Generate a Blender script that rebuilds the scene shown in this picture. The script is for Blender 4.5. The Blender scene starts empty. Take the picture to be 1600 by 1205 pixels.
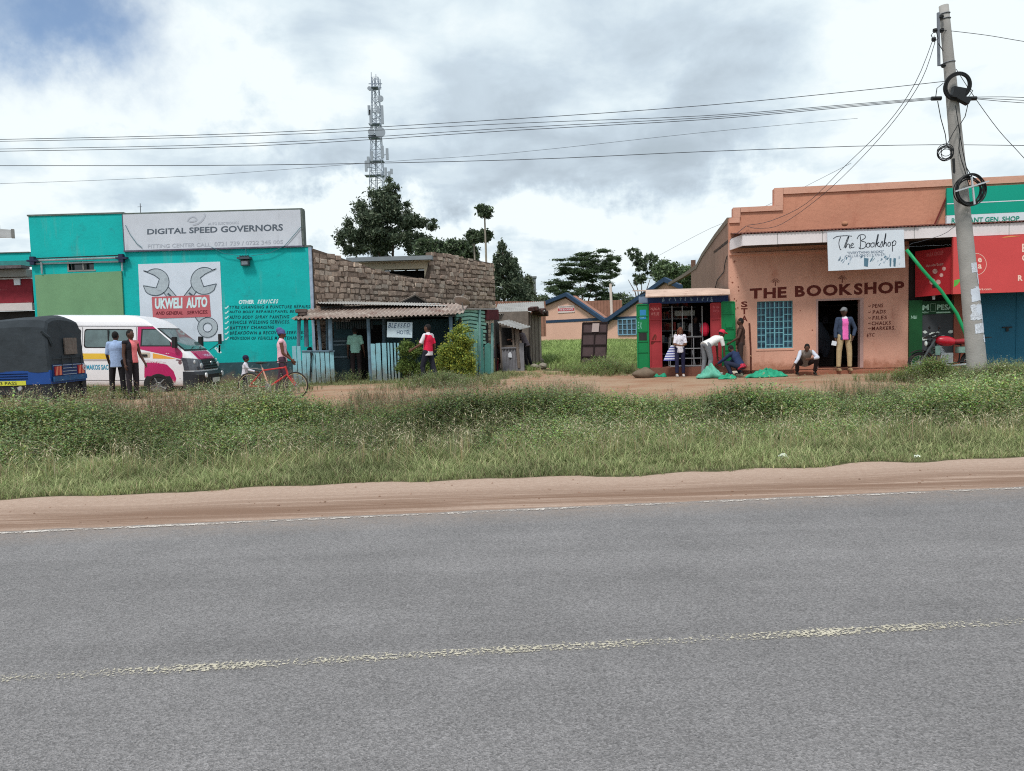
import bpy, bmesh, math, random
import numpy as np
from mathutils import Vector, Matrix
rnd = random.Random(7); rs = np.random.RandomState(11)
R = math.radians
sc = bpy.context.scene
COL = sc.collection
# ------------------------------------------------------------------ camera
CAMZ = 1.6; FPX = 1220.0
pitch = math.atan(0.068); roll = 0.028
Fw = Vector((0, math.cos(pitch), -math.sin(pitch))); U0 = Vector((0, math.sin(pitch), math.cos(pitch))); R0 = Vector((1, 0, 0))
Rt = R0*math.cos(roll) - U0*math.sin(roll); Up = R0*math.sin(roll) + U0*math.cos(roll)
cd = bpy.data.cameras.new('camera'); cam = bpy.data.objects.new('camera', cd); COL.objects.link(cam)
cd.sensor_width = 36; cd.lens = FPX/1600*36; cd.clip_end = 6000; cd.clip_start = 0.05
mx = Matrix((Rt, Up, -Fw)).transposed().to_4x4(); mx.translation = Vector((0, 0, CAMZ)); cam.matrix_world = mx
sc.camera = cam
def ray(px, py):
    return Rt*((px-800)/FPX) + Up*((602.5-py)/FPX) + Fw
def at(px, py, Y):
    d = ray(px, py); return Vector((0, 0, CAMZ)) + d*(Y/d.y)
# ------------------------------------------------------------------ light
SUN_EL, SUN_AZ = 58, 205           # azimuth measured clockwise from +Y
w = bpy.data.worlds.new('World'); sc.world = w; w.use_nodes = True
nt = w.node_tree; nt.nodes.clear()
def N(tree, t, **k):
    n = tree.nodes.new(t)
    for a, b in k.items():
        if a.startswith('i_'):
            n.inputs[int(a[2:])].default_value = b
        else: setattr(n, a, b)
    return n
def world():
    L = nt.links.new
    tc = N(nt, 'ShaderNodeTexCoord')
    sky = N(nt, 'ShaderNodeTexSky', sky_type='NISHITA', sun_disc=False, sun_elevation=R(SUN_EL), sun_rotation=R(SUN_AZ))
    skm = N(nt, 'ShaderNodeMix', data_type='RGBA', blend_type='MULTIPLY'); skm.inputs[0].default_value = 1; skm.inputs[7].default_value = (.15, .15, .15, 1)
    L(sky.outputs[0], skm.inputs[6])
    # cloud layer coordinates: the view direction projected on a flat layer
    sep = N(nt, 'ShaderNodeSeparateXYZ'); L(tc.outputs['Generated'], sep.inputs[0])
    zz = N(nt, 'ShaderNodeMath', operation='ADD'); zz.inputs[1].default_value = .22; L(sep.outputs[2], zz.inputs[0])
    zm = N(nt, 'ShaderNodeMath', operation='MAXIMUM'); zm.inputs[1].default_value = .05; L(zz.outputs[0], zm.inputs[0])
    cmb = N(nt, 'ShaderNodeCombineXYZ')
    for i in (0, 1):
        dv = N(nt, 'ShaderNodeMath', operation='DIVIDE'); L(sep.outputs[i], dv.inputs[0]); L(zm.outputs[0], dv.inputs[1]); L(dv.outputs[0], cmb.inputs[i])
    n1 = N(nt, 'ShaderNodeTexNoise'); n1.inputs['Scale'].default_value = 2.9; n1.inputs['Detail'].default_value = 9; n1.inputs['Roughness'].default_value = .55; n1.inputs['Distortion'].default_value = .25
    L(cmb.outputs[0], n1.inputs['Vector'])
    n2 = N(nt, 'ShaderNodeTexNoise'); n2.inputs['Scale'].default_value = 5.0; n2.inputs['Detail'].default_value = 8; n2.inputs['Roughness'].default_value = .6
    L(tc.outputs['Generated'], n2.inputs['Vector'])
    # ragged edges for the large masses
    off = N(nt, 'ShaderNodeVectorMath', operation='SUBTRACT'); off.inputs[1].default_value = (.5, .5, .5); L(n2.outputs['Color'], off.inputs[0])
    os_ = N(nt, 'ShaderNodeVectorMath', operation='SCALE'); os_.inputs['Scale'].default_value = .30; L(off.outputs[0], os_.inputs[0])
    wd = N(nt, 'ShaderNodeVectorMath', operation='ADD'); L(tc.outputs['Generated'], wd.inputs[0]); L(os_.outputs[0], wd.inputs[1])
    def blob(px, py, rx, ry):
        d = ray(px, py).normalized()
        s = N(nt, 'ShaderNodeVectorMath', operation='SUBTRACT'); s.inputs[1].default_value = d; L(wd.outputs[0], s.inputs[0])
        m = N(nt, 'ShaderNodeVectorMath', operation='MULTIPLY'); m.inputs[1].default_value = (1/rx, 1/rx, 1/ry); L(s.outputs[0], m.inputs[0])
        ln = N(nt, 'ShaderNodeVectorMath', operation='LENGTH'); L(m.outputs[0], ln.inputs[0])
        mr = N(nt, 'ShaderNodeMapRange', interpolation_type='SMOOTHSTEP'); mr.inputs[1].default_value = 0.15; mr.inputs[2].default_value = 1; mr.inputs[3].default_value = 1; mr.inputs[4].default_value = 0
        L(ln.outputs['Value'], mr.inputs[0]); return mr.outputs[0]
    base = N(nt, 'ShaderNodeMapRange', clamp=True); base.inputs[1].default_value = .36; base.inputs[2].default_value = .64; base.inputs[3].default_value = .68; base.inputs[4].default_value = 1.00
    L(n1.outputs[0], base.inputs[0])
    val = base.outputs[0]
    for (px, py, rx, ry, a) in CLOUDS:
        b = blob(px, py, rx, ry)
        m = N(nt, 'ShaderNodeMath', operation='MULTIPLY_ADD'); m.inputs[1].default_value = a; L(b, m.inputs[0]); L(val, m.inputs[2]); val = m.outputs[0]
    cr = N(nt, 'ShaderNodeValToRGB'); L(val, cr.inputs[0])
    e = cr.color_ramp.elements
    e[0].position = .3; e[0].color = (.42, .50, .56, 1); e[1].position = 1.0; e[1].color = (.93, 1.01, 1.03, 1)
    for p, c in ((.5, (.50, .59, .67, 1)), (.70, (.62, .73, .82, 1)), (.86, (.78, .89, .95, 1))):
        x = e.new(p); x.color = c
    hl_ = N(nt, 'ShaderNodeMath', operation='MULTIPLY'); hl_.inputs[1].default_value = 1.0; L(blob(60, 45, .16, .10), hl_.inputs[0]); hole = hl_.outputs[0]
    mxn = N(nt, 'ShaderNodeMix', data_type='RGBA'); 
    L(hole, mxn.inputs[0]); L(cr.outputs[0], mxn.inputs[6]); L(skm.outputs[2], mxn.inputs[7])
    bg = N(nt, 'ShaderNodeBackground'); bg.inputs[1].default_value = SKYS; L(mxn.outputs[2], bg.inputs[0])
    o = N(nt, 'ShaderNodeOutputWorld'); L(bg.outputs[0], o.inputs[0])
SKYS = 1.0
CLOUDS = [(1000, 240, .46, .08, -.25), (620, 190, .30, .12, -.10), (330, 255, .28, .06, -.20), (1150, 100, .42, .14, -.11), (820, 310, .22, .05, -.22), (470, 80, .10, .08, -.15),
          (130, 150, .36, .10, .34), (500, 110, .26, .12, .16), (450, 345, .38, .05, .28), (900, 345, .50, .06, .32), (1380, 230, .30, .10, .22), (1450, 60, .22, .14, .25), (30, 300, .2, .1, .1)]
world()
sd = bpy.data.lights.new('sun', 'SUN'); sd.energy = 2.6; sd.angle = R(10); sd.color = (1, .96, .90)
sun = bpy.data.objects.new('sun', sd); COL.objects.link(sun)
sv = Vector((math.sin(R(SUN_AZ))*math.cos(R(SUN_EL)), math.cos(R(SUN_AZ))*math.cos(R(SUN_EL)), math.sin(R(SUN_EL))))
sun.rotation_euler = sv.to_track_quat('Z', 'Y').to_euler(); sun.location = (0, -10, 30)
vs = sc.view_settings; vs.view_transform = 'Standard'; vs.look = 'None'; vs.exposure = 0.0; vs.gamma = 1
sc.cycles.max_bounces = 5; sc.cycles.transparent_max_bounces = 12; sc.cycles.use_denoising = False; sc.cycles.filter_width = 1.1
# ------------------------------------------------------------------ materials
MT = {}
def M(name, col, rough=.8, var=.12, scale=2.5, bump=0., bscale=30, metal=0., stain=None, streak=None, spec=.3, trans=0, alpha=None, vcol=False, splash=None):
    if name in MT: return MT[name]
    m = bpy.data.materials.new(name); m.use_nodes = True; t = m.node_tree; b = t.nodes['Principled BSDF']; L = t.links.new
    c = tuple(col)+(1,) if len(col) == 3 else col
    b.inputs['Roughness'].default_value = rough; b.inputs['Metallic'].default_value = metal
    b.inputs['Specular IOR Level'].default_value = spec
    tc = N(t, 'ShaderNodeTexCoord'); out = None
    if vcol:
        at_ = N(t, 'ShaderNodeAttribute', attribute_name='Col'); out = at_.outputs['Color']
    else:
        rg = N(t, 'ShaderNodeRGB'); rg.outputs[0].default_value = c; out = rg.outputs[0]
    if var:
        n = N(t, 'ShaderNodeTexNoise'); n.inputs['Scale'].default_value = scale; n.inputs['Detail'].default_value = 7; n.inputs['Roughness'].default_value = .62
        L(tc.outputs['Object'], n.inputs['Vector'])
        mr = N(t, 'ShaderNodeMapRange'); mr.inputs[1].default_value = .3; mr.inputs[2].default_value = .7; mr.inputs[3].default_value = 1-var; mr.inputs[4].default_value = 1+var
        L(n.outputs[0], mr.inputs[0])
        h = N(t, 'ShaderNodeVectorMath', operation='SCALE'); L(out, h.inputs[0]); L(mr.outputs[0], h.inputs['Scale']); out = h.outputs[0]
    for st, strk in ((stain, False), (streak, True)):
        if not st: continue
        sc_, amt, ssc = st
        n = N(t, 'ShaderNodeTexNoise'); n.inputs['Scale'].default_value = ssc; n.inputs['Detail'].default_value = 9; n.inputs['Roughness'].default_value = .7
        mp = N(t, 'ShaderNodeMapping'); mp.inputs['Scale'].default_value = (1, 1, .12) if strk else (1, 1, 1); mp.inputs['Location'].default_value = (3.1, 7.7, 1.3)
        L(tc.outputs['Object'], mp.inputs[0]); L(mp.outputs[0], n.inputs['Vector'])
        mr = N(t, 'ShaderNodeMapRange', interpolation_type='SMOOTHSTEP'); mr.inputs[1].default_value = .62-amt*.25; mr.inputs[2].default_value = .80-amt*.2; mr.inputs[4].default_value = min(1, .45+amt)
        L(n.outputs[0], mr.inputs[0])
        mi = N(t, 'ShaderNodeMix', data_type='RGBA'); mi.inputs[7].default_value = tuple(sc_)+(1,)
        L(mr.outputs[0], mi.inputs[0]); L(out, mi.inputs[6]); out = mi.outputs[2]
    if splash:      # dried mud thrown up from the ground: (colour, height above the yard)
        ge = N(t, 'ShaderNodeNewGeometry'); sp = N(t, 'ShaderNodeSeparateXYZ'); L(ge.outputs['Position'], sp.inputs[0])
        n = N(t, 'ShaderNodeTexNoise'); n.inputs['Scale'].default_value = 5; n.inputs['Detail'].default_value = 8; n.inputs['Roughness'].default_value = .75; L(ge.outputs['Position'], n.inputs['Vector'])
        ma = N(t, 'ShaderNodeMath', operation='MULTIPLY_ADD'); ma.inputs[1].default_value = -splash[1]*2.6; L(n.outputs[0], ma.inputs[0]); L(sp.outputs[2], ma.inputs[2])
        mr = N(t, 'ShaderNodeMapRange', interpolation_type='SMOOTHSTEP'); mr.inputs[1].default_value = .2-splash[1]*.9; mr.inputs[2].default_value = .2+splash[1]*.1; mr.inputs[3].default_value = .75; mr.inputs[4].default_value = 0; L(ma.outputs[0], mr.inputs[0])
        mi = N(t, 'ShaderNodeMix', data_type='RGBA'); mi.inputs[7].default_value = tuple(splash[0])+(1,); L(mr.outputs[0], mi.inputs[0]); L(out, mi.inputs[6]); out = mi.outputs[2]
    L(out, b.inputs['Base Color'])
    if bump:
        n = N(t, 'ShaderNodeTexNoise'); n.inputs['Scale'].default_value = bscale; n.inputs['Detail'].default_value = 6; L(tc.outputs['Object'], n.inputs['Vector'])
        bp = N(t, 'ShaderNodeBump'); bp.inputs['Strength'].default_value = min(1, bump); bp.inputs['Distance'].default_value = .02; L(n.outputs[0], bp.inputs['Height']); L(bp.outputs[0], b.inputs['Normal'])
    if trans:
        tr = N(t, 'ShaderNodeBsdfTranslucent'); L(out, tr.inputs[0]); mx_ = N(t, 'ShaderNodeMixShader'); mx_.inputs[0].default_value = trans
        L(b.outputs[0], mx_.inputs[1]); L(tr.outputs[0], mx_.inputs[2]); L(mx_.outputs[0], t.nodes['Material Output'].inputs[0])
    if alpha:   # worn paint: patches where the paint is gone; (scale, threshold)
        n = N(t, 'ShaderNodeTexNoise'); n.inputs['Scale'].default_value = alpha[0]; n.inputs['Detail'].default_value = 5; n.inputs['Roughness'].default_value = .75; L(tc.outputs['Object'], n.inputs['Vector'])
        n2 = N(t, 'ShaderNodeTexNoise'); n2.inputs['Scale'].default_value = alpha[2]; n2.inputs['Detail'].default_value = 3; L(tc.outputs['Object'], n2.inputs['Vector'])
        ad = N(t, 'ShaderNodeMath', operation='MULTIPLY_ADD'); ad.inputs[1].default_value = alpha[3]; L(n2.outputs[0], ad.inputs[0]); L(n.outputs[0], ad.inputs[2])
        at2 = N(t, 'ShaderNodeAttribute', attribute_name='edge')
        ad2 = N(t, 'ShaderNodeMath', operation='MULTIPLY_ADD'); ad2.inputs[1].default_value = -.2; L(at2.outputs['Fac'], ad2.inputs[0]); L(ad.outputs[0], ad2.inputs[2])
        gt = N(t, 'ShaderNodeMapRange'); gt.inputs[1].default_value = alpha[1]; gt.inputs[2].default_value = alpha[1]+.03; L(ad2.outputs[0], gt.inputs[0])
        L(gt.outputs[0], b.inputs['Alpha'])
    MT[name] = m; return m
def srgb(r, g, b, k=1.0):
    f = lambda c: ((c/255+.055)/1.055)**2.4 if c > 10 else c/255/12.92
    return (f(r)*k, f(g)*k, f(b)*k)
# ------------------------------------------------------------------ mesh building
def tag(o, label=None, cat=None, group=None, kind=None):
    if label: o['label'] = label
    if cat: o['category'] = cat
    if group: o['group'] = group
    if kind: o['kind'] = kind
    return o
def thing(name, label, cat, loc=(0, 0, 0), rz=0, group=None):
    o = bpy.data.objects.new(name, None); COL.objects.link(o); o.location = loc; o.rotation_euler = (0, 0, rz); o.empty_display_size = .2
    return tag(o, label, cat, group)
def rootpos(o):
    while o.parent: o = o.parent
    return Vector(o.location)
class Frame:
    def __init__(s, x0, y0, x1, y1):
        s.o = Vector((x0, y0)); d = Vector((x1-x0, y1-y0)); s.len = d.length; s.d = d.normalized(); s.n = Vector((s.d.y, -s.d.x))
    def p(s, u, z, d=0):
        q = s.o + s.d*u + s.n*d; return Vector((q.x, q.y, z))
    def px(s, px, py, d=0):
        r = ray(px, py); q0 = s.o + s.n*d
        t = (q0.dot(s.n))/(Vector((r.x, r.y)).dot(s.n)); q = Vector((r.x, r.y))*t
        return ((q-s.o).dot(s.d), CAMZ + r.z*t)
class MB:
    def __init__(s): s.v = []; s.f = []; s.m = []; s.mi = 0
    def add(s, vs_, fs):
        o = len(s.v); s.v += [tuple(x) for x in vs_]; s.f += [tuple(i+o for i in q) for q in fs]; s.m += [s.mi]*len(fs); return s
    def box(s, c, size, rot=None):
        x, y, z = [a/2 for a in size]; vs_ = [Vector((i*x, j*y, k*z)) for k in (-1, 1) for j in (-1, 1) for i in (-1, 1)]
        if rot is not None: vs_ = [rot @ q for q in vs_]
        c = Vector(c); return s.add([q+c for q in vs_], [(0, 2, 3, 1), (4, 5, 7, 6), (0, 1, 5, 4), (2, 6, 7, 3), (0, 4, 6, 2), (1, 3, 7, 5)])
    def fb(s, fr, u0, u1, z0, z1, d0, d1):
        vs_ = [fr.p(u, z, d) for z in (z0, z1) for d in (d1, d0) for u in (u0, u1)]
        return s.add(vs_, [(0, 2, 3, 1), (4, 5, 7, 6), (0, 1, 5, 4), (2, 6, 7, 3), (0, 4, 6, 2), (1, 3, 7, 5)])
    def fpoly(s, fr, pts, d0, d1):
        n = len(pts); a = [fr.p(u, z, d1) for u, z in pts]; b = [fr.p(u, z, d0) for u, z in pts]
        return s.add(a+b, [tuple(range(n)), tuple(range(2*n-1, n-1, -1))]+[(i, i+n, (i+1) % n+n, (i+1) % n) for i in range(n)])
    def cone(s, p0, p1, r0, r1, n=8, caps=True):
        p0 = Vector(p0); p1 = Vector(p1); ax = (p1-p0)
        if ax.length < 1e-6: return s
        ax.normalize(); a = ax.orthogonal().normalized(); b = ax.cross(a)
        vs_ = [p+(a*math.cos(2*math.pi*i/n)+b*math.sin(2*math.pi*i/n))*r for p, r in ((p0, r0), (p1, r1)) for i in range(n)]
        fs = [(i, (i+1) % n, (i+1) % n+n, i+n) for i in range(n)]
        if caps: fs += [tuple(range(n-1, -1, -1)), tuple(range(n, 2*n))]
        return s.add(vs_, fs)
    def tube(s, pts, r, n=6):
        pts = [Vector(p) for p in pts]; k = len(pts); rr = r if isinstance(r, (list, tuple)) else [r]*k
        t = (pts[1]-pts[0]).normalized(); a = t.orthogonal().normalized(); vs_ = []
        for i, p in enumerate(pts):
            t = (pts[min(i+1, k-1)]-pts[max(i-1, 0)]).normalized(); a = (a-t*a.dot(t))
            a = a.normalized() if a.length > 1e-6 else t.orthogonal().normalized(); b = t.cross(a)
            vs_ += [p+(a*math.cos(2*math.pi*j/n)+b*math.sin(2*math.pi*j/n))*rr[i] for j in range(n)]
        fs = [(i*n+j, i*n+(j+1) % n, (i+1)*n+(j+1) % n, (i+1)*n+j) for i in range(k-1) for j in range(n)]
        fs += [tuple(range(n-1, -1, -1)), tuple(range((k-1)*n, k*n))]
        return s.add(vs_, fs)
    def ell(s, c, r, rot=None, nu=12, nv=8):
        c = Vector(c); r = (r, r, r) if not isinstance(r, (tuple, list)) else r; vs_ = []
        for j in range(1, nv):
            th = math.pi*j/nv
            for i in range(nu):
                ph = 2*math.pi*i/nu; vs_.append(Vector((r[0]*math.sin(th)*math.cos(ph), r[1]*math.sin(th)*math.sin(ph), r[2]*math.cos(th))))
        vs_ += [Vector((0, 0, r[2])), Vector((0, 0, -r[2]))]; T = len(vs_)-2
        if rot is not None: vs_ = [rot @ q for q in vs_]
        fs = [(j*nu+i, (j+1)*nu+i, (j+1)*nu+(i+1) % nu, j*nu+(i+1) % nu) for j in range(nv-2) for i in range(nu)]
        fs += [(T, i, (i+1) % nu) for i in range(nu)]+[(T+1, (nv-2)*nu+(i+1) % nu, (nv-2)*nu+i) for i in range(nu)]
        return s.add([q+c for q in vs_], fs)
    def cap(s, p0, p1, r0, r1, n=10):
        s.cone(p0, p1, r0, r1, n); s.ell(p0, r0, None, n, 6); return s.ell(p1, r1, None, n, 6)
    def torus(s, c, R_, r, axis=(0, 1, 0), n=28, m=8):
        ax = Vector(axis).normalized(); a = ax.orthogonal().normalized(); b = ax.cross(a); c = Vector(c); vs_ = []
        for i in range(n):
            t = 2*math.pi*i/n; e = a*math.cos(t)+b*math.sin(t)
            vs_ += [c+e*(R_+r*math.cos(2*math.pi*j/m))+ax*r*math.sin(2*math.pi*j/m) for j in range(m)]
        return s.add(vs_, [(i*m+j, ((i+1) % n)*m+j, ((i+1) % n)*m+(j+1) % m, i*m+(j+1) % m) for i in range(n) for j in range(m)])
    def build(s, name, mat, parent=None, local=False, smooth=False, bevel=0, offset=None, each=None):
        if each is not None:      # loose pieces further apart than `each` metres become parts of their own
            up = list(range(len(s.v)))
            def find(i):
                while up[i] != i: up[i] = up[up[i]]; i = up[i]
                return i
            for f in s.f:
                for i in f[1:]: up[find(i)] = find(f[0])
            gr = {}
            for k, f in enumerate(s.f): gr.setdefault(find(f[0]), []).append(k)
            bx = []
            for ks in gr.values():
                P = np.array([s.v[i] for k in ks for i in s.f[k]]); bx.append([P.min(0)-each/2, P.max(0)+each/2, ks])
            go = True
            while go:
                go = False
                for i in range(len(bx)):
                    for j in range(i+1, len(bx)):
                        if (bx[i][0] <= bx[j][1]).all() and (bx[j][0] <= bx[i][1]).all():
                            bx[i] = [np.minimum(bx[i][0], bx[j][0]), np.maximum(bx[i][1], bx[j][1]), bx[i][2]+bx[j][2]]; del bx[j]; go = True; break
                    if go: break
            out = None
            for lo, hi, ks in bx:
                q = MB(); ix = {}
                for k in ks: q.f.append(tuple(ix.setdefault(i, len(ix)) for i in s.f[k])); q.m.append(s.m[k])
                q.v = [s.v[i] for i in ix]; out = q.build(name, mat, parent, local, smooth, bevel, offset)
            return out
        me = bpy.data.meshes.new(name); o_ = Vector((0, 0, 0))
        if parent is not None and not local: o_ = rootpos(parent)
        if offset is not None: o_ = Vector(offset)
        me.from_pydata([tuple(Vector(v)-o_) for v in s.v], [], s.f)
        for m in (mat if isinstance(mat, (list, tuple)) else [mat]): me.materials.append(m)
        if len(s.f): me.polygons.foreach_set('material_index', s.m)
        if smooth: me.polygons.foreach_set('use_smooth', [True]*len(s.f))
        me.validate(); bm = bmesh.new(); bm.from_mesh(me); bmesh.ops.recalc_face_normals(bm, faces=bm.faces)
        if bevel: bmesh.ops.bevel(bm, geom=[e for e in bm.edges if len(e.link_faces) == 2 and e.calc_face_angle(0) > .5], offset=bevel, segments=2, affect='EDGES', clamp_overlap=True)
        bm.to_mesh(me); bm.free()
        ob = bpy.data.objects.new(name, me); COL.objects.link(ob)
        if parent is not None: ob.parent = parent
        if offset is not None: ob.location = offset
        return ob
def np_mesh(name, V, Fq, mats, cols=None, parent=None, offset=(0, 0, 0), mi=None):
    """V (n,3), Fq (m,k) faces, cols (m,3) face colours"""
    me = bpy.data.meshes.new(name); V = (np.asarray(V)-np.array(offset)).astype(np.float32); Fq = np.asarray(Fq, dtype=np.int32); m, k = Fq.shape
    me.vertices.add(len(V)); me.vertices.foreach_set('co', V.ravel()); me.loops.add(m*k); me.loops.foreach_set('vertex_index', Fq.ravel())
    me.polygons.add(m); me.polygons.foreach_set('loop_start', np.arange(0, m*k, k, dtype=np.int32))
    if mi is not None: me.polygons.foreach_set('material_index', mi)
    me.update(calc_edges=True)
    if cols is not None:
        a = me.color_attributes.new('Col', 'FLOAT_COLOR', 'CORNER'); c = np.ones((m*k, 4), np.float32); c[:, :3] = np.repeat(cols, k, axis=0); a.data.foreach_set('color', c.ravel())
    for x in (mats if isinstance(mats, (list, tuple)) else [mats]): me.materials.append(x)
    ob = bpy.data.objects.new(name, me); COL.objects.link(ob)
    if parent is not None: ob.parent = parent
    else: ob.location = offset
    return ob
_tc = {}
def text2d(s, bold=0., shear=0., jit=0.):
    """built-in font glyphs as flat 2D triangles; unit box"""
    key = (s, bold, shear)
    if key in _tc and not jit: return _tc[key]
    def conv(ch):
        cu = bpy.data.curves.new('t', 'FONT'); cu.body = ch; cu.size = 1; cu.offset = bold; cu.shear = shear; cu.resolution_u = 3
        ob = bpy.data.objects.new('t', cu); me = ob.to_mesh(); v = [(p.co.x, p.co.y) for p in me.vertices]; f = [tuple(p.vertices) for p in me.polygons]; ob.to_mesh_clear(); bpy.data.objects.remove(ob); bpy.data.curves.remove(cu)
        return v, f
    if not jit:
        v, f = conv(s)
    else:
        v, f, x = [], [], 0.
        for ch in s:
            if ch == ' ': x += .38; continue
            if ch not in _tc: _tc[ch] = None
            a, b = conv(ch)
            if not a: continue
            x0 = min(q[0] for q in a); x1 = max(q[0] for q in a); an = rnd.uniform(-jit, jit); sy = 1+rnd.uniform(-jit, jit)*1.5; dy = rnd.uniform(-jit, jit)*.6
            o = len(v); v += [(x+(q[0]-x0)+q[1]*an, q[1]*sy+dy+(q[0]-x0)*an) for q in a]; f += [tuple(i+o for i in t) for t in b]; x += (x1-x0)+.09
    if v:
        xs = [q[0] for q in v]; ys = [q[1] for q in v]; x0, x1, y0, y1 = min(xs), max(xs), min(ys), max(ys)
        v = [((q[0]-x0)/(x1-x0), (q[1]-y0)/max(1e-6, y1-y0)) for q in v]
    r = (v, f)
    if not jit: _tc[key] = r
    return r
def quadtext(mb, fr, s, quad, d, bold=0., shear=0., jit=0.):
    """quad: pixel corners TL,TR,BR,BL taken on the plane of frame fr (offset d)"""
    v, f = text2d(s, bold, shear, jit); Q = [fr.px(a, b, d) for a, b in quad]
    def mp(x, y):
        t = [Q[0][i]*(1-x)+Q[1][i]*x for i in (0, 1)]; b = [Q[3][i]*(1-x)+Q[2][i]*x for i in (0, 1)]
        return fr.p(b[0]*(1-y)+t[0]*y, b[1]*(1-y)+t[1]*y, d)
    mb.add([mp(x, y) for x, y in v], f); return mb
def stroke(mb, fr, pts, wpx, quad, d, closed=False, w=.01):
    """brush stroke polyline in unit-box coordinates mapped on pixel quad; w half width in metres"""
    Q = [fr.px(a, b, d) for a, b in quad]
    P = []
    n = len(pts)
    for i in range(n-1):         # catmull-rom
        p0, p1, p2, p3 = pts[max(i-1, 0)], pts[i], pts[i+1], pts[min(i+2, n-1)]
        for t in (0, .2, .4, .6, .8):
            P.append(tuple(.5*(2*p1[k]+(p2[k]-p0[k])*t+(2*p0[k]-5*p1[k]+4*p2[k]-p3[k])*t*t+(3*p1[k]-p0[k]-3*p2[k]+p3[k])*t**3) for k in (0, 1)))
    P.append(pts[-1])
    def mp(x, y):
        t = [Q[0][i]*(1-x)+Q[1][i]*x for i in (0, 1)]; b = [Q[3][i]*(1-x)+Q[2][i]*x for i in (0, 1)]
        return Vector((b[0]*(1-y)+t[0]*y, b[1]*(1-y)+t[1]*y))
    W = [mp(*p) for p in P]; k = len(W); vv = []
    for i in range(k):
        t = (W[min(i+1, k-1)]-W[max(i-1, 0)]); t = t.normalized() if t.length > 1e-9 else Vector((1, 0)); nn = Vector((-t.y, t.x))
        for sgn in (1, -1):
            q = W[i]+nn*w*sgn; vv.append(fr.p(q.x, q.y, d))
    mb.add(vv, [(2*i, 2*i+1, 2*i+3, 2*i+2) for i in range(k-1)])
def corrugated(mb, p00, p10, p01, amp=.018, pitch_=.076, jag=0., seg=6):
    """sheet from p00 along p10 (eave direction) and p01 (slope), waves run up the slope; returns thick sheet"""
    p00, p10, p01 = Vector(p00), Vector(p10), Vector(p01); e = p10-p00; s_ = p01-p00; nrm = e.cross(s_).normalized()
    if nrm.z < 0: nrm = -nrm
    n = max(4, int(e.length/pitch_*seg)); vs_ = []; k = 2
    for i in range(n+1):
        t = i/n; a = math.sin(t*e.length/pitch_*2*math.pi)*amp; j = (math.floor(t*e.length/.66) * 7919 % 13/13-.5)*jag
        for q in (p00+e*t-s_.normalized()*j, p01+e*t):
            for th in (0, -.006): vs_.append(q+nrm*(a+th))
    fs = []
    for i in range(n):
        a = i*4; b = a+4
        fs += [(a, b, b+2, a+2), (a+1, a+3, b+3, b+1), (a, a+1, b+1, b), (a+2, b+2, b+3, a+3)]
    fs += [(0, 2, 3, 1), (n*4, n*4+1, n*4+3, n*4+2)]
    return mb.add(vs_, fs)
def wall(fr, u0, u1, z0, z1, holes, d0, d1, mb=None):
    mb = mb or MB(); us = sorted({u0, u1} | {h[0] for h in holes} | {h[1] for h in holes}); 
    for a, b in zip(us[:-1], us[1:]):
        c = (a+b)/2; hs = sorted([(h[2], h[3]) for h in holes if h[0] < c < h[1]]); z = z0
        for q0, q1 in hs:
            if q0 > z: mb.fb(fr, a, b, z, q0, d0, d1)
            z = q1
        if z < z1: mb.fb(fr, a, b, z, z1, d0, d1)
    return mb
# ------------------------------------------------------------------ ground, road
RD = Vector((math.cos(R(4.0)), math.sin(R(4.0)))); RN = Vector((-RD.y, RD.x)); RY0 = 6.97
def sdist(X, Y): return -X*math.sin(R(4.0)) + (Y-RY0)*math.cos(R(4.0))
def vnoise(X, Y, f, seed=0):
    """smooth pseudo noise from summed sines"""
    r = np.random.RandomState(seed); o = 0
    for i in range(7):
        a = r.uniform(0, 6.28); k = f*r.uniform(.5, 2.2); o = o+np.sin((X*math.cos(a)+Y*math.sin(a))*k+r.uniform(0, 6.28))
    return o/7
def gh(X, Y):
    s = sdist(X, Y)
    z = np.interp(s, [-60, -7.2, -6.8, -.2, 0, .5, 1.7, 3.0, 4.6, 6.0, 7.4, 9], [-.3, -.05, -.03, -.03, -.012, .0, -.03, -.12, -.20, -.04, .15, .22])
    z = z + np.interp(Y, [30, 44, 60, 4000], [0, .42, .62, .62])
    return z + np.where(s > .6, 1, 0)*vnoise(X, Y, 1.7, 3)*.025
def G(x, y): return float(gh(np.array(float(x)), np.array(float(y))))
def axis(fine0, fine1, st, far):
    a = list(np.arange(fine0, fine1+1e-6, st)); x = fine1; d = st
    while x < far: d *= 1.25; x += d; a.append(x)
    x = fine0; d = st
    while x > -far: d *= 1.25; x -= d; a.insert(0, x)
    return np.array(a)
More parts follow.
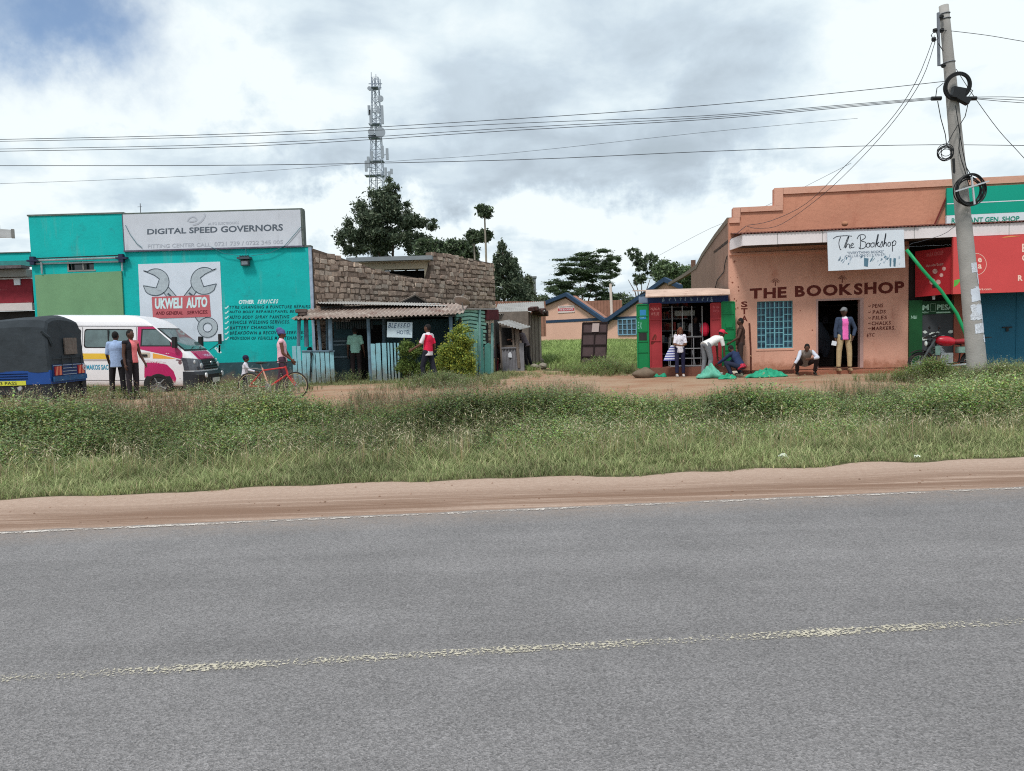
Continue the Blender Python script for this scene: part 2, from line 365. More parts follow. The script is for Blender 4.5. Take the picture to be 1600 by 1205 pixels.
def ground():
    xs = axis(-19, 19, .16, 2500); ys = axis(-2, 34, .16, 2500); X, Y = np.meshgrid(xs, ys); Z = gh(X, Y)
    V = np.stack([X, Y, Z], -1).reshape(-1, 3); nx, ny = len(xs), len(ys); i = np.arange(nx-1)[None, :]+np.arange(ny-1)[:, None]*nx
    Fq = np.stack([i, i+1, i+1+nx, i+nx], -1).reshape(-1, 4)
    m = bpy.data.materials.new('ground_soil'); m.use_nodes = True; t = m.node_tree; b = t.nodes['Principled BSDF']; L = t.links.new
    b.inputs['Roughness'].default_value = .95; b.inputs['Specular IOR Level'].default_value = .1
    tc = N(t, 'ShaderNodeTexCoord')
    n1 = N(t, 'ShaderNodeTexNoise'); n1.inputs['Scale'].default_value = 1.1; n1.inputs['Detail'].default_value = 9; L(tc.outputs['Object'], n1.inputs['Vector'])
    n2 = N(t, 'ShaderNodeTexNoise'); n2.inputs['Scale'].default_value = 22; n2.inputs['Detail'].default_value = 8; n2.inputs['Roughness'].default_value = .7; L(tc.outputs['Object'], n2.inputs['Vector'])
    # wheel-track streaks along the road
    mp = N(t, 'ShaderNodeMapping'); mp.inputs['Rotation'].default_value = (0, 0, -R(4)); mp.inputs['Scale'].default_value = (.22, 5.5, 1); L(tc.outputs['Object'], mp.inputs[0])
    n3 = N(t, 'ShaderNodeTexNoise'); n3.inputs['Scale'].default_value = 1.6; n3.inputs['Detail'].default_value = 9; n3.inputs['Roughness'].default_value = .65; L(mp.outputs[0], n3.inputs['Vector'])
    def rmp(src, a, b_, o0=0., o1=1.):
        r = N(t, 'ShaderNodeMapRange', interpolation_type='SMOOTHSTEP'); r.inputs[1].default_value = a; r.inputs[2].default_value = b_; r.inputs[3].default_value = o0; r.inputs[4].default_value = o1; L(src, r.inputs[0]); return r.outputs[0]
    def mixc(f, c1, c2):
        q = N(t, 'ShaderNodeMix', data_type='RGBA'); L(f, q.inputs[0])
        for k, c in ((6, c1), (7, c2)):
            if isinstance(c, tuple): q.inputs[k].default_value = c+(1,)
            else: L(c, q.inputs[k])
        return q.outputs[2]
    def att(n): return N(t, 'ShaderNodeAttribute', attribute_name=n).outputs['Fac']
    dirt = mixc(rmp(n1.outputs[0], .35, .7), (.36, .245, .165), (.30, .155, .095))
    dirt = mixc(rmp(n2.outputs[0], .4, .75, 0, .5), dirt, (.45, .33, .24))
    sh = mixc(rmp(n2.outputs[0], .35, .75), (.40, .285, .225), (.49, .37, .30))
    trk = N(t, 'ShaderNodeMath', operation='MULTIPLY'); L(rmp(n3.outputs[0], .30, .56), trk.inputs[0]); L(att('track'), trk.inputs[1])
    sh = mixc(trk.outputs[0], sh, (.225, .14, .10))
    col = mixc(att('shoulder'), dirt, sh)
    gf = N(t, 'ShaderNodeMath', operation='MULTIPLY_ADD'); gf.inputs[1].default_value = .55; L(n1.outputs[0], gf.inputs[0]); L(att('grass'), gf.inputs[2])
    gcol = mixc(rmp(n2.outputs[0], .35, .7), (.055, .065, .028), (.15, .125, .065))
    far = mixc(att('far'), gcol, (.09, .115, .05))
    col = mixc(rmp(gf.outputs[0], .68, .86), col, far)
    L(col, b.inputs['Base Color'])
    bp = N(t, 'ShaderNodeBump'); bp.inputs['Strength'].default_value = .7; bp.inputs['Distance'].default_value = .03; L(n2.outputs[0], bp.inputs['Height']); L(bp.outputs[0], b.inputs['Normal'])
    o = np_mesh('ground', V, Fq, m); me = o.data; Xf, Yf = X.ravel(), Y.ravel(); s = sdist(Xf, Yf)
    me.polygons.foreach_set('use_smooth', [True]*len(me.polygons))
    jag = vnoise(Xf, Yf, 5, 5)*.22+vnoise(Xf, Yf, 2, 9)*.15
    gA = np.clip((s-1.55+jag)*5, 0, 1)*np.clip((7.5-s+jag*3)*1.2, 0, 1)
    lawn = np.clip((Yf-26.3)*.6, 0, 1)*np.clip((Xf-.8+jag*2)*1.5, 0, 1)*np.clip((6.2-Xf)*3, 0, 1); lawn = np.maximum(lawn, np.clip((Yf-33)*.3, 0, 1))
    lfm = np.clip((s-15.2)*.9, 0, 1)*np.clip(-Xf+.5, 0, 1)*.75
    gA = np.maximum(np.maximum(gA, lawn), np.maximum(lfm, np.clip(-s-8, 0, 1)))
    for nm, a in (('grass', gA), ('shoulder', np.clip((3-s)*2, 0, 1)), ('track', np.exp(-((s-.40)/.42)**2)*1.0+.25*np.exp(-((s-.95)/.3)**2)), ('far', np.clip((Yf-40)/20, 0, 1))):
        q = me.attributes.new(nm, 'FLOAT', 'POINT'); q.data.foreach_set('value', a.astype(np.float32))
    tag(o, kind='structure')
ground()
def road():
    m = bpy.data.materials.new('asphalt'); m.use_nodes = True; t = m.node_tree; b = t.nodes['Principled BSDF']; L = t.links.new
    b.inputs['Roughness'].default_value = .82; b.inputs['Specular IOR Level'].default_value = .35
    tc = N(t, 'ShaderNodeTexCoord')
    def noise(s_, d=4, r=.6, vec=None):
        n = N(t, 'ShaderNodeTexNoise'); n.inputs['Scale'].default_value = s_; n.inputs['Detail'].default_value = d; n.inputs['Roughness'].default_value = r; L(vec or tc.outputs['Object'], n.inputs['Vector']); return n.outputs[0]
    def mr(s_, a, c, o0, o1):
        r = N(t, 'ShaderNodeMapRange'); r.inputs[1].default_value = a; r.inputs[2].default_value = c; r.inputs[3].default_value = o0; r.inputs[4].default_value = o1; L(s_, r.inputs[0]); return r.outputs[0]
    vo = N(t, 'ShaderNodeTexVoronoi'); vo.inputs['Scale'].default_value = 125; L(tc.outputs['Object'], vo.inputs['Vector'])
    vs2 = N(t, 'ShaderNodeSeparateColor'); L(vo.outputs['Color'], vs2.inputs[0])
    stones = mr(vs2.outputs[0], 0, 1, .70, 1.33)
    a = N(t, 'ShaderNodeMath', operation='MULTIPLY'); L(stones, a.inputs[0]); L(mr(noise(1.3, 6), .3, .7, .90, 1.10), a.inputs[1])
    mp = N(t, 'ShaderNodeMapping'); mp.inputs['Rotation'].default_value = (0, 0, -R(4)); mp.inputs['Scale'].default_value = (.05, 1, 1); L(tc.outputs['Object'], mp.inputs[0])
    a2 = N(t, 'ShaderNodeMath', operation='MULTIPLY'); L(a.outputs[0], a2.inputs[0]); L(mr(noise(1.1, 5, .6, mp.outputs[0]), .35, .65, .84, 1.10), a2.inputs[1])
    a3 = N(t, 'ShaderNodeMath', operation='MULTIPLY'); L(a2.outputs[0], a3.inputs[0]); L(mr(noise(70, 4, .75), .32, .68, .76, 1.24), a3.inputs[1])
    c = N(t, 'ShaderNodeVectorMath', operation='SCALE'); c.inputs[0].default_value = (.204, .193, .195); L(a3.outputs[0], c.inputs['Scale'])
    dust = N(t, 'ShaderNodeAttribute', attribute_name='dust')
    dm = N(t, 'ShaderNodeMath', operation='MULTIPLY'); L(dust.outputs['Fac'], dm.inputs[0]); L(mr(noise(9, 6, .7), .3, .65, .15, 1), dm.inputs[1])
    q = N(t, 'ShaderNodeMix', data_type='RGBA'); L(dm.outputs[0], q.inputs[0]); L(c.outputs[0], q.inputs[6]); q.inputs[7].default_value = (.33, .25, .20, 1)
    L(q.outputs[2], b.inputs['Base Color'])
    bp = N(t, 'ShaderNodeBump'); bp.inputs['Strength'].default_value = .8; bp.inputs['Distance'].default_value = .008; L(vo.outputs['Distance'], bp.inputs['Height']); L(bp.outputs[0], b.inputs['Normal'])
    us = np.concatenate([np.array([-400, -120, -40]), np.arange(-14, 14.01, .06), np.array([40, 120, 400])]); rows = [-6.9, -5, -3.3, -1, -.6, -.35, -.15, 0]
    V = []; dust = []
    for j, s in enumerate(rows):
        e = (vnoise(us, us*0, 9, 21)*.03+vnoise(us, us*0, 30, 22)*.012+.02) if s == 0 else 0
        x = us*RD.x+(s+e)*RN.x; y = RY0+us*RD.y+(s+e)*RN.y; V.append(np.stack([x, y, x*0+(.004 if s == 0 else .008)], -1)); dust += [max(0, 1+s/.55)*.75]*len(us)
    V = np.concatenate(V); n = len(us); i = np.arange(n-1)[None]+np.arange(len(rows)-1)[:, None]*n
    o = np_mesh('road', V, np.stack([i, i+1, i+1+n, i+n], -1).reshape(-1, 4), m); q = o.data.attributes.new('dust', 'FLOAT', 'POINT'); q.data.foreach_set('value', np.array(dust, np.float32)); tag(o, kind='structure')
    def strip(name, s0, w_, mat, z, x0=-16, x1=16):
        us = np.arange(x0, x1+.01, .15); V = []; ed = []
        for s, e_ in ((s0-w_/2, 1), (s0-w_/6, 0), (s0+w_/6, 0), (s0+w_/2, 1)):
            V.append(np.stack([us*RD.x+s*RN.x, RY0+us*RD.y+s*RN.y, us*0+z], -1)); ed += [e_]*len(us)
        n = len(us); i = np.arange(n-1)[None]+np.arange(3)[:, None]*n
        o = np_mesh(name, np.concatenate(V), np.stack([i, i+1, i+1+n, i+n], -1).reshape(-1, 4), mat); q = o.data.attributes.new('edge', 'FLOAT', 'POINT'); q.data.foreach_set('value', np.array(ed, np.float32)); tag(o, kind='structure')
    yl = M('yellow_paint', (.50, .455, .36), .8, .2, 8, alpha=(60, .692, 1.6, .34))
    strip('centre_line', CLS, .18, yl, .013)
    wp = M('white_paint', (.55, .50, .46), .8, .2, 8, alpha=(40, .755, 2.2, .5))
    strip('edge_line', -.07, .10, wp, .012)
CLS = -3.14
road()
# ------------------------------------------------------------------ common materials
TEAL = M('teal_paint', srgb(4, 178, 176, .95), .75, .10, 1.2, .3, 12, stain=(srgb(30, 138, 140), .30, 1.6), streak=(srgb(90, 165, 160), .28, 2.4))
STAINW = M('grimy_edge', srgb(96, 104, 100), .9, .35, 6)
CREAM = M('cream_plaster', srgb(205, 190, 165), .85, .1, 2, stain=(srgb(120, 105, 85), .1, 3))
GREY = M('concrete', srgb(135, 135, 132), .9, .15, 3, .3, 40)
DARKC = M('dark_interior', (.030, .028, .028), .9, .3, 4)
RUST = M('rusty_sheet', srgb(150, 132, 122), .6, .25, 1.2, spec=.4, stain=(srgb(112, 70, 54), .55, .9), streak=(srgb(205, 192, 180), .45, 2))
RUST2 = M('weathered_sheet', srgb(160, 158, 155), .55, .2, 2, spec=.4, stain=(srgb(120, 92, 78), .25, 2))
WOODG = M('grey_timber', srgb(118, 108, 100), .9, .28, 5, .3, 30)
WOODD = M('dark_timber', srgb(62, 48, 42), .9, .3, 6, .3, 30)
BLUEB = M('pale_blue_boards', srgb(134, 180, 192), .85, .14, 3, .2, 30, splash=(srgb(120, 112, 104), .45), stain=(srgb(112, 122, 118), .3, 2.2))
MINT = M('mint_boards', srgb(140, 190, 176), .85, .14, 3, .2, 30, splash=(srgb(110, 112, 100), .3), stain=(srgb(105, 120, 110), .18, 3))
PEACH = M('peach_paint', srgb(222, 178, 158), .85, .05, 1.5, stain=(srgb(190, 140, 115), .1, 2))
NAVY = M('navy_paint', srgb(44, 66, 92), .7, .1, 3)
WHITE = M('white_paint_board', srgb(214, 218, 226), .6, .05, 3)
BLACKM = M('black_metal', (.015, .016, .018), .5, .2, 5)
GLASS = M('dark_glass', (.03, .045, .05), .08, .1, 2, spec=.8)
INKD = M('dark_teal_ink', srgb(6, 64, 74), .8, .15, 20)
INKW = M('white_ink', srgb(205, 228, 232), .8, .08, 20)
INKG = M('grey_ink', srgb(86, 96, 108), .8, .15, 12)
# ------------------------------------------------------------------ teal garage
YA = 25.5
FA = Frame(at(54, 480, YA).x, YA, at(489, 480, YA).x, YA)
def apx(x, y, d=0): return FA.px(x, y, d)
def garage():
    g = thing('garage_building', 'bright teal painted garage with a big white name band and spanner mural', 'building', (FA.o.x, YA, .2))
    L_ = FA.len; zl = apx(54, 338)[1]; zs = apx(330, 332)[1]; zr = apx(489, 386)[1]
    us = apx(195, 360)[0]; ue = apx(473, 360)[0]
    b = MB(); w0, w1 = apx(108, 420)[0], apx(147, 420)[0]; wz0, wz1 = apx(125, 422)[1], apx(125, 408.5)[1]
    wall(FA, 0, L_, .0, zr, [(w0, w1, wz0, wz1)], -.25, 0, b)
    b.fb(FA, 0, us, zr, zl, -.25, 0)
    b.build('wall', TEAL, g)
    b = MB(); b.fb(FA, -.03, us-.003, zl, zl+.05, -.28, .03); b.fb(FA, ue, L_+.02, zr, zr+.06, -.28, .02)
    b.fb(FA, us, ue+.02, zs, zs+.05, -.28, .05); b.fb(FA, ue-.03, ue+.03, zr+.06, zs-.002, -.28, .05); b.build('coping', STAINW, g)
    b = MB(); b.fb(FA, us, ue-.032, apx(330, 388)[1], zs-.002, -.25, .07); 
    sb = b.build('name_band', M('pale_grey_panel', srgb(196, 201, 211), .7, .06, 1.2, streak=(srgb(150, 152, 160), .25, 3), stain=(srgb(205, 208, 214), .2, 2)), g)
    b = MB(); zb = apx(330, 388)[1]; b.fb(FA, us-.045, us-.004, zb-.05, zs, .0, .05); b.fb(FA, us-.04, ue+.02, zb-.05, zb-.004, .0, .09); b.build('band_edge', M('purple_grey_trim', srgb(92, 88, 104), .8, .3, 8), g)
    T = [((230, 358), (442, 350), (442, 360.5), (230, 366.5))]
    b = MB(); quadtext(b, FA, 'DIGITAL SPEED GOVERNORS', T[0], .075, .022); b.build('lettering', INKG, sb)
    b = MB(); FI = M('faded_ink', srgb(158, 163, 172), .8, .1, 5, alpha=(6, .55, 3, .2))
    quadtext(b, FA, 'FITTING CENTER CALL', ((231, 382), (329, 379), (329, 385), (231, 388)), .075, .01); quadtext(b, FA, '0721 739 / 0722 345 005', ((335, 378), (442, 375), (442, 381), (335, 385)), .075, .01)
    quadtext(b, FA, 'AUTO ELECTRONICS', ((325, 348), (373, 346), (373, 350), (325, 352)), .075, 0)
    stroke(b, FA, [(0, .35), (.1, .6), (.3, .75), (.5, .6), (.5, .4), (.3, .3), (.1, .3)], 0, ((293, 335), (320, 334), (320, 351), (293, 352)), .076, w=.02)
    stroke(b, FA, [(.3, 0), (.6, .1), (.85, .4), (1, .8), (.95, 1)], 0, ((293, 335), (320, 334), (320, 351), (293, 352)), .076, w=.025)
    b.build('faded_lettering', M('faded_grey', srgb(174, 179, 190), .8, .1, 5), sb)
    # window
    f = MB(); f.fb(FA, w0-.05, w1+.05, wz0-.05, wz0, -.1, .012); f.fb(FA, w0-.05, w0, wz0, wz1, -.1, .012); f.fb(FA, w0+.02, w0+.04, wz0, wz1, -.12, -.09)
    um = apx(130, 415)[0]; f.fb(FA, um-.015, um+.02, wz0, wz1, -.1, .02)
    wi = f.build('window', GREY, g)
    p = MB(); p.fb(FA, w0, w1, wz0, wz1, -.2, -.16); p.build('pane', GLASS, wi)
    # large green door on a rail
    p = MB(); q0, q1 = apx(56, 430), apx(191, 424); qb = apx(198, 560)
    p.fpoly(FA, [(q0[0], .35), (qb[0]-.01, .35), (q1[0], q1[1]), (q0[0], q0[1])], .012, .06)
    dr = p.build('sliding_door', M('sage_green_steel', srgb(112, 152, 114), .6, .10, 1.2, .2, 8, streak=(srgb(90, 128, 92), .3, 2), stain=(srgb(140, 160, 120), .15, 1.4)), g); dr['label'] = 'plain green steel sliding door'
    p = MB(); r0, r1 = apx(52, 408), apx(193, 403)
    p.tube([FA.p(r0[0], r0[1], .1), FA.p(r1[0], r1[1], .1)], .035); p.fb(FA, r0[0], r1[0], r0[1]-.12, r0[1]-.07, .01, .06)
    for x, y0, y1 in ((67, 410, 428), (192, 402, 424)):
        a = apx(x, y0); c = apx(x+1, y1); p.tube([FA.p(a[0], a[1], .08), FA.p(c[0], c[1], .08)], .03)
    p.build('door_rail', M('pale_pipe', srgb(150, 160, 165), .5, .2, 9), g)
    p = MB()
    for x, y in ((54, 408), (192, 404)):
        a = apx(x, y); p.fb(FA, a[0]-.07, a[0]+.07, a[1]-.13, a[1]+.13, .02, .16); p.fb(FA, a[0]-.16, a[0]+.2, a[1]-.03, a[1]+.03, .03, .17)
    p.build('rail_bracket', M('indigo_iron', srgb(38, 42, 70), .6, .2, 9), g, each=.3)
    a = apx(100, 405); c = apx(192, 402); p = MB(); p.tube([FA.p(apx(60, 407)[0], apx(60, 407)[1]+.05, .12), FA.p(c[0], c[1]+.05, .12)], .018); p.build('cable', BLACKM, g)
    # plinth
    p = MB(); zp = apx(380, 566)[1]; p.fb(FA, apx(199, 560)[0], L_+.004, .0, zp, .002, .03); p.build('plinth', M('dark_plinth', srgb(52, 78, 86), .9, .25, 3, splash=(srgb(120, 96, 80), .3), stain=(srgb(150, 160, 165), .25, 5)), g)
    p = MB(); e0 = apx(489.5, 400); e1 = apx(497, 560)
    p.fb(FA, L_-.06, L_+.03, .0, zr-.01, -.2, .034); p.build('corner_strip', M('pale_corner', srgb(150, 165, 185), .8, .25, 5), g)
    # mural
    p = MB(); Q = [(216, 413), (344, 409), (349.5, 533), (221, 536)]
    ml = [apx(*q) for q in Q]; p.fpoly(FA, [ml[3], ml[2], ml[1], ml[0]], .001, .010); mo = p.build('mural', M('mural_white', srgb(206, 214, 226), .8, .06, 2, streak=(srgb(176, 186, 198), .22, 3)), g)
    def mq(x, y): return ((x-216-5*(y-411)/124)/128, 1-(y-411)/124)
    MW = M('mural_grey', srgb(172, 182, 190), .85, .12, 14, stain=(srgb(130, 140, 148), .3, 5)); ML = M('mural_outline', srgb(78, 88, 98), .8, .2, 20)
    def circ(cx, cy, r, a0, a1, n=20): return [(cx+r*math.cos(R(a0+(a1-a0)*i/n)), cy-r*math.sin(R(a0+(a1-a0)*i/n))) for i in range(n+1)]
    def px2(lst, d): return [FA.px(x, y, d) for x, y in lst]
    heads = []
    for (cx, cy, sx) in ((243, 440, 1), (319, 440, -1)):
        # open-ended spanner head: outer arc with a jaw opening towards the mural's outer edge
        o = circ(cx, cy, 21, 140, -160, 26); j = [(cx-8, cy+6), (cx+4, cy+8), (cx+6, cy-8), (cx-4, cy-12)]
        tip1 = (cx-19, cy-18.5) ; tip2 = (cx-19, cy+5)
        lst = [tip1]+o[1:-2]+[tip2, (cx+1, cy+9), (cx+6, cy-5), (cx-2, cy-11)]
        heads.append([(cx+(x-cx)*sx, y) for x, y in lst])
    shaft1 = [(255, 456), (263, 448), (290, 480), (282, 490)]; shaft2 = [(307, 456), (299, 448), (275, 478), (283, 488)]
    sh3 = [(300, 490), (312, 486), (322, 498), (310, 504)]
    p = MB(); pl = MB()
    for q in (shaft1, shaft2, sh3):
        p.fpoly(FA, px2(q, .012), .0105, .014); 
        for a, c in ((q[0], q[3]), (q[1], q[2])): stroke(pl, FA, [mq(*a), mq(*c)], 0, Q, .019, w=.012)
    for h in heads:
        p.fpoly(FA, px2(h, .015), .0142, .0175); 
        for a, c in zip(h, h[1:]+h[:1]): stroke(pl, FA, [mq(*a), mq(*c)], 0, Q, .019, w=.012)
    cx, cy = 324, 513
    ring = MB.__new__(MB); ring.__init__(); o_ = circ(cx, cy, 15.5, 0, 360, 30); i_ = circ(cx, cy, 7, 0, 360, 30)
    vv = [FA.p(*FA.px(x, y, .0165), .0165) for x, y in o_+i_]; p.add(vv, [(k, k+1, k+32, k+31) for k in range(30)])
    for cc in (o_, i_): stroke(pl, FA, [mq(*c) for c in cc], 0, Q, .019, w=.011)
    for c in ((262, 458, 269, 465), (301, 463, 295, 458)): stroke(pl, FA, [mq(c[0], c[1]), mq(c[2], c[3])], 0, Q, .020, w=.03)
    p.build('painted_spanners', MW, mo); pl.build('spanner_outline', ML, mo)
    p = MB(); p.fpoly(FA, px2([(237, 464), (327, 461), (329.5, 495), (239, 498)], .02), .018, .021)
    rp = p.build('red_panel', M('faded_red_panel', srgb(190, 100, 108), .8, .08, 3, stain=(srgb(205, 105, 85), .2, 2)), mo)
    p = MB(); quadtext(p, FA, 'UKWELI', ((242, 466.5), (285, 465), (285, 482), (242, 483)), .024, .05); quadtext(p, FA, 'AUTO', ((291, 465), (324, 463.5), (324, 480), (291, 482)), .024, .05); p.build('lettering', INKW, rp)
    p = MB(); quadtext(p, FA, 'AND GENERAL', ((243, 487), (286, 486), (286, 491.5), (243, 492.5)), .024, .02, .15); quadtext(p, FA, 'SERVICES.', ((292, 486), (325, 484.5), (325, 490), (292, 491.5)), .024, .02, .15); p.build('small_lettering', M('maroon_ink', srgb(105, 35, 45), .8, .1, 9), rp)
    # services list
    p = MB(); quadtext(p, FA, 'OTHER', ((373, 469), (397, 468.5), (397, 475), (373, 475.5)), .004, .05, .1); quadtext(p, FA, 'SERVICES', ((403, 468), (435, 467.5), (434, 474.5), (402, 475)), .004, .05, .25, .03)
    rows = [('TYRE CHANGING & PUNCTURE REPAIRS.', 358, 486, 477.2), ('AUTO BODY REPAIRS(PANEL BEATING)', 358, 484, 485), ('AUTO BODY SPRAY PAINTING', 358, 452, 493), ('VEHICLE WELDING SERVICES.', 359, 453, 501), ('BATTERY CHARGING', 359, 428, 509.5), ('BREAKDOWN & RECOVERY SERVICES', 359, 477, 517.5), ('PROVISION OF VEHICLE MAINTENANCE.', 359, 474, 526)]
    q = MB()
    for k, (s_, x0, x1, y) in enumerate(rows):
        quadtext(q, FA, s_, ((x0, y), (x1, y-1), (x1, y+4.6), (x0, y+5.6)), .004, .022, .18, .04)
        stroke(p, FA, [(0, .4), (.3, 0), (1, .8)], 0, ((351.5, y+1), (357, y), (357, y+4), (351.5, y+5)), .004, w=.016)
    stroke(p, FA, [(0, .5), (.15, .7), (.3, .2), (.45, .1), (.5, .6), (.5, 1.2), (.5, .1), (.7, .1)], 0, ((336, 541), (350, 541), (350, 551), (336, 551)), .004, w=.03)
    p.build('white_lettering', INKW, g, each=.25); q.build('service_list', INKD, g)
    # flood light
    p = MB(); a = apx(384.5, 405); p.fb(FA, a[0]-.2, a[0]+.2, a[1]-.02, a[1]+.05, .02, .3); p.fb(FA, a[0]-.13, a[0]+.13, a[1]-.22, a[1]-.04, .03, .17)
    for k in range(4): p.fb(FA, a[0]-.12+.08*k-.01, a[0]-.12+.08*k+.01, a[1]+.05, a[1]+.10, .05, .25)
    fl = p.build('flood_light', M('light_housing', srgb(70, 80, 88), .5, .1, 9), g); p = MB(); p.fb(FA, a[0]-.10, a[0]+.10, a[1]-.19, a[1]-.08, .172, .178); p.build('lens', M('lens_grey', srgb(165, 175, 185), .2, .1, 9), fl)
    p = MB(); 
    for c in (((330, 386), (350, 396), (376, 400)), ((391, 400), (420, 396), (445, 384), (471, 354)), ((384, 387), (384.5, 399)), ((196, 352), (203, 366), (214, 381), (222, 387))):
        p.tube([FA.p(*FA.px(x, y, .1), .1) for x, y in c], .010, 4)
    p.build('wiring', M('wire_teal', srgb(60, 110, 120), .6, .1), g, each=.2)
    # roof behind parapet, lean back body
    p = MB(); p.fb(FA, .02, L_-.3, zr-.9, zr-.8, -14, -.26); p.build('roof', RUST2, g)
    p = MB(); p.fb(FA, 0, .25, .0, zr-.95, -14, -.26); p.fb(FA, 0, L_-.3, .0, zr-.95, -14, -13.8); p.build('rear_wall', GREY, g)
    # thin aerial
    p = MB(); t_ = at(219, 318, YA+3); p.tube([(t_.x, t_.y, zr-.85), t_], .012, 5); p.tube([t_+Vector((-.1, 0, -.12)), t_+Vector((.06, 0, -.12))], .008, 4); p.build('aerial', BLACKM, g)
garage()
# ------------------------------------------------------------------ stone boundary wall running back from the garage
def stonewall():
    A = at(489.5, 480, YA+.02); B = at(774, 480, 36.0); fr = Frame(A.x+.06, YA+.05, B.x, 36.0)
    g = thing('stone_wall', 'rough brown quarry stone wall running back from the teal garage', 'wall', (A.x, YA, .2))
    L_ = fr.len; ztop = lambda u: np.interp(u, [0, .01, fr.px(600, 425)[0], fr.px(673, 440)[0], fr.px(676, 440)[0], L_], [fr.px(491, 387)[1], fr.px(492, 387)[1], fr.px(600, 424)[1], fr.px(673, 437)[1], fr.px(676, 393)[1], fr.px(773, 411)[1]])
    SM = [M('quarry_stone_%d' % i, c, .95, .3, 9, .8, 22) for i, c in enumerate((srgb(170, 149, 134), srgb(154, 134, 121), srgb(188, 168, 152), srgb(134, 115, 103), srgb(174, 158, 145)))]
    b = MB(); z = .1; hc = .19
    while z < 6.4:
        u = rnd.uniform(-.3, 0)
        while u < L_:
            w_ = rnd.choice((.2, .24, .28, .36, .17, .44)); u1 = min(L_, u+w_); u0 = max(0, u); u += w_
            h = hc*rnd.uniform(.82, 1.06)
            zt = float(ztop((u0+u1)/2))
            if z+h*.6 > zt or u1-u0 < .08: continue
            g_ = .010; dd = rnd.uniform(.0, .045); j = lambda: rnd.uniform(-.028, .028)
            b.mi = rnd.choice((0, 0, 1, 1, 2, 3, 4)); zs_ = z; z = z+rnd.uniform(-.022, .022); zz1 = min(z+h, zt+.02)
            if abs(z-3.75) < hc/2 and u0 > fr.px(682, 440)[0]: b.mi = 1; dd = .07
            vs_ = [fr.p(uu+j(), zz+j(), d) for d, s_ in ((-.02, 0), (dd, .02)) for uu, zz in ((u0+g_+s_, z+s_), (u1-g_-s_, z+s_), (u1-g_-s_, zz1-g_-s_), (u0+g_+s_, zz1-g_-s_))]
            c = fr.p((u0+u1)/2+j(), (z+zz1)/2+j(), dd+rnd.uniform(-.006, .008)); vs_.append(c)
            b.add(vs_, [(0, 1, 5, 4), (1, 2, 6, 5), (2, 3, 7, 6), (3, 0, 4, 7), (4, 5, 8), (5, 6, 8), (6, 7, 8), (7, 4, 8)]); z = zs_
        z += hc*rnd.uniform(.9, 1.1)
    b.build('stonework', SM, g)
    b = MB(); pts = [(0, .1), (L_, .1)]+[(u, float(ztop(u))-.03) for u in (L_, fr.px(676.5, 440)[0], fr.px(673, 440)[0], fr.px(600, 424)[0], 0)]
    b.fpoly(fr, pts, -.3, -.01); b.build('mortar_core', M('mortar', srgb(104, 90, 80), .95, .2, 9, .4, 30), g)
    # vent gable hole: dark opening with little timber rafters
    b = MB(); c = [(620, 476), (650, 462), (672, 478)]; q = [fr.px(x, y, .12) for x, y in c]; b.fpoly(fr, q, .09, .12); o = b.build('gable_opening', DARKC, g)
    b = MB(); b.tube([fr.p(*fr.px(x, y, .18), .18) for x, y in ((620, 474.5), (648, 461), (674, 477))], .035, 4); b.build('rafter', WOODG, o)
stonewall()
def creamhouse():
    Y = 31.6; fr = Frame(at(560, 480, Y).x, Y, at(679.5, 480, Y).x, Y)
    g = thing('cream_house', 'cream upper storey with a grey concrete roof slab behind the stone wall', 'house', (fr.o.x, Y, .3))
    p = fr.px; b = MB(); h0, h1 = p(600, 425)[0], p(663, 425)[0]; zt = p(675, 409)[1]
    wall(fr, 0, fr.len-.1, .3, zt, [(h0, h1, .8, p(663, 419.5)[1])], -.2, 0, b); b.fb(fr, 0, .2, .3, zt, -4, -.2); b.fb(fr, 0, fr.len-.1, .3, zt, -4.2, -4); b.build('wall', CREAM, g)
    b = MB(); a = p(573, 411); c = p(679, 401); b.fb(fr, -.3, fr.len, zt+.04, c[1]+.0, -4.3, .55); b.build('roof_slab', M('slab_grey', srgb(128, 134, 138), .9, .1, 2), g)
    b = MB(); b.fb(fr, 0, fr.len-.1, zt, zt+.04, -.2, .3); b.build('soffit', CREAM, g)
    b = MB(); b.fb(fr, h0, h1, .8, p(663, 419.5)[1], -1.2, -1.1); b.build('dark_room', DARKC, g)
creamhouse()
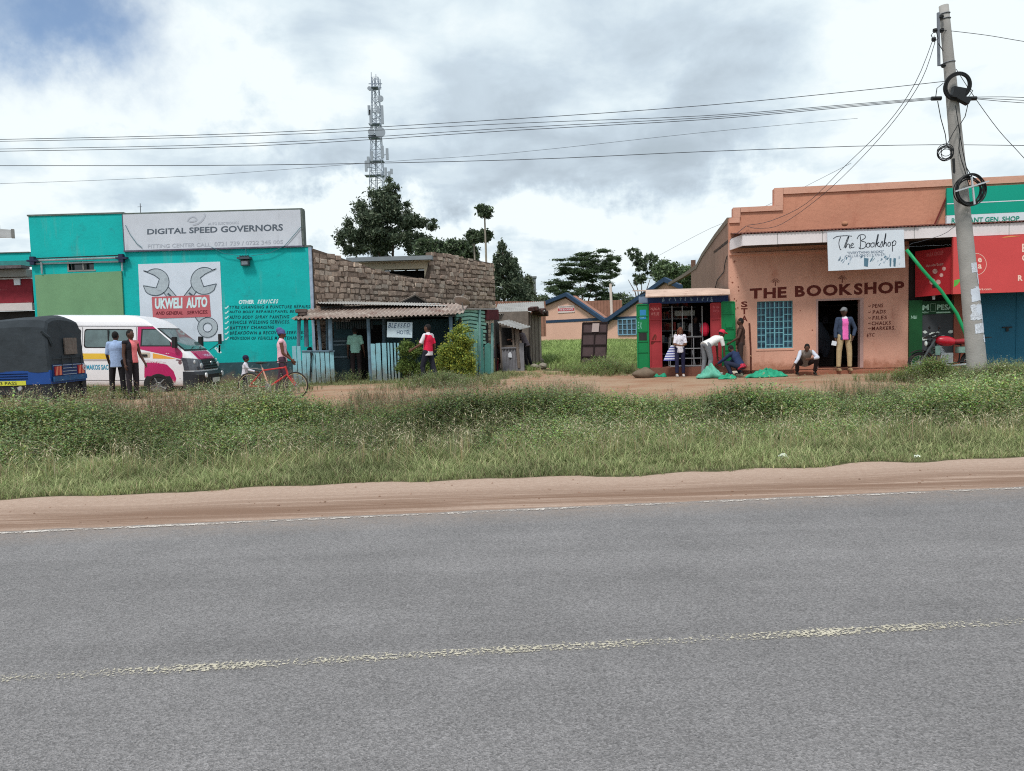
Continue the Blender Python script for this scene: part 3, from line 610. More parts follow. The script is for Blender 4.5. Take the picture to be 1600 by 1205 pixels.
# ------------------------------------------------------------------ far-left neighbour and sky-sign
def leftshop():
    Y = 26.0; fr = Frame(at(-120, 480, Y).x, Y, at(53, 480, Y).x, Y); p = fr.px
    g = thing('neighbour_shop', 'low teal and maroon shop at the left edge with a tin canopy', 'shop', (fr.o.x, Y, .2))
    def band(n, y0, y1, d0, d1, m, sl=0):
        b = MB(); z1 = p(40, y0)[1]; z0 = p(40, y1)[1]; b.fb(fr, 0, fr.len-.02, z0, z1, d0, d1); return b.build(n, m, g)
    band('parapet', 395, 407, -.3, 0, TEAL); band('parapet_coping', 393.6, 395, -.33, .04, STAINW)
    band('beam', 407.2, 416, -.3, .02, M('teal_dull', srgb(60, 130, 128), .9, .2, 5)); band('gutter', 416.3, 421, .05, .5, M('gutter_dark', srgb(90, 82, 86), .7, .4, 12)); band('canopy_edge', 421.5, 433, -.3, .25, GREY)
    band('upper_wall', 436, 473, -.3, .0, M('maroon_brick_paint', srgb(128, 38, 50), .8, .2, 8, stain=(srgb(185, 150, 150), .1, 6))); band('white_band', 473.4, 485, -.2, .06, M('white_band', srgb(205, 196, 196), .8, .06, 3))
    band('trim', 434, 435.8, -.2, .03, WHITE)
    band('shopfront', 485.4, 600, -.5, -.25, DARKC)
    b = MB(); b.fb(fr, 0, fr.len-.02, 3.2, 3.3, -6, -.31); b.fb(fr, fr.len-.2, fr.len-.02, .1, 3.1, -6, -.51); b.build('roof', RUST2, g)
    b = MB(); a = p(28, 440); b.fb(fr, a[0]-.1, a[0]+.1, a[1]-.12, a[1]+.12, .01, .06); b.build('lamp', WHITE, g)
    Y = 20.0; s_ = thing('overhead_sign', 'grey-white end of a sign panel high at the left edge', 'sign', (at(-40, 364, Y).x, Y, 4))
    f2 = Frame(at(-60, 364, Y).x, Y-.6, at(22, 364, Y).x, Y+.15); b = MB(); q = [f2.px(x, y) for x, y in ((-60, 371.5), (21, 370.5), (22, 359.5), (-60, 353))]; b.fpoly(f2, q, -.12, 0); b.build('panel', M('sign_back', srgb(190, 192, 194), .7, .15, 4), s_)
    b = MB(); q = f2.px(-45, 360); b.tube([f2.p(q[0], .1, -.06), f2.p(q[0], q[1], -.06)], .06, 8); b.build('post', GREY, s_)
    b = MB(); q0 = f2.px(17, 371); q1 = f2.px(21.5, 359.5); b.fb(f2, q1[0]-.06, q1[0]+.01, q0[1]-.01, q1[1]+.02, -.13, .03); b.tube([f2.p(q1[0]-.3, q1[1], -.05), f2.p(q1[0]-.3, q1[1]+.12, -.05)], .01, 4); b.build('frame', GREY, s_)
leftshop()
# ------------------------------------------------------------------ hotel shack
def hotel():
    Y = 23.7; fr = Frame(at(458, 500, Y).x, Y, at(720, 500, Y).x, Y+.25); p = fr.px; L_ = fr.len
    g = thing('timber_eatery', 'low timber eatery shack with rusty corrugated roof and pale blue board fence', 'shack', (fr.o.x, Y, .2))
    z0 = .2
    def boards(name, xs, m, d=0., lab=None, gap=.012):
        b = MB()
        for (xa, xb, yt) in xs:
            u0, u1 = p(xa, 570)[0], p(xb, 570)[0]; zt = p((xa+xb)/2, yt)[1]; j = rnd.uniform(-.012, .012)
            b.fpoly(fr, [(u0+gap, z0-.05), (u1-gap, z0-.05), (u1-gap+j, zt+rnd.uniform(-.01, .01)), (u0+gap+j, zt)], d+rnd.uniform(-.006, .006), d+.03)
        o = b.build(name, m, g)
        if lab: o['label'] = lab
        return o
    xs = [(457.5, 465, 541), (465, 472, 541)]+[(472+k*7.3, 472+(k+1)*7.3, 550 if k else 549) for k in range(7)]
    boards('board_fence', xs, BLUEB, 0)
    xs = [(578, 588, 537), (588, 596.5, 536.5), (597, 605, 536), (606, 610, 535.5), (611, 615.5, 536), (616, 620, 535.5), (621, 625, 536)]
    boards('picket_fence', xs, BLUEB, 0)
    b = MB()
    for (xt, xb, yt, yb, r, d) in ((467.5, 466, 500, 545, .055, -.05), (478, 479, 500, 542, .07, -.15), (497, 501, 500, 549, .05, -.1), (515.5, 517, 498, 548, .07, .05), (575, 579.5, 499, 596, .055, .0), (704, 706, 494, 590, .06, 0), (511, 511, 500, 590, .04, -1.2), (600, 600, 500, 590, .06, -1.2)):
        a = p(xt, yt, d); c = p(xb, yb, d); b.tube([fr.p(a[0], a[1]+.05, d), fr.p(c[0], min(c[1], .3) if yb > 560 else c[1], d)], r, 7)
    b.tube([fr.p(p(472, 549)[0], p(472, 549)[1], .03), fr.p(p(523, 549)[0], p(523, 549)[1], .03)], .03, 5)
    pc = p(488, 553, .05); b.build('post', M('blue_grey_pole', srgb(96, 118, 134), .85, .25, 5, stain=(srgb(120, 110, 100), .2, 5)), g, each=.05)
    b = MB(); b.tube([fr.p(*p(487, 540, .08), .08), fr.p(*p(487, 552, .08), .08)], .006, 4); b.box(fr.p(*p(487, 553.5, .08), .08), (.06, .05, .08)); b.tube([fr.p(*p(486.5, 555, .08), .08), fr.p(*p(484, 596, .08), .08)], .02, 5); b.build('hanging_strap', BLACKM, g)
    # back wall of the room, set well inside; partly blue grey boards
    b = MB(); bw = -1.75
    dx0, dx1 = p(558, 520, bw)[0], p(597, 520, bw)[0]
    zt = p(560, 502, bw)[1]
    wall(fr, .9, L_, z0, zt, [(dx0, dx1, z0, p(580, 508, bw)[1])], bw-.08, bw, b); b.build('back_wall', M('dark_teal_boards', srgb(58, 84, 92), .9, .2, 4, streak=(srgb(35, 45, 50), .3, 3)), g)
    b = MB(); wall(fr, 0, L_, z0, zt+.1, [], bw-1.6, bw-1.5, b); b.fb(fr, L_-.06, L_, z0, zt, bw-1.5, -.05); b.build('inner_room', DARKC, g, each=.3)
    b = MB()   # corrugated valance strip & slats above door and cupboard
    for k in range(16):
        u = p(524, 500, -1.6)[0]+k*.075; b.fb(fr, u, u+.045, zt-.25, zt, bw+.01, bw+.03)
    b.build('slatted_vent', M('slat_grey', srgb(84, 92, 96), .8, .2, 5), g)
    c = MB(); u0, u1 = p(521, 550, -.9)[0], p(546, 550, -.9)[0]; c.fb(fr, u0, u1, z0, p(530, 528, -.9)[1], -1.5, -.9); cb = c.build('cupboard', M('cupboard_dark', srgb(48, 66, 74), .8, .2, 5), g)
    c = MB()
    for y in (533, 539, 558): zz = p(530, y, -.88)[1]; c.fb(fr, u0+.02, u1-.03, zz-.02, zz+.02, -.898, -.86)
    c.build('shelf_edge', M('shelf_grey', srgb(110, 125, 135), .8, .2, 5), cb)
    # front beam and roof
    b = MB(); zb = p(600, 497)[1]; ul, ur = p(459, 497, .15)[0], p(712, 490, .15)[0]
    b.fpoly(fr, [(ul, p(459, 501, .1)[1]), (ur, p(712, 491, .1)[1]-.06), (ur, p(712, 491, .1)[1]), (ul, p(459, 499, .1)[1])], .0, .08); b.build('eave_beam', M('beam_dark', srgb(70, 74, 78), .9, .2), g)
    b = MB(); d_ = .35
    e0 = fr.p(*p(453, 499.5, d_), d_); e1 = fr.p(*p(723, 490, d_), d_); dm = -1.95
    t0 = fr.p(*p(497, 480.5, dm), dm); 
    corrugated(b, e0, e1, fr.p(*p(487, 482, dm), dm), .026, .13, .16); b.build('corrugated_roof', RUST, g)
    b = MB(); e0 = fr.p(*p(497, 474, -1.2), -1.2); e1 = fr.p(*p(700, 478.5, -1.2), -1.2); corrugated(b, e0, e1, fr.p(*p(497, 470, -3), -3), .012, .09)
    o = b.build('upper_roof_sheet', RUST2, g)
    b = MB(); e0 = fr.p(*p(498, 480, -1.9), -1.9); b.fb(fr, p(500, 480, -1.9)[0], p(690, 480, -1.9)[0], p(560, 488, -1.9)[1], p(560, 478, -1.9)[1], -2.05, -1.95); b.build('clerestory_board', M('clerestory', srgb(84, 96, 98), .9, .2), g)
    b = MB(); q = fr.p(*p(471, 486, -.3), -.3); b.box(q, (.36, .3, .12), Matrix.Rotation(.2, 3, 'Z')); b.box(q+Vector((.03, 0, -.09)), (.24, .25, .1)); s_ = b.build('roof_stone', M('stone_weight', srgb(96, 84, 80), .95, .2, 9), None, bevel=.02, offset=q); tag(s_, 'brown stone block weighing down the left end of the rusty roof', 'stone')
    # sign board
    s_ = thing('hanging_sign', 'white hand-lettered board hung under the rusty eave over the pickets', 'sign', fr.p(*p(625, 528, .12), .12)); b = MB()
    qs = [p(x, y, .12) for x, y in ((604.5, 527), (644, 528), (644.5, 504), (605, 503))]; b.fpoly(fr, qs, .1, .12); bo = b.build('board', M('sign_white', srgb(196, 214, 224), .6, .05, 3), s_)
    b = MB(); quadtext(b, fr, 'BLESSED', ((606.5, 505), (641, 505), (641, 511.5), (606.5, 512.5)), .124, .008, .25, .06); quadtext(b, fr, 'HOTEL', ((620, 516), (641.5, 516), (641.5, 522.5), (620, 523)), .124, .006, 0, .05); b.build('lettering', M('blue_ink', srgb(58, 82, 112), .8, .1), bo)
    b = MB()
    for x in (617, 633): b.tube([fr.p(*p(x, 503, .11), .11), fr.p(*p(x, 496, .11), .11)], .006, 4)
    b.build('hanging_wire', BLACKM, s_)
hotel()
# ------------------------------------------------------------------ mint annex
def annex():
    Y = 25.2; fr = Frame(at(712, 500, Y).x, Y-.1, at(771, 500, 26.6).x, 26.6); p = fr.px; L_ = fr.len; z0 = .2
    g = thing('mint_board_shack', 'narrow mint green weatherboard shack between the bush and grey kiosk', 'shack', (fr.o.x, Y, z0)); zt = p(740, 484)[1]
    b = MB(); n = 9; 
    for k in range(n):
        za = zt-(k+1)*.125; jog = rnd.uniform(-.05, .05); u1 = p(758, 520)[0]+jog; mid = u1*.45
        b.fpoly(fr, [(0, za+.0), (mid, za+.06+.0), (u1, za-.02), (u1, za+.065), (mid, za+.145), (0, za+.085)], .0, .035+.012*(k % 2))
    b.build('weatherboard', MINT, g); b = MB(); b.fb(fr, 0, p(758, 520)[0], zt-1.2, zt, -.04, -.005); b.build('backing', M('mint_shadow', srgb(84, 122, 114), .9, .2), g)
    b = MB(); u1 = p(758, 520)[0]
    for xa, xb, yt in ((716, 727, 520), (727, 738, 520), (738, 744, 515), (744.5, 748.5, 505)):
        b.fb(fr, p(xa, 550)[0]+.01, p(xb, 550)[0]-.01, z0, p(xa, yt)[1], .03, .06)
    b.build('boarding', MINT, g)
    d = MB(); d.fb(fr, p(749, 550)[0], p(754, 550)[0]-.01, z0, p(750, 514)[1], .02, .05); d.fpoly(fr, [(p(755, 560)[0], z0), (p(764.5, 560)[0], z0), (p(765, 540)[0], p(765, 538)[1]), (p(762, 540)[0], p(762, 536)[1]), (p(756, 540)[0], p(756, 540)[1])], .02, .05); d.build('door', M('mint_door', srgb(96, 160, 150), .8, .15, 3, stain=(srgb(60, 90, 85), .2, 3)), g)
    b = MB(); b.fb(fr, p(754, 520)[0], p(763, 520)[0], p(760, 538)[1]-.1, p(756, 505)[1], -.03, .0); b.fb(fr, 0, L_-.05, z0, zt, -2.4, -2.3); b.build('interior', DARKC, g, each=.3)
    b = MB(); b.tube([fr.p(p(767, 500)[0], p(767, 505)[1], .05), fr.p(p(766.5, 560)[0], z0, .05)], .05, 6); b.tube([fr.p(p(747, 500)[0], zt, .08), fr.p(p(746, 560)[0], z0, .08)], .045, 6); b.build('post', M('mint_post', srgb(120, 160, 158), .85, .2), g, each=.05)
    b = MB(); b.fb(fr, -.15, L_+.1, zt, zt+.04, -2.5, .12); b.build('roof', RUST2, g)
    b = MB(); b.fb(fr, p(757, 500)[0], L_+.05, p(765, 500)[1], zt-.003, -.1, .2); b.build('maroon_header', M('maroon_tin', srgb(78, 36, 42), .7, .3, 5), g)
    # satellite dish on that roof
    s_ = thing('satellite_dish', 'round cream satellite dish tilted upward on the low tin roof', 'satellite dish', at(722, 474, 24.2)); c = at(721, 471.5, 24.2); b = MB()
    rot = Matrix.Rotation(R(-28), 3, 'X') @ Matrix.Rotation(R(14), 3, 'Y'); n = 24; vs_ = []; fs = []
    for j in range(5):
        r = .27*j/4; 
        for i in range(n): a = 2*math.pi*i/n; vs_.append(c+rot @ Vector((r*math.cos(a)*.95, r*math.sin(a), .5*r*r)))
    for j in range(4): fs += [(j*n+i, j*n+(i+1) % n, (j+1)*n+(i+1) % n, (j+1)*n+i) for i in range(n)]
    b.add(vs_, fs); o = b.build('dish', M('dish_cream', srgb(165, 155, 148), .6, .1), s_, smooth=True); m_ = o.modifiers.new('t', 'SOLIDIFY'); m_.thickness = .012
    b = MB(); b.tube([c+Vector((.05, .1, -.32)), c+Vector((.02, .02, -.02))], .02, 6); b.tube([c+rot @ Vector((0, -.25, .03)), c+rot @ Vector((0, 0, .28))], .01, 5); b.build('mount_arm', GREY, s_)
annex()
# ------------------------------------------------------------------ grey shack
def greyshack():
    Y = 28.0; z0 = .2
    fr = Frame(at(779, 520, Y).x, Y, at(818, 520, Y).x, Y-.05); p = fr.px
    g = thing('grey_kiosk', 'weathered kiosk with ribbed grey tin counter under a lean-to tin sheet', 'kiosk', (fr.o.x, Y, z0))
    b = MB(); u0, u1 = p(784, 560)[0], p(811, 560)[0]; zt = p(798, 544.5)[1]; corrugated(b, fr.p(u0, z0, 0), fr.p(u1, z0, 0), fr.p(u0, zt, 0), .02, .11); b.fb(fr, u1, p(819, 560)[0], z0, p(815, 536)[1], 0, .03); b.fb(fr, u0, u1, zt, zt+.04, -.25, .05)
    b.build('counter', M('ribbed_grey_tin', srgb(126, 126, 132), .6, .2, 4, stain=(srgb(85, 80, 85), .25, 3)), g)
    b = MB(); q = [p(x, y, .04) for x, y in ((794.5, 558.5), (800, 559), (799.5, 553), (797, 549.5), (794, 553))]; b.fpoly(fr, q, .035, .04); b.build('poster', WHITE, g)
    b = MB()
    for xt, xb, yt, yb in ((781, 784.5, 508, 579), (800.5, 803, 512, 544), (806, 811.5, 513, 575), (809, 811, 512, 545)):
        a = p(xt, yt); c = p(xb, yb); b.tube([fr.p(a[0], a[1], 0), fr.p(c[0], max(z0, c[1]), .0)], .04 if xt != 806 else .07, 6)
    b.build('post', WOODG, g, each=.05)
    b = MB(); corrugated(b, fr.p(*p(776, 503.5, .2), .2), fr.p(*p(812, 514.5, .5), .5), fr.p(*p(795, 500, -1.6), -1.6), .02, .12); b.build('lean_to_sheet', RUST2, g)
    # room behind
    Y2 = 30.2; f2 = Frame(at(772, 520, Y2).x, Y2, at(826, 520, Y2).x, Y2); f3 = Frame(f2.o.x+f2.len, Y2, at(845, 520, 33.2).x, 33.2)
    q = f2.px; b = MB(); zt = q(800, 487)[1]
    wall(f2, 0, f2.len, z0, zt, [(q(784, 540)[0], q(812, 540)[0], z0+.9, q(800, 512)[1])], -.06, 0, b); b.build('plank_wall', WOODG, g)
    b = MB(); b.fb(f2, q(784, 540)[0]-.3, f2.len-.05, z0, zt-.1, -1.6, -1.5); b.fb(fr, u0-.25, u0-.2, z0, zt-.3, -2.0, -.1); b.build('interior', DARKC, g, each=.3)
    b = MB(); k = 0; u = 0
    while u < f3.len:
        w_ = rnd.uniform(.16, .3); b.mi = rnd.choice((0, 0, 1, 2)); b.fb(f3, u+.018, min(f3.len, u+w_)-.018, z0, zt-.05+rnd.uniform(-.05, .05)-.03*u, -.02+rnd.uniform(-.01, .01), .02); u += w_
    b.build('end_plank_wall', [M('old_planks', srgb(122, 112, 104), .95, .25, 5, .3, 30, streak=(srgb(150, 140, 130), .3, 3)), M('old_planks_dark', srgb(84, 72, 66), .95, .25, 5), M('old_planks_pale', srgb(150, 140, 130), .95, .2, 5)], g)
    b = MB()
    for k in range(5): b.fb(f2, q(775, 500)[0], q(792, 500)[0], q(780, 500+k*2.2)[1]-.04, q(780, 500+k*2.2)[1]+.01, .0, .03)
    b.build('louvre', WOODG, g)
    b = MB(); corrugated(b, f2.p(q(772, 493, .3)[0], q(790, 491, .3)[1], .3), f3.p(f3.len*.35, q(830, 486, 0)[1], .5), f2.p(q(778, 487, -3)[0], zt+.42, -3), .02, .1, .1)
    b.build('tin_roof', RUST2, g)
    b = MB(); a0 = f3.p(-.4, zt+.02, .4); a1 = f3.p(f3.len+.3, zt-.10, .35)
    for k in range(9):
        u = -.35+(f3.len+.6)*k/9; zz_ = zt+.06+.05*math.sin(k*1.7)-.10*k/9; b.fpoly(f3, [(u, zz_-rnd.uniform(.03, .14)), (u+.44, zz_-rnd.uniform(.02, .16)), (u+.46, zz_+.05), (u+.2, zz_+rnd.uniform(.06, .12)), (u-.02, zz_+.05)], .05, .22+rnd.uniform(0, .25))
    b.build('torn_roof_edge', M('torn_rust', srgb(70, 46, 42), .9, .3, 9), g)
    # long rusty tin fence behind
    f4 = Frame(at(774, 470, 44).x, 44, at(852, 470, 46).x, 46); b = MB(); zz = f4.px(800, 471)[1]; b2 = f4.px(800, 500)[1]
    corrugated(b, f4.p(0, b2-1, 0), f4.p(f4.len, b2-1, 0), f4.p(0, zz, 0), .03, .25); o = b.build('tin_fence', M('red_brown_tin', srgb(150, 108, 92), .8, .2, 3), None, offset=f4.p(0, b2, 0)); tag(o, 'red-brown tin fence seen above the grey kiosk roof', 'fence')
    b = MB(); f5 = Frame(at(921, 470, 62).x, 62, at(952, 470, 62).x, 62)
    for x0 in (0,): corrugated(b, f5.p(-1, .5, 0), f5.p(f5.len+1, .5, 0), f5.p(-1, f5.px(930, 470)[1], 0), .03, .25)
    o = b.build('tin_fence', MT['red_brown_tin'], None, offset=f5.p(0, .5, 0)); tag(o, 'red-brown tin fence visible in the dip between the two peach gables', 'fence')
    # stones piled at the foot
    for k, (x, y, r) in enumerate(((842, 566, .26), (848, 573, .2), (835, 574, .18))):
        d = ray(x, y); P = Vector((0, 0, CAMZ))+d*((-1.28)/d.z); b = MB(); b.ell((0, 0, 0), (r, r*.8, r*.6), Matrix.Rotation(k, 3, 'Z'), 8, 6)
        b.v = [tuple(c*(1+rnd.uniform(-.12, .12)) for c in q_) for q_ in b.v]; o = b.build('rock', M('field_rock', srgb(140, 132, 120), .95, .2, 6, .5, 20), None); o.location = (P.x, P.y, .34)
        tag(o, ('rounded grey rock highest in the pile beside the grey kiosk', 'grey rock lying at the right end of the pile by the kiosk', 'smaller grey rock nearest the leaning man by the kiosk')[k], 'rock', 'rocks piled beside the grey kiosk')
greyshack()
# ------------------------------------------------------------------ peach building with two gables
def peach():
    A = at(834, 520, 57); B = at(1062, 520, 48.5); fr = Frame(A.x, 57, B.x, 48.5); p = fr.px; z0 = .5
    g = thing('gabled_building', 'long peach building with two navy-edged gables behind the lawn', 'building', (A.x, 57, z0))
    ul = 0; pk = p(883, 466); vl = p(945.5, 507); pk2 = p(1036, 440); lft = p(838, 484)
    b = MB(); b.fpoly(fr, [(0, z0), (fr.len, z0), (fr.len, pk2[1]-.2), (pk2[0], pk2[1]), (vl[0], vl[1]), (pk[0], pk[1]), (p(836, 485)[0], p(836, 485)[1])], -.25, 0); b.build('wall', PEACH, g)
    b = MB()
    for a, c in (((833, 483.5), (883.5, 463)), ((883.5, 463), (947, 507))):
        q0, q1 = p(*a, .3), p(*c, .3); b.fpoly(fr, [q0, q1, (q1[0], q1[1]+.26), (q0[0], q0[1]+.26)], 0.002, .3)
    q0, q1 = p(945.5, 505, .35), p(1037, 440.5, .35); b.fpoly(fr, [q0, q1, (q1[0], q1[1]+.28), (q0[0], q0[1]+.28)], .002, .35)
    q2 = p(1062, 452, .35); b.fpoly(fr, [q1, q2, (q2[0], q2[1]+.26), (q1[0]+.01, q1[1]+.28)], .002, .34)
    b.build('bargeboard', NAVY, g)
    b = MB()
    for a, c in (((838, 484), (883.5, 464.5)), ((883.5, 464.5), (946, 508)), ((946.5, 506), (1037, 442))):
        q0, q1 = p(*a, 0), p(*c, 0); b.fpoly(fr, [q0, q1, (q1[0], q1[1]+.12), (q0[0], q0[1]+.12)], -1.2, -.01)
    b.build('roof', MT['red_brown_tin'], g)
    b = MB(); a0, a1 = p(838, 505.5, .03), p(1003, 498, .03); b.fpoly(fr, [a0, a1, (a1[0], p(1003, 493.5, .03)[1]), (a0[0], p(838, 501.5, .03)[1])], .002, .03); b.build('navy_band', NAVY, g)
    w0, w1 = p(967, 524), p(995, 497.5); f = MB()
    for u0, u1, za, zb in ((w0[0], w1[0], w0[1]-.0, w0[1]+.07), (w0[0], w1[0], w1[1]-.07, w1[1])): f.fb(fr, u0, u1, za, zb, .032, .09)
    for i in range(5): u = w0[0]+(w1[0]-w0[0])*i/4; f.fb(fr, u-.035, u+.035, w0[1]+.072, w1[1]-.072, .032, .085)
    for i in (1, 2): z = w0[1]+(w1[1]-w0[1])*i/3; f.fb(fr, w0[0]+.04, w1[0]-.04, z-.02, z+.02, .034, .08)
    win = f.build('window', M('pale_blue_frame', srgb(120, 160, 185), .6, .1), g); f = MB(); f.fb(fr, w0[0], w1[0], w0[1], w1[1], .004, .03); f.build('pane', M('grey_glass', srgb(70, 84, 92), .2, .3, 4), win)
    s_ = MB(); qs = [p(x, y, .05) for x, y in ((871.5, 489.5), (897.5, 488), (897.5, 477), (871.5, 478))]; s_.fpoly(fr, qs, .01, .04); sg = s_.build('signboard', M('board_white2', srgb(222, 205, 200), .7, .03), g)
    s_ = MB(); qs = [p(x, y, .05) for x, y in ((872, 486.5), (897, 485.5), (897, 481), (872, 482))]; s_.fpoly(fr, qs, .041, .048); s_.build('red_stripe', M('sign_red', srgb(190, 52, 62), .7, .05), sg)
    s_ = MB(); quadtext(s_, fr, 'THE BOOKSHOP', ((873.5, 482.5), (895.5, 481.8), (895.5, 484.8), (873.5, 485.6)), .051, .02); s_.build('lettering', WHITE, sg)
    s_ = MB(); quadtext(s_, fr, 'WHOLESALE AND RETAIL', ((874, 479), (895, 478.4), (895, 480), (874, 480.6)), .051, .01); s_.build('small_lettering', INKG, sg)
    b = MB(); a = p(942.5, 443, .2); b.tube([fr.p(p(945, 506, .2)[0], p(945, 506, .2)[1], -.6), fr.p(a[0], a[1], -.6)], .09, 8); b.build('vent_pipe', M('pipe_white', srgb(214, 200, 190), .6, .05), g)
    b = MB(); u = p(946.5, 520)[0]; b.tube([fr.p(u, vl[1]-.05, .06), fr.p(u, z0+.3, .06)], .03, 6); b.build('downpipe', PEACH, g)
peach()
# ------------------------------------------------------------------ leaning steel gate leaf
def gate():
    Y = 28.2; fr = Frame(at(909, 540, Y).x, Y, at(948, 540, Y-.1).x, Y-.1); p = fr.px
    g = thing('steel_gate', 'rusty brown panelled steel gate leaf standing alone on the lawn', 'gate', (fr.o.x, Y, G(2.6, Y)))
    TL, TR, BR, BL = p(910.5, 504.5), p(949, 503.5), p(946, 574), p(907.5, 574); z0 = min(BL[1], G(2.6, Y))
    def q(x, y): return tuple((TL[i]*(1-x)+TR[i]*x)*(1-y)+(BL[i]*(1-x)+BR[i]*x)*y for i in (0, 1))
    b = MB(); b.fpoly(fr, [q(0, 1), q(1, 1), q(1, 0), q(0, 0)], -.01, 0); b.build('panel', M('gate_brown', srgb(88, 72, 74), .7, .2, 4, stain=(srgb(60, 44, 40), .25, 3)), g)
    b = MB(); FM = M('gate_frame', srgb(44, 32, 34), .7, .2, 5)
    for x in (0, .5, 1): b.tube([fr.p(*q(x, 0), .02), fr.p(*q(x, 1), .02)], .028, 4)
    for y in (0, .23, .5, .76, 1): b.tube([fr.p(*q(0, y), .02), fr.p(*q(1, y), .02)], .028, 4)
    b.build('frame', FM, g)
    b = MB(); b.fpoly(fr, [q(.38, .21), q(.66, .21), q(.68, .02), (q(.40, .02))], .05, .06); b.build('notice', M('notice_paper', srgb(190, 172, 170), .8, .05), g)
    b = MB(); a = q(.5, .3); b.tube([fr.p(a[0], a[1], -.03), fr.p(a[0]+.1, z0-.1, -.9)], .03, 5); b.build('prop', FM, g)
gate()
# ------------------------------------------------------------------ bookshop
_a = at(1140, 480, 22.35); _b = at(1600, 480, 21.3)
FB = Frame(_a.x, 22.35, _b.x, 21.3); bp_ = FB.px
SALM = M('salmon_plaster', srgb(208, 158, 138), .88, .08, 1.1, .3, 12, splash=(srgb(150, 98, 74), .32), stain=(srgb(186, 128, 108), .34, 1.5), streak=(srgb(160, 104, 88), .26, 2.2))
SALD = M('orange_plaster', srgb(198, 138, 114), .88, .08, 1.1, .5, 10, stain=(srgb(182, 116, 94), .36, 1.3), streak=(srgb(160, 98, 78), .26, 2))
BRN = M('brown_sign_paint', srgb(98, 40, 32), .8, .12, 10)
def bookshop():
    g = thing('bookshop_building', 'salmon pink bookshop with stepped parapet, barred window and white canopy', 'building', (FB.o.x, 22.0, .2))
    z0 = .2; ur = bp_(1419, 520)[0]
    zc = bp_(1300, 372)[1]
    w = (*[bp_(x, 510)[0] for x in (1183, 1239)], bp_(1211, 544.5)[1], bp_(1211, 470.5)[1]); d = (*[bp_(x, 520)[0] for x in (1277, 1349)], .34, bp_(1313, 466.5)[1])
    b = MB(); wall(FB, 0, ur, z0-.2, zc, [w, d], -.22, 0, b); b.build('wall', SALM, g)
    # parapet silhouette
    b = MB(); ue = FB.len+3
    T = [(1137.5, 341.5), (1145, 340.5), (1145, 325.5), (1209.5, 321), (1209.5, 295)]; tp = [bp_(*q, .05) for q in T]; zr = tp[-1][1]
    poly = [(0, zc), (ue, zc), (ue, zr), tp[4], tp[3], tp[2], tp[1], (0, tp[0][1])]
    b.fpoly(FB, poly, -.2, .05); b.build('parapet', SALD, g)
    b = MB(); th = .17      # raised band following the steps
    def band(u0, u1, z0_, z1_): b.fb(FB, u0, u1, z0_, z1_, .052, .10)
    band(0, bp_(1155, 345)[0], tp[0][1]-th*.8, tp[0][1]+.01); band(tp[1][0], bp_(1156, 335)[0], tp[0][1]+.012, tp[2][1]+.01); band(bp_(1156.5, 330)[0], bp_(1222, 330)[0], tp[2][1]-th*.75, tp[2][1]+.01)
    band(tp[3][0], bp_(1222.5, 330)[0], tp[2][1]+.012, zr+.01); band(bp_(1223, 330)[0], ue, zr-th, zr+.01)
    b.build('parapet_band', SALM, g)
    # side wall
    P = FB.o; back = P - FB.n*11.5; fs = Frame(back.x, back.y, P.x, P.y); sp = fs.px; s_ = MB()
    pts = [(1138.5, 345), (1117, 372), (1097, 401), (1088, 418.5), (1068, 432), (1048, 443), (1030, 453)]
    q = [sp(*c) for c in pts]; q[0] = (fs.len-.24, q[0][1])
    s_.fpoly(fs, [(fs.len-.24, .1), *[(max(0, a), c) for a, c in q], (max(0, q[-1][0]-.01), .1)], -.2, 0); s_.build('side_wall', M('brown_side_wall', srgb(140, 112, 98), .95, .08, 1.5, .2, 20, streak=(srgb(100, 74, 62), .35, 4)), g)
    s_ = MB()
    for (a, c), (a2, c2) in zip(q[:-1], q[1:]): s_.tube([fs.p(a, c+.04, -.06), fs.p(a2, c2+.04, -.06)], .11, 4)
    s_.build('side_coping', M('coping_grey', srgb(116, 104, 92), .95, .25, 5), g)
    s_ = MB(); s_.tube([fs.p(*sp(1136, 400, .03), .03), fs.p(*sp(1133, 410, .03), .03), fs.p(*sp(1131, 425, .03), .03), fs.p(*sp(1121, 437, .03), .03), fs.p(*sp(1117, 452, .03), .03)], .015, 4); s_.build('side_cable', BLACKM, g)
    # room
    b = MB(); b.fb(FB, .25, ur, .2, .33, -3.5, -.0); b.build('shop_floor', M('floor_red', srgb(96, 56, 48), .8, .2, 3), g)
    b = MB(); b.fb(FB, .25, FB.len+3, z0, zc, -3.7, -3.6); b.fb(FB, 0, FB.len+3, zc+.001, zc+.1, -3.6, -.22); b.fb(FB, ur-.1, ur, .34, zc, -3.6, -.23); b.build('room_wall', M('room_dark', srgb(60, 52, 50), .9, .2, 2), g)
    b = MB()
    for k in range(4): b.fb(FB, w[0]-1, d[1]+.8, .5+k*.55, .54+k*.55, -3.55, -3.15)
    for k in range(40):
        u = w[0]-1+rnd.random()*5; zz = .545+rnd.choice((0, 1, 2, 3))*.55; b.fb(FB, u, u+rnd.uniform(.08, .3), zz, zz+rnd.uniform(.1, .35), -3.5, -3.2)
    b.build('shelving', M('shelf_goods', srgb(86, 84, 92), .9, .5, 4), g)
    b = MB(); b.fb(FB, bp_(1285, 520)[0]-.05, bp_(1297, 520)[0]+.5, .34, 1.25, -2.2, -1.5); b.build('counter', M('counter_dark', srgb(50, 40, 38), .8, .2), g)
    b = MB()
    for k in range(3):
        c = FB.p(bp_(1287+k*6, 540)[0]+.1, 1.25-k*.12, -.9-.1*k); b.ell(c, (.17, .12, .42), None, 10, 8)
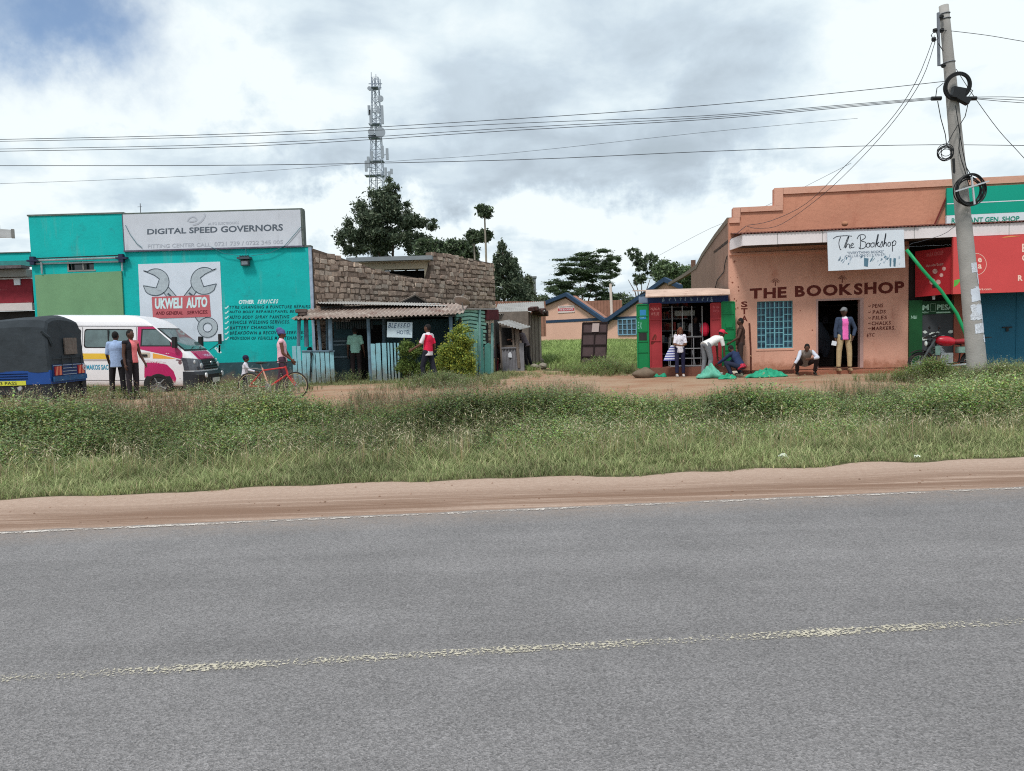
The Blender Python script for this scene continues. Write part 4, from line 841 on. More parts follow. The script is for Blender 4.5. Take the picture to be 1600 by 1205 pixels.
    o = b.build('hanging_bag', M('dark_bag', srgb(38, 44, 54), .8, .3, 5), None, offset=FB.p(bp_(1290, 540)[0], 1.2, -1)); tag(o, 'cluster of dark school bags hung inside the bookshop doorway', 'bags')
    # window grille
    f = MB(); u0, u1, za, zb = w; W_ = u1-u0; H_ = zb-za; gm = M('grille_blue', srgb(112, 168, 180), .6, .08, 5)
    for x in (0, 1/4, 1/2, 3/4, 1): f.fb(FB, u0+W_*x-.018, u0+W_*x+.018, za, zb, -.10, -.06)
    for x in (.125, .375, .625, .875):
        f.fb(FB, u0+W_*x-.01, u0+W_*x+.01, za, zb, -.098, -.075)
    for y in (0, 1): f.fb(FB, u0, u1, za+H_*y-.02, za+H_*y+.02, -.102, -.058)
    for k in range(1, 7):
        y = k/7; f.fb(FB, u0, u0+W_*.25, za+H_*y-.011, za+H_*y+.011, -.096, -.072); f.fb(FB, u0+W_*.75, u1, za+H_*y-.011, za+H_*y+.011, -.096, -.072)
    for y in (.08, .33, .42, .57, .66, .86): f.fb(FB, u0+W_*.25, u0+W_*.75, za+H_*y-.011, za+H_*y+.011, -.096, -.072)
    wn = f.build('window', gm, g); f = MB(); f.fb(FB, u0, u1, za, zb, -.16, -.15); f.build('pane', M('curtain_glass', srgb(38, 74, 96), .25, .35, 6, spec=.6, streak=(srgb(100, 140, 165), .35, 9)), wn)
    f = MB(); f.fb(FB, u0-.03, u1+.03, za-.06, za-.0205, -.2, .015); f.build('sill', SALM, wn)
    f = MB()
    for a, c, e, h in ((d[0]-.03, d[0]+.02, d[2], d[3]), (d[1]-.09, d[1]+.0, d[2], d[3]-.001), (d[0]+.021, d[1]-.091, d[3]-.05, d[3]-.002)): f.fb(FB, a, c, e, h, -.2, .012)
    f.build('door_frame', M('pinkish_frame', srgb(176, 146, 140), .8, .1), g)
    f = MB(); f.fb(FB, d[0]+.025, d[0]+.08, d[2], d[3]-.06, -1.0, -.21); f.build('door', M('dark_red_door', srgb(62, 22, 20), .7, .2), g)
    # canopy
    c0, cL, cR = 1.15, bp_(1141, 375, 0)[0], FB.len+3
    b = MB(); q0 = bp_(1160, 366.5, c0); q1 = bp_(1160, 384, c0); t0, t1 = q0[1], q1[1]; uL = q0[0]
    b.fb(FB, uL, cR, t1, t0, c0-.05, c0)
    # raking left end
    b.add([FB.p(.01, t1, .02), FB.p(uL, t1, c0-.02), FB.p(uL, t0, c0-.02), FB.p(.01, t0, .02), FB.p(.05, t1, .02), FB.p(uL+.04, t1, c0-.03), FB.p(uL+.04, t0, c0-.03), FB.p(.05, t0, .02)], [(0, 1, 2, 3), (7, 6, 5, 4), (0, 4, 5, 1), (3, 2, 6, 7)])
    b.build('canopy_fascia', M('fascia_white', srgb(222, 214, 216), .75, .07, 2, streak=(srgb(160, 150, 148), .15, 3)), g)
    b = MB(); u = uL+.9
    for k in range(8): b.fb(FB, u, u+.012, t1, t0, c0+.0005, c0+.003); u += 1.15
    b.build('fascia_joint', GREY, g, each=.1)
    b = MB(); corrugated(b, FB.p(.03, t0+.02, c0+.05), FB.p(cR, t0+.02, c0+.05), FB.p(.03, t0+.17, .06), .012, .09, .03); b.build('canopy_roof', M('dark_rust', srgb(92, 52, 44), .8, .3, 8), g)
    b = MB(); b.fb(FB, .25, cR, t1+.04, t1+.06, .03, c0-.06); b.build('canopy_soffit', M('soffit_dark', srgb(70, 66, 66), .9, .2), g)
    b = MB(); b.fb(FB, .0, ur, bp_(1200, 397)[1]-.0, bp_(1200, 395)[1]+.02, .0, .05); b.build('ledge', SALM, g)
    o = MB(); c = FB.p(bp_(1320, 360, c0-.3)[0], t0+.2, c0-.3); o.ell((0, 0, 0), (.09, .08, .07), None, 10, 7); o = o.build('roof_stone', M('orange_stone', srgb(170, 120, 95), .95, .2)); o.location = c; tag(o, 'small orange-brown stone on the canopy edge above the white bookshop board', 'stone')
    # painted writing
    b = MB(); quadtext(b, FB, 'THE', ((1171.5, 451), (1229, 448), (1229, 465.5), (1171.5, 467)), .005, .042, 0, .012); quadtext(b, FB, 'BOOKSHOP', ((1242, 446.5), (1413, 439), (1413, 458), (1242, 464.5)), .005, .042, 0, .012)
    quadtext(b, FB, 'S', ((1158, 471), (1168, 471), (1168, 480), (1158, 480)), .005, .03); quadtext(b, FB, 'T', ((1158, 481.5), (1168, 481.5), (1168, 491), (1158, 491)), .005, .03); quadtext(b, FB, 'A', ((1158.5, 493), (1168, 493), (1168, 502), (1158.5, 502)), .005, .03)
    for k, (s_, x0, x1, y) in enumerate((('PENS', 1363, 1380, 475.5), ('PADS', 1363.5, 1384, 485), ('FILES', 1363, 1386, 494), ('CHALKS', 1362, 1392, 502.5), ('MARKERS.', 1362, 1399, 510.5))):
        quadtext(b, FB, s_, ((x0, y), (x1, y-1.2), (x1, y+4.8), (x0, y+6)), .005, .02, .1, .02); stroke(b, FB, [(0, .5), (.6, .3), (1, .6)], 0, ((1356.5, y), (1360.5, y), (1360.5, y+5), (1356.5, y+5)), .005, w=.008)
    quadtext(b, FB, 'ETC', ((1354.5, 521.5), (1366.5, 520.5), (1366.5, 526), (1354.5, 527)), .005, .02, .1, .03)
    for cx, cy in ((1211.5, 441), (1316, 436)):
        for k in range(8):
            a = R(12+k*22); r0, r1 = 2.6, 7
            stroke(b, FB, [(.5+.5*r0/8*math.cos(a), r0/8*math.sin(a)), (.5+.5*r1/8*math.cos(a), r1/8*math.sin(a))], 0, ((cx-8, cy-7), (cx+8, cy-7), (cx+8, cy+1), (cx-8, cy+1)), .005, w=.006)
        stroke(b, FB, [(.5, 0), (.5, 1)], 0, ((cx-1, cy-1), (cx+1, cy-1), (cx+1, cy+6), (cx-1, cy+6)), .005, w=.012)
    b.build('painted_lettering', BRN, g, each=.3)
    b = MB()   # drip stains and chips
    for k in range(46):
        u = rnd.choice((rnd.uniform(.02, .5), rnd.uniform(0, ur))); z = rnd.uniform(.5, zc-.3) if rnd.random() < .75 else rnd.uniform(.25, .6)
        if w[0]-.1 < u < w[1]+.1 and w[2] < z < w[3] or d[0]-.1 < u < d[1]+.1 and z < d[3]: continue
        r = rnd.uniform(.008, .028); n = 7; b.add([FB.p(u+r*math.cos(6.28*i/n)*rnd.uniform(.5, 1.2), z+r*1.2*math.sin(6.28*i/n)*rnd.uniform(.5, 1.3), .003) for i in range(n)], [tuple(range(n))])
    tag(b.build('plaster_chips', M('chip_brown', srgb(140, 82, 66), .95, .2), g), kind='stuff')
    b = MB(); b.tube([FB.p(*bp_(1171, 505, .03), .03), FB.p(*bp_(1173, 545, .03), .03), FB.p(bp_(1173, 560)[0], .3, .03)], .025, 5); b.build('rusty_pipe', M('rusty_pipe', srgb(96, 52, 42), .8, .3), g)
    # stoop
    b = MB(); b.fb(FB, bp_(1240, 575)[0], ur-.4, .0, .30, .0, .75); b.build('door_step', M('step_red', srgb(150, 96, 76), .9, .12, 3, .2, 20), g)
    # hung sign
    s_ = thing('shop_board', 'white board with script name hung on the canopy edge above the doorway', 'sign', FB.p(*bp_(1353, 392, 1.2), 1.2)); dd = 1.21
    Q = [(1292.5, 363.5), (1412, 359), (1414.5, 418), (1294.5, 423.5)]; b = MB(); q = [bp_(*c, dd) for c in Q]; b.fpoly(FB, q[::-1], dd-.035, dd); bo = b.build('board', M('sign_white2', srgb(212, 220, 230), .5, .03, 2), s_)
    b = MB(); ink = M('black_ink', srgb(38, 44, 54), .7, .1); Q2 = ((1302, 368), (1400, 364), (1400, 388), (1302, 392))
    S = [[(.0, .78), (.06, .92), (.2, .95), (.3, .9)], [(.12, .9), (.09, .5), (.11, .1), (.13, .05)],
         [(.17, .15), (.23, .8), (.25, .85), (.2, .3), (.2, .15), (.23, .4), (.26, .35), (.26, .15), (.29, .15)], [(.28, .25), (.32, .35), (.31, .45), (.28, .3), (.3, .15), (.34, .2)],
         [(.43, .95), (.44, .5), (.43, .05)], [(.38, .7), (.42, .95), (.5, .95), (.51, .75), (.45, .58), (.52, .45), (.51, .15), (.44, .05), (.41, .15)],
         [(.56, .42), (.53, .3), (.54, .15), (.58, .18), (.58, .38), (.55, .42), (.6, .38)], [(.63, .42), (.6, .3), (.61, .15), (.65, .18), (.65, .38), (.62, .42), (.67, .4)],
         [(.67, .12), (.71, .9), (.72, .85), (.69, .3)], [(.69, .25), (.73, .45), (.7, .32), (.73, .15), (.76, .3)], [(.76, .3), (.78, .5), (.79, .3), (.77, .12), (.74, .15)],
         [(.80, .12), (.835, .95), (.84, .85), (.815, .3), (.84, .42), (.85, .15)], [(.89, .42), (.87, .3), (.88, .15), (.91, .2), (.91, .38), (.885, .42)], [(.94, .45), (.945, -.1), (.95, -.2)], [(.94, .3), (.97, .5), (1, .4), (.98, .2), (.945, .2)]]
    for k in S: stroke(b, FB, k, 0, Q2, dd+.003, w=.0095)
    b.build('script_lettering', ink, bo)
    b = MB(); quadtext(b, FB, '"EVERYTHING BOOKS"', ((1324, 393.5), (1381, 391), (1381, 395), (1324, 397.5)), dd+.003, .01); quadtext(b, FB, 'CALL US ON: 0113 770 571', ((1321, 398.5), (1383, 396), (1383, 400), (1321, 402.5)), dd+.003, .01)
    b.build('small_lettering', M('slate_ink', srgb(92, 108, 128), .7, .1), bo)
    b = MB(); B2 = MB()   # pale line drawings of books
    for k in range(34):
        x = rnd.choice((rnd.uniform(1309, 1330), rnd.uniform(1338, 1360), rnd.uniform(1362, 1386), rnd.uniform(1388, 1410))); y = rnd.uniform(402, 416); h = rnd.uniform(2, 6)
        stroke(b if rnd.random() < .6 else B2, FB, [(0, 0), (rnd.random(), 1)], 0, ((x, y-h), (x+4, y-h), (x+4, y), (x, y)), dd+.003, w=rnd.choice((.006, .01, .016)))
    for x0, x1 in ((1350, 1356), (1390, 1392), (1396, 1399)): B2.fpoly(FB, [bp_(x, y, dd) for x, y in ((x0, 416), (x1, 417), (x1+1, 404), (x0, 403))], dd+.002, dd+.004)
    b.build('drawing', M('ghost_ink', srgb(160, 176, 192), .7, .1), bo); B2.build('book_drawing', M('book_ink', srgb(84, 118, 138), .7, .2), bo)
bookshop()
# ------------------------------------------------------------------ kiosk beside the bookshop
def kiosk():
    Y = 22.3; fr = Frame(at(1000, 520, Y+.05).x, Y+.05, at(1150, 520, Y-.2).x, Y-.2); p = fr.px; zf = .485
    g = thing('open_kiosk', 'small blue and red painted kiosk shop with open green steel doors', 'kiosk', (fr.o.x, Y, .2))
    uR = p(1134, 520)[0]; o0, o1 = p(1033.5, 520)[0], p(1110, 520)[0]; zt = p(1070, 473.5)[1]; uL = p(1014.5, 520)[0]; zr = p(1070, 461)[1]
    BL = M('kiosk_blue', srgb(38, 62, 108), .75, .15, 3, stain=(srgb(90, 100, 120), .15, 5)); RD_ = M('kiosk_red', srgb(158, 52, 58), .7, .12, 3, stain=(srgb(140, 60, 60), .2, 4)); GN = M('kiosk_green', srgb(14, 122, 70), .55, .08, 2, stain=(srgb(30, 110, 80), .12, 4))
    b = MB(); b.fb(fr, uL, uR, zt, zr, -.1, 0); b.fb(fr, uL, uL+.08, zf, zr-.1, -2.4, -.12); b.fb(fr, uR, uR+.1, zf, zr, -2.4, -.12); b.build('wall', BL, g, each=.1)
    b = MB(); b.fb(fr, p(1000, 520)[0], p(1014, 520)[0], p(1005, 473)[1], zr+.0, -.3, -.12); b.build('side_board', M('grey_blue_board', srgb(120, 136, 160), .8, .2), g)
    def leaf(nm, x0, x1, m, y0, d0, lab):
        b = MB(); u0, u1 = p(x0, 520)[0], p(x1, 520)[0]; z1 = p((x0+x1)/2, y0)[1]; b.fb(fr, u0, u1, zf, z1, d0, d0+.03); o = b.build(nm, m, g); o['label'] = lab; f = MB()
        for u in (u0, u1): f.fb(fr, u-.015, u+.015, zf, z1, d0+.031, d0+.055)
        for k in (0, .18, .42, .58, .75, 1) if m is GN else (0, .25, .58, 1): z = z1+(zf-z1)*k; f.fb(fr, u0+.016, u1-.016, z-.015, z+.015, d0+.032, d0+.05)
        f.build('door_frame', m, o); return u0, u1, z1, o
    u0, u1, z1, gl = leaf('door_leaf', 995.5, 1013, GN, 476, .03, 'left green door leaf'); 
    b = MB(); b.fb(fr, u0+.08, u1-.06, z1-.42, z1-.15, .061, .066); b.build('blue_patch', M('blue_patch', srgb(48, 128, 180), .7, .1), gl); b = MB(); b.fb(fr, u0+.05, u1-.05, z1-1.02, z1-.8, .061, .065); b.build('dark_opening', DARKC, gl)
    b = MB(); quadtext(b, fr, 'AG', ((999, 493), (1006, 493), (1006, 497), (999, 497)), .07, .01, .2, .04); quadtext(b, fr, 'EX', ((996.5, 503), (1003, 503), (1003, 514), (996.5, 514)), .064, .0, .2, .04); b.build('lettering', M('pale_marks', srgb(130, 190, 180), .8, .2), gl)
    u0, u1, z1, rl = leaf('door_panel', 1015.5, 1033, RD_, 474.5, .01, 'left red panel with faint writing'); b = MB(); quadtext(b, fr, 'NJIGA', ((1016.5, 480.5), (1031, 480.5), (1031, 486), (1016.5, 486)), .043, .012, .1, .04); quadtext(b, fr, 'WELIS', ((1017, 488), (1030, 488), (1030, 493), (1017, 493)), .043, .008, .2, .04); b.build('lettering', M('pink_marks', srgb(225, 150, 145), .8, .2), rl)
    b = MB(); stroke(b, fr, [(0, 0), (.6, .2), (1, .7), (.8, 1), (.3, .6), (0, 0)], 0, ((1018, 523), (1025, 523), (1025, 538), (1018, 538)), .043, w=.014); stroke(b, fr, [(.1, .1), (.8, .9)], 0, ((1018, 523), (1025, 523), (1025, 538), (1018, 538)), .043, w=.010); b.build('leaf_drawing', BRN, rl)
    u0, u1, z1, rl = leaf('door_panel', 1110.5, 1126, RD_, 474, .01, 'right red panel'); b = MB(); quadtext(b, fr, 'N IN', ((1114, 478), (1124, 478), (1124, 482), (1114, 482)), .043, .008, .2, .04); quadtext(b, fr, 'WELIS', ((1114, 484), (1124, 484), (1124, 488), (1114, 488)), .043, .008, .2, .04); b.build('lettering', M('pink_marks2', srgb(190, 100, 105), .8, .2), rl)
    u0, u1, z1, gl = leaf('door_leaf', 1127.5, 1147.5, GN, 472, .03, 'right green door leaf'); b = MB(); b.fb(fr, u0+.3*(u1-u0), u0+.8*(u1-u0), z1-.72, z1-.60, .061, .10); b.build('hasp', GN, gl)
    b = MB()
    for k in range(9):
        x = 1036+k*8.6; stroke(b, fr, [(rnd.random(), 1), (rnd.random(), 0)], 0, ((x, 465), (x+3, 465), (x+3, 470.5), (x, 470.5)), .004, w=.012)
        if k % 2: stroke(b, fr, [(0, rnd.random()), (1, rnd.random())], 0, ((x, 465), (x+4, 465), (x+4, 470.5), (x, 470.5)), .004, w=.010)
    quadtext(b, fr, 'E', ((1034.5, 467), (1038, 467), (1038, 472), (1034.5, 472)), .004, .01); quadtext(b, fr, '&', ((1110, 464), (1114, 464), (1114, 472), (1110, 472)), .004, .01)
    b.build('header_lettering', M('pale_blue_ink', srgb(130, 165, 195), .8, .2), g)
    b = MB(); b.fb(fr, uL, uR, .0, zf-.002, -2.4, .28); b.build('concrete_base', M('base_red', srgb(120, 78, 66), .95, .2, 4, .3, 20), g)
    # interior: shelves with goods
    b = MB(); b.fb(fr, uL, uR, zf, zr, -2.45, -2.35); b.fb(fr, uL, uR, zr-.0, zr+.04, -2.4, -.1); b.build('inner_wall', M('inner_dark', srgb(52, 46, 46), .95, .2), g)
    b = MB()
    for z in (.8, 1.15, 1.5, 1.85, 2.2): b.fb(fr, o0+.05, o0+.9, z, z+.03, -1.7, -1.2); b.fb(fr, o0+.95, o1-.1, z, z+.03, -2.3, -2.0)
    b.build('shelf', M('shelf_grey2', srgb(110, 112, 116), .8, .1), g, each=.1)
    GM = [M('goods_%d' % i, c, .8, .2, 8) for i, c in enumerate((srgb(120, 90, 70), srgb(90, 60, 55), srgb(140, 140, 135), srgb(70, 80, 95), srgb(150, 60, 55)))]; b = MB()
    for k in range(90):
        b.mi = rnd.randrange(5); z = rnd.choice((.83, 1.18, 1.53, 1.88, 2.23)); u = rnd.uniform(o0+.06, o1-.3); dd = (-1.6, -1.3) if u < o0+.8 else (-2.25, -2.05); b.fb(fr, u, u+rnd.uniform(.05, .16), z, z+rnd.uniform(.1, .26), *dd)
    o = b.build('shelf_goods', GM, None, offset=fr.p(o0+1, 1, -2)); tag(o, 'packets and tins crowded on the dim shelves inside the open kiosk', 'goods', kind='stuff')
    b = MB(); q0 = p(1054, 486, -1.1); q1 = p(1086, 493, -1.1); b.fb(fr, q0[0], q1[0], q1[1], q0[1], -1.12, -1.1)
    sg = b.build('inner_notice', M('cream_notice', srgb(175, 178, 170), .8, .15, 9, stain=(srgb(90, 100, 90), .3, 9)), g)
    b = MB()
    for x in (1050.5, 1066.5, 1081.5, 1097.5): u = p(x, 500)[0]; b.tube([fr.p(u, p(x, 477)[1]-.02, -.05), fr.p(u, 1.35, -.05)], .012, 5)
    b.build('window_bar', M('bar_white', srgb(150, 150, 150), .5, .1), g, each=.05)
    # steel counter frame
    t = thing('counter_table', 'light steel framed counter standing in the kiosk opening', 'table', fr.p(o0+1.2, .485, -.2)); b = MB(); ua, ub = p(1047, 540)[0], p(1098, 540)[0]
    for u in (ua, (ua+ub)/2+.2, ub):
        for d_ in (.02, -.4): b.tube([fr.p(u, zf, d_), fr.p(u, 1.32, d_)], .014, 5)
    for z in (1.32, 1.0, .72, .5):
        for d_ in (.02, -.4): b.tube([fr.p(ua, z, d_), fr.p(ub, z, d_)], .014, 5)
    b.tube([fr.p(ua+.7, .5, .02), fr.p(ub-.3, .95, .02)], .012, 5); b.build('frame', M('steel_frame', srgb(124, 124, 128), .5, .1), t)
    b = MB(); b.fb(fr, ua, ub, 1.335, 1.35, -.42, .05); b.build('table_top', M('top_grey', srgb(120, 120, 122), .6, .1), t)
    o = MB(); o.ell((0, 0, 0), (.13, .1, .2), None, 10, 8); o = o.build('red_sack', M('red_sack', srgb(200, 30, 60), .7, .1)); o.location = fr.p(p(1103, 525)[0], 1.53, -.15); o.parent = None; tag(o, 'bright red rounded bag on the right end of the kiosk counter', 'bag')
    # roof
    b = MB(); e0 = fr.p(*p(1008.5, 463.5, .55), .55); e1 = fr.p(*p(1141, 459.5, .45), .45); t0 = Vector(fr.p(*p(1010, 454.5, .5), .5))
    b.add([e0, e1, fr.p(*p(1140, 452, .0), .0), fr.p(*p(1009, 454, .0), .0), fr.p(uR, zr+.3, -2.5), fr.p(uL-.3, zr+.3, -2.5)], [(0, 1, 2, 3), (3, 2, 4, 5)]); o = b.build('roof_sheet', M('rust_pale', srgb(196, 168, 152), .7, .15, 3, stain=(srgb(130, 84, 66), .35, 5)), g); m_ = o.modifiers.new('s', 'SOLIDIFY'); m_.thickness = .03
    b = MB(); a = fr.p(*p(1000, 460, -.1), -.1); b.tube([a, fr.p(*p(1010, 456, -.1), -.1)], .03, 4); b.build('rafter_end', BLACKM, g)
    # boulder and green bundle
    b = MB(); b.ell((0, 0, 0), (.30, .24, .15), None, 22, 14); b.v = [(x*(1+.12*math.sin(9*y+7*z+2)), y, z*(1+.2*math.sin(11*x+1)+.1*math.sin(23*x+9*y))) for x, y, z in b.v]; o = b.build('boulder', M('brown_boulder', srgb(112, 98, 84), .95, .2, 4, .6, 12, stain=(srgb(104, 116, 80), .2, 4)), None, smooth=True); o.location = (*at(1006, 584, 21.8).xy, .34); tag(o, 'large rounded brown boulder at the left foot of the open kiosk', 'boulder')
kiosk()
# ------------------------------------------------------------------ cloths on the ground
def cloth(name, pts, h, m, lab, cat, seed, zb=.22, off=None):
    """crumpled sheet over an outline of ground points"""
    c = sum((Vector(q) for q in pts), Vector((0, 0)))/len(pts); n, rg = 72, 14; V = []
    for j in range(rg+1):
        for i in range(n):
            t = i/n*len(pts); e = int(t); q = Vector(pts[e]).lerp(Vector(pts[(e+1) % len(pts)]), t-e)-c; a = 2*math.pi*i/n; q = q*(j/rg)*(1+.05*math.sin(a*9+seed)); x, y = q
            z = h(x, y) if callable(h) else h*(1-(j/rg)**2)*(.5+.3*math.sin(a*3+seed+j*.5)+.2*math.sin(a*8+j))
            z = z*(1 if j < rg else .15)+.05*abs(math.sin(x*14+y*8+seed)*math.cos(y*17-x*9))**.6*(1 if j < rg else .3)
            V.append((x, y, z+.006))
    fs = [(j*n+i, j*n+(i+1) % n, (j+1)*n+(i+1) % n, (j+1)*n+i) for j in range(rg) for i in range(n)]
    b = MB(); b.add(V, fs); o = b.build(name, m, None, smooth=True); o.location = (c.x, c.y, zb); md = o.modifiers.new('s', 'SOLIDIFY'); md.thickness = .008; md.offset = 1; tag(o, lab, cat); return o
TARP = M('green_tarp', srgb(96, 170, 148), .6, .12, 5, .4, 22, stain=(srgb(40, 140, 105), .3, 6)); TARPG = M('green_cloth', srgb(40, 150, 116), .7, .15, 6, .4, 22, stain=(srgb(60, 190, 150), .3, 7))
def gp(x, y, z=.24):
    d = ray(x, y); t = (z-CAMZ)/d.z; return Vector((d.x*t, d.y*t))
def cloths():
    pc = gp(1113, 586); 
    cloth('sack_sheet', [Vector((at(x_, 580, y_).x, y_)) for x_, y_ in ((1088, 20.7), (1127, 20.7), (1129, 21.0), (1112, 21.15), (1091, 21.1))], lambda x, y: .27*math.exp(-((x-.02)/.2)**2-(y/.2)**2)*(1+.25*math.sin(x*40+y*20))+.04, TARP, 'pale green sacking sheet pulled up into a peak by the bending man', 'sheet', 3)
    cloth('sack_sheet', [Vector((at(x_, 580, y_).x, y_)) for x_, y_ in ((1122, 20.3), (1150, 20.3), (1150, 20.8), (1124, 20.8))], .10, TARPG, 'low crumpled green sheet in front of the crouching man in navy', 'sheet', 5)
    cloth('sack_sheet', [Vector((at(x_, 580, y_).x, y_)) for x_, y_ in ((1165, 20.6), (1200, 20.5), (1230, 20.6), (1226, 21.2), (1195, 21.4), (1168, 21.1))], .2, TARPG, 'long bright green sheet spread on the ground under the barred window', 'sheet', 8)
    cloth('cloth_bundle', [gp(1021, 589), gp(1042, 589), gp(1043, 583), gp(1030, 580), gp(1021, 584)], .26, TARPG, 'small turquoise green cloth bundle beside the brown boulder', 'bundle', 12)
    b = MB(); b.ell((0, 0, 0), (.16, .1, .06), None, 10, 7); o = b.build('pale_bundle', M('stone_cloth', srgb(196, 186, 172), .9, .2)); o.location = (*gp(1148, 585), .28); tag(o, 'pale crumpled rag between the green sheets by the crouching man', 'rag')
    b = MB(); b.cone((0, 0, 0), (0, 0, .12), .05, .065, 12); o = b.build('plastic_cup', M('cup_white', srgb(215, 225, 225), .4, .03)); o.location = (*gp(1126, 588.5), .23); tag(o, 'white plastic tub on the green sheet in front of the peak', 'tub')
    a = FB.p(*bp_(1173, 556, .06), .06); c = gp(1184, 581, .26); b = MB(); b.tube([a, Vector((c.x, c.y, .25))], .016, 6); o = b.build('leaning_stick', M('pale_stick', srgb(200, 160, 130), .8, .1), None, offset=(c.x, c.y, .25)); tag(o, 'thin pale stick leaning on the pink wall by the rusty pipe', 'stick')
cloths()
# ------------------------------------------------------------------ shops at the right
def rightshops():
    g = thing('phone_kiosk_shop', 'dark green mobile money shop front beside the pink bookshop', 'shop', (FB.p(bp_(1460, 520)[0], .2)))
    z0 = .2; p = bp_; zc = p(1460, 400)[1]
    DG = M('dark_green_paint', srgb(22, 78, 42), .7, .15, 3, stain=(srgb(18, 52, 34), .25, 3)); CH = M('charcoal_panel', srgb(58, 62, 66), .7, .15, 3)
    b = MB(); u0, u1, u2, u3 = [p(x, 520)[0] for x in (1419.5, 1440, 1489, 1507)]
    b.fb(FB, u0, u1, z0, p(1430, 469.5)[1], .0, .05); b.build('door_leaf', DG, g)
    b = MB(); b.fb(FB, u1+.002, u2, z0, p(1460, 471)[1], -.05, .02); wl = b.build('front_wall', CH, g)
    b = MB(); b.fb(FB, u1+.01, u2, p(1460, 491)[1], p(1460, 470.5)[1], .021, .04); hd = b.build('header_board', M('header_green', srgb(24, 66, 40), .7, .15, 5), g)
    b = MB(); quadtext(b, FB, 'M', ((1441, 476.5), (1451.5, 476), (1451.5, 484.5), (1441, 485)), .044, .03); quadtext(b, FB, 'PESA', ((1464, 476), (1490, 475.5), (1490, 484), (1464, 484.5)), .044, .03)
    quadtext(b, FB, 'AGENT', ((1441, 487), (1452, 487), (1452, 489.5), (1441, 489.5)), .044, .01); b.fb(FB, p(1462, 488)[0], p(1484, 488)[0], p(1470, 489.5)[1], p(1470, 487.3)[1], .041, .044)
    b.build('lettering', M('pale_green_ink', srgb(160, 200, 180), .7, .1), hd)
    b = MB(); 
    for a in ((1452.5, 474.5, 1461, 475.3), (1452.5, 486.5, 1461, 487.3), (1452.5, 475.5, 1453.2, 486.3), (1460.3, 475.5, 1461, 486.3)): b.fb(FB, p(a[0], a[1])[0], p(a[2], a[1])[0], p(a[0], a[3])[1], p(a[0], a[1])[1], .041, .05)
    b.build('phone_symbol', M('symbol_grey', srgb(110, 140, 120), .7, .1), hd)
    b = MB(); quadtext(b, FB, 'N&I', ((1423.5, 493), (1433, 493), (1433, 498.5), (1423.5, 498.5)), .054, .004, .1, .05); b.build('scrawl', M('pale_green_ink', (0, 0, 0)), g)
    b = MB(); PW = M('poster_white', srgb(190, 200, 196), .8, .15, 6, stain=(srgb(90, 110, 90), .4, 6))
    for k in range(14):
        x = rnd.uniform(1442, 1486); y = rnd.uniform(516, 530); r = rnd.uniform(2, 5); n = 7; b.add([FB.p(*FB.px(x+r*math.cos(6.28*i/n)*rnd.uniform(.6, 1.3), y+r*.7*math.sin(6.28*i/n), .03), .024+k*.0006) for i in range(n)], [tuple(range(n))])
    b.build('torn_posters', PW, g, each=.1)
    b = MB(); b.fb(FB, u2+.002, u3, z0, zc, -.1, .06); b.build('brown_pillar', M('brown_pillar', srgb(138, 82, 66), .85, .12, 3), g)
    b = MB(); b.fb(FB, u0, FB.len+3, p(1460, 470)[1]+.0, zc, -.3, -.1); b.fb(FB, u3+.002, p(1522, 520)[0], z0, zc, -.12, .0); b.build('dark_wall', M('shop_dark', srgb(46, 38, 38), .9, .2), g)
    b = MB(); b.fb(FB, p(1508.5, 520)[0], p(1519.5, 520)[0], p(1514, 537)[1], p(1514, 473)[1], .001, .03); pb = b.build('price_board', M('board_black', srgb(38, 40, 46), .7, .1), g)
    b = MB()
    for k in range(7): y = 487+k*6; b.fb(FB, p(1511, y)[0], p(1516, y)[0], p(1512, y+3.2)[1], p(1512, y)[1], .031, .034)
    b.build('stickers', M('sticker', srgb(170, 178, 185), .7, .2, 9), pb)
    b = MB(); b.fb(FB, p(1450, 460)[0], p(1453, 460)[0], p(1451, 469)[1], p(1451, 463)[1], .3, .36); b.build('bulb', WHITE, g)
    # angled red sign beneath canopy
    s_ = thing('angled_red_sign', 'dark red sign board set at an angle under the canopy beside the large red sign', 'sign', FB.p(p(1460, 420)[0], 3, .3))
    A = FB.p(*p(1429.5, 430, .02), .02); B = FB.p(*p(1489.5, 430, .95), .95); f = Frame(A.x, A.y, B.x, B.y); q = [f.px(x, y) for x, y in ((1430, 464.5), (1489.5, 459), (1489.5, 385.5), (1430, 393))]
    b = MB(); b.fpoly(f, q, -.03, 0); bo = b.build('board', M('deep_red', srgb(176, 40, 48), .55, .06, 2), s_)
    b = MB(); quadtext(b, f, 'KULA GROUP', ((1448, 396), (1474, 391.5), (1474, 398), (1448, 401.5)), .004, .012); b.build('faded_lettering', M('red_faint', srgb(214, 110, 112), .7, .1), bo)
    b = MB(); quadtext(b, f, 'Lipa ndo Smart', ((1447, 413.5), (1474, 410), (1474, 416), (1447, 418)), .004, .012)
    for x, y, r in ((1461, 424, 4), (1450, 432, 3), (1471, 430, 3), (1457, 440, 5), (1466, 441, 4), (1475, 420, 3)): b.add([f.p(*f.px(x+r*math.cos(6.28*i/10), y+r*math.sin(6.28*i/10), .003), .003+.0003*r) for i in range(10)], [tuple(range(10))])
    b.build('picture', M('picture_pale', srgb(205, 165, 160), .7, .35, 12), bo)
    b = MB(); b.fpoly(f, [f.px(x, y) for x, y in ((1457, 450), (1464, 449.5), (1464, 444), (1457, 444.5))], .004, .007); b.build('dark_badge', BLACKM, bo)
    # large red sign on the canopy
    s_ = thing('red_fascia_sign', 'large coral red fascia sign on the canopy behind the utility pole', 'sign', FB.p(p(1545, 410)[0], 3, 1.2)); d_ = 1.2
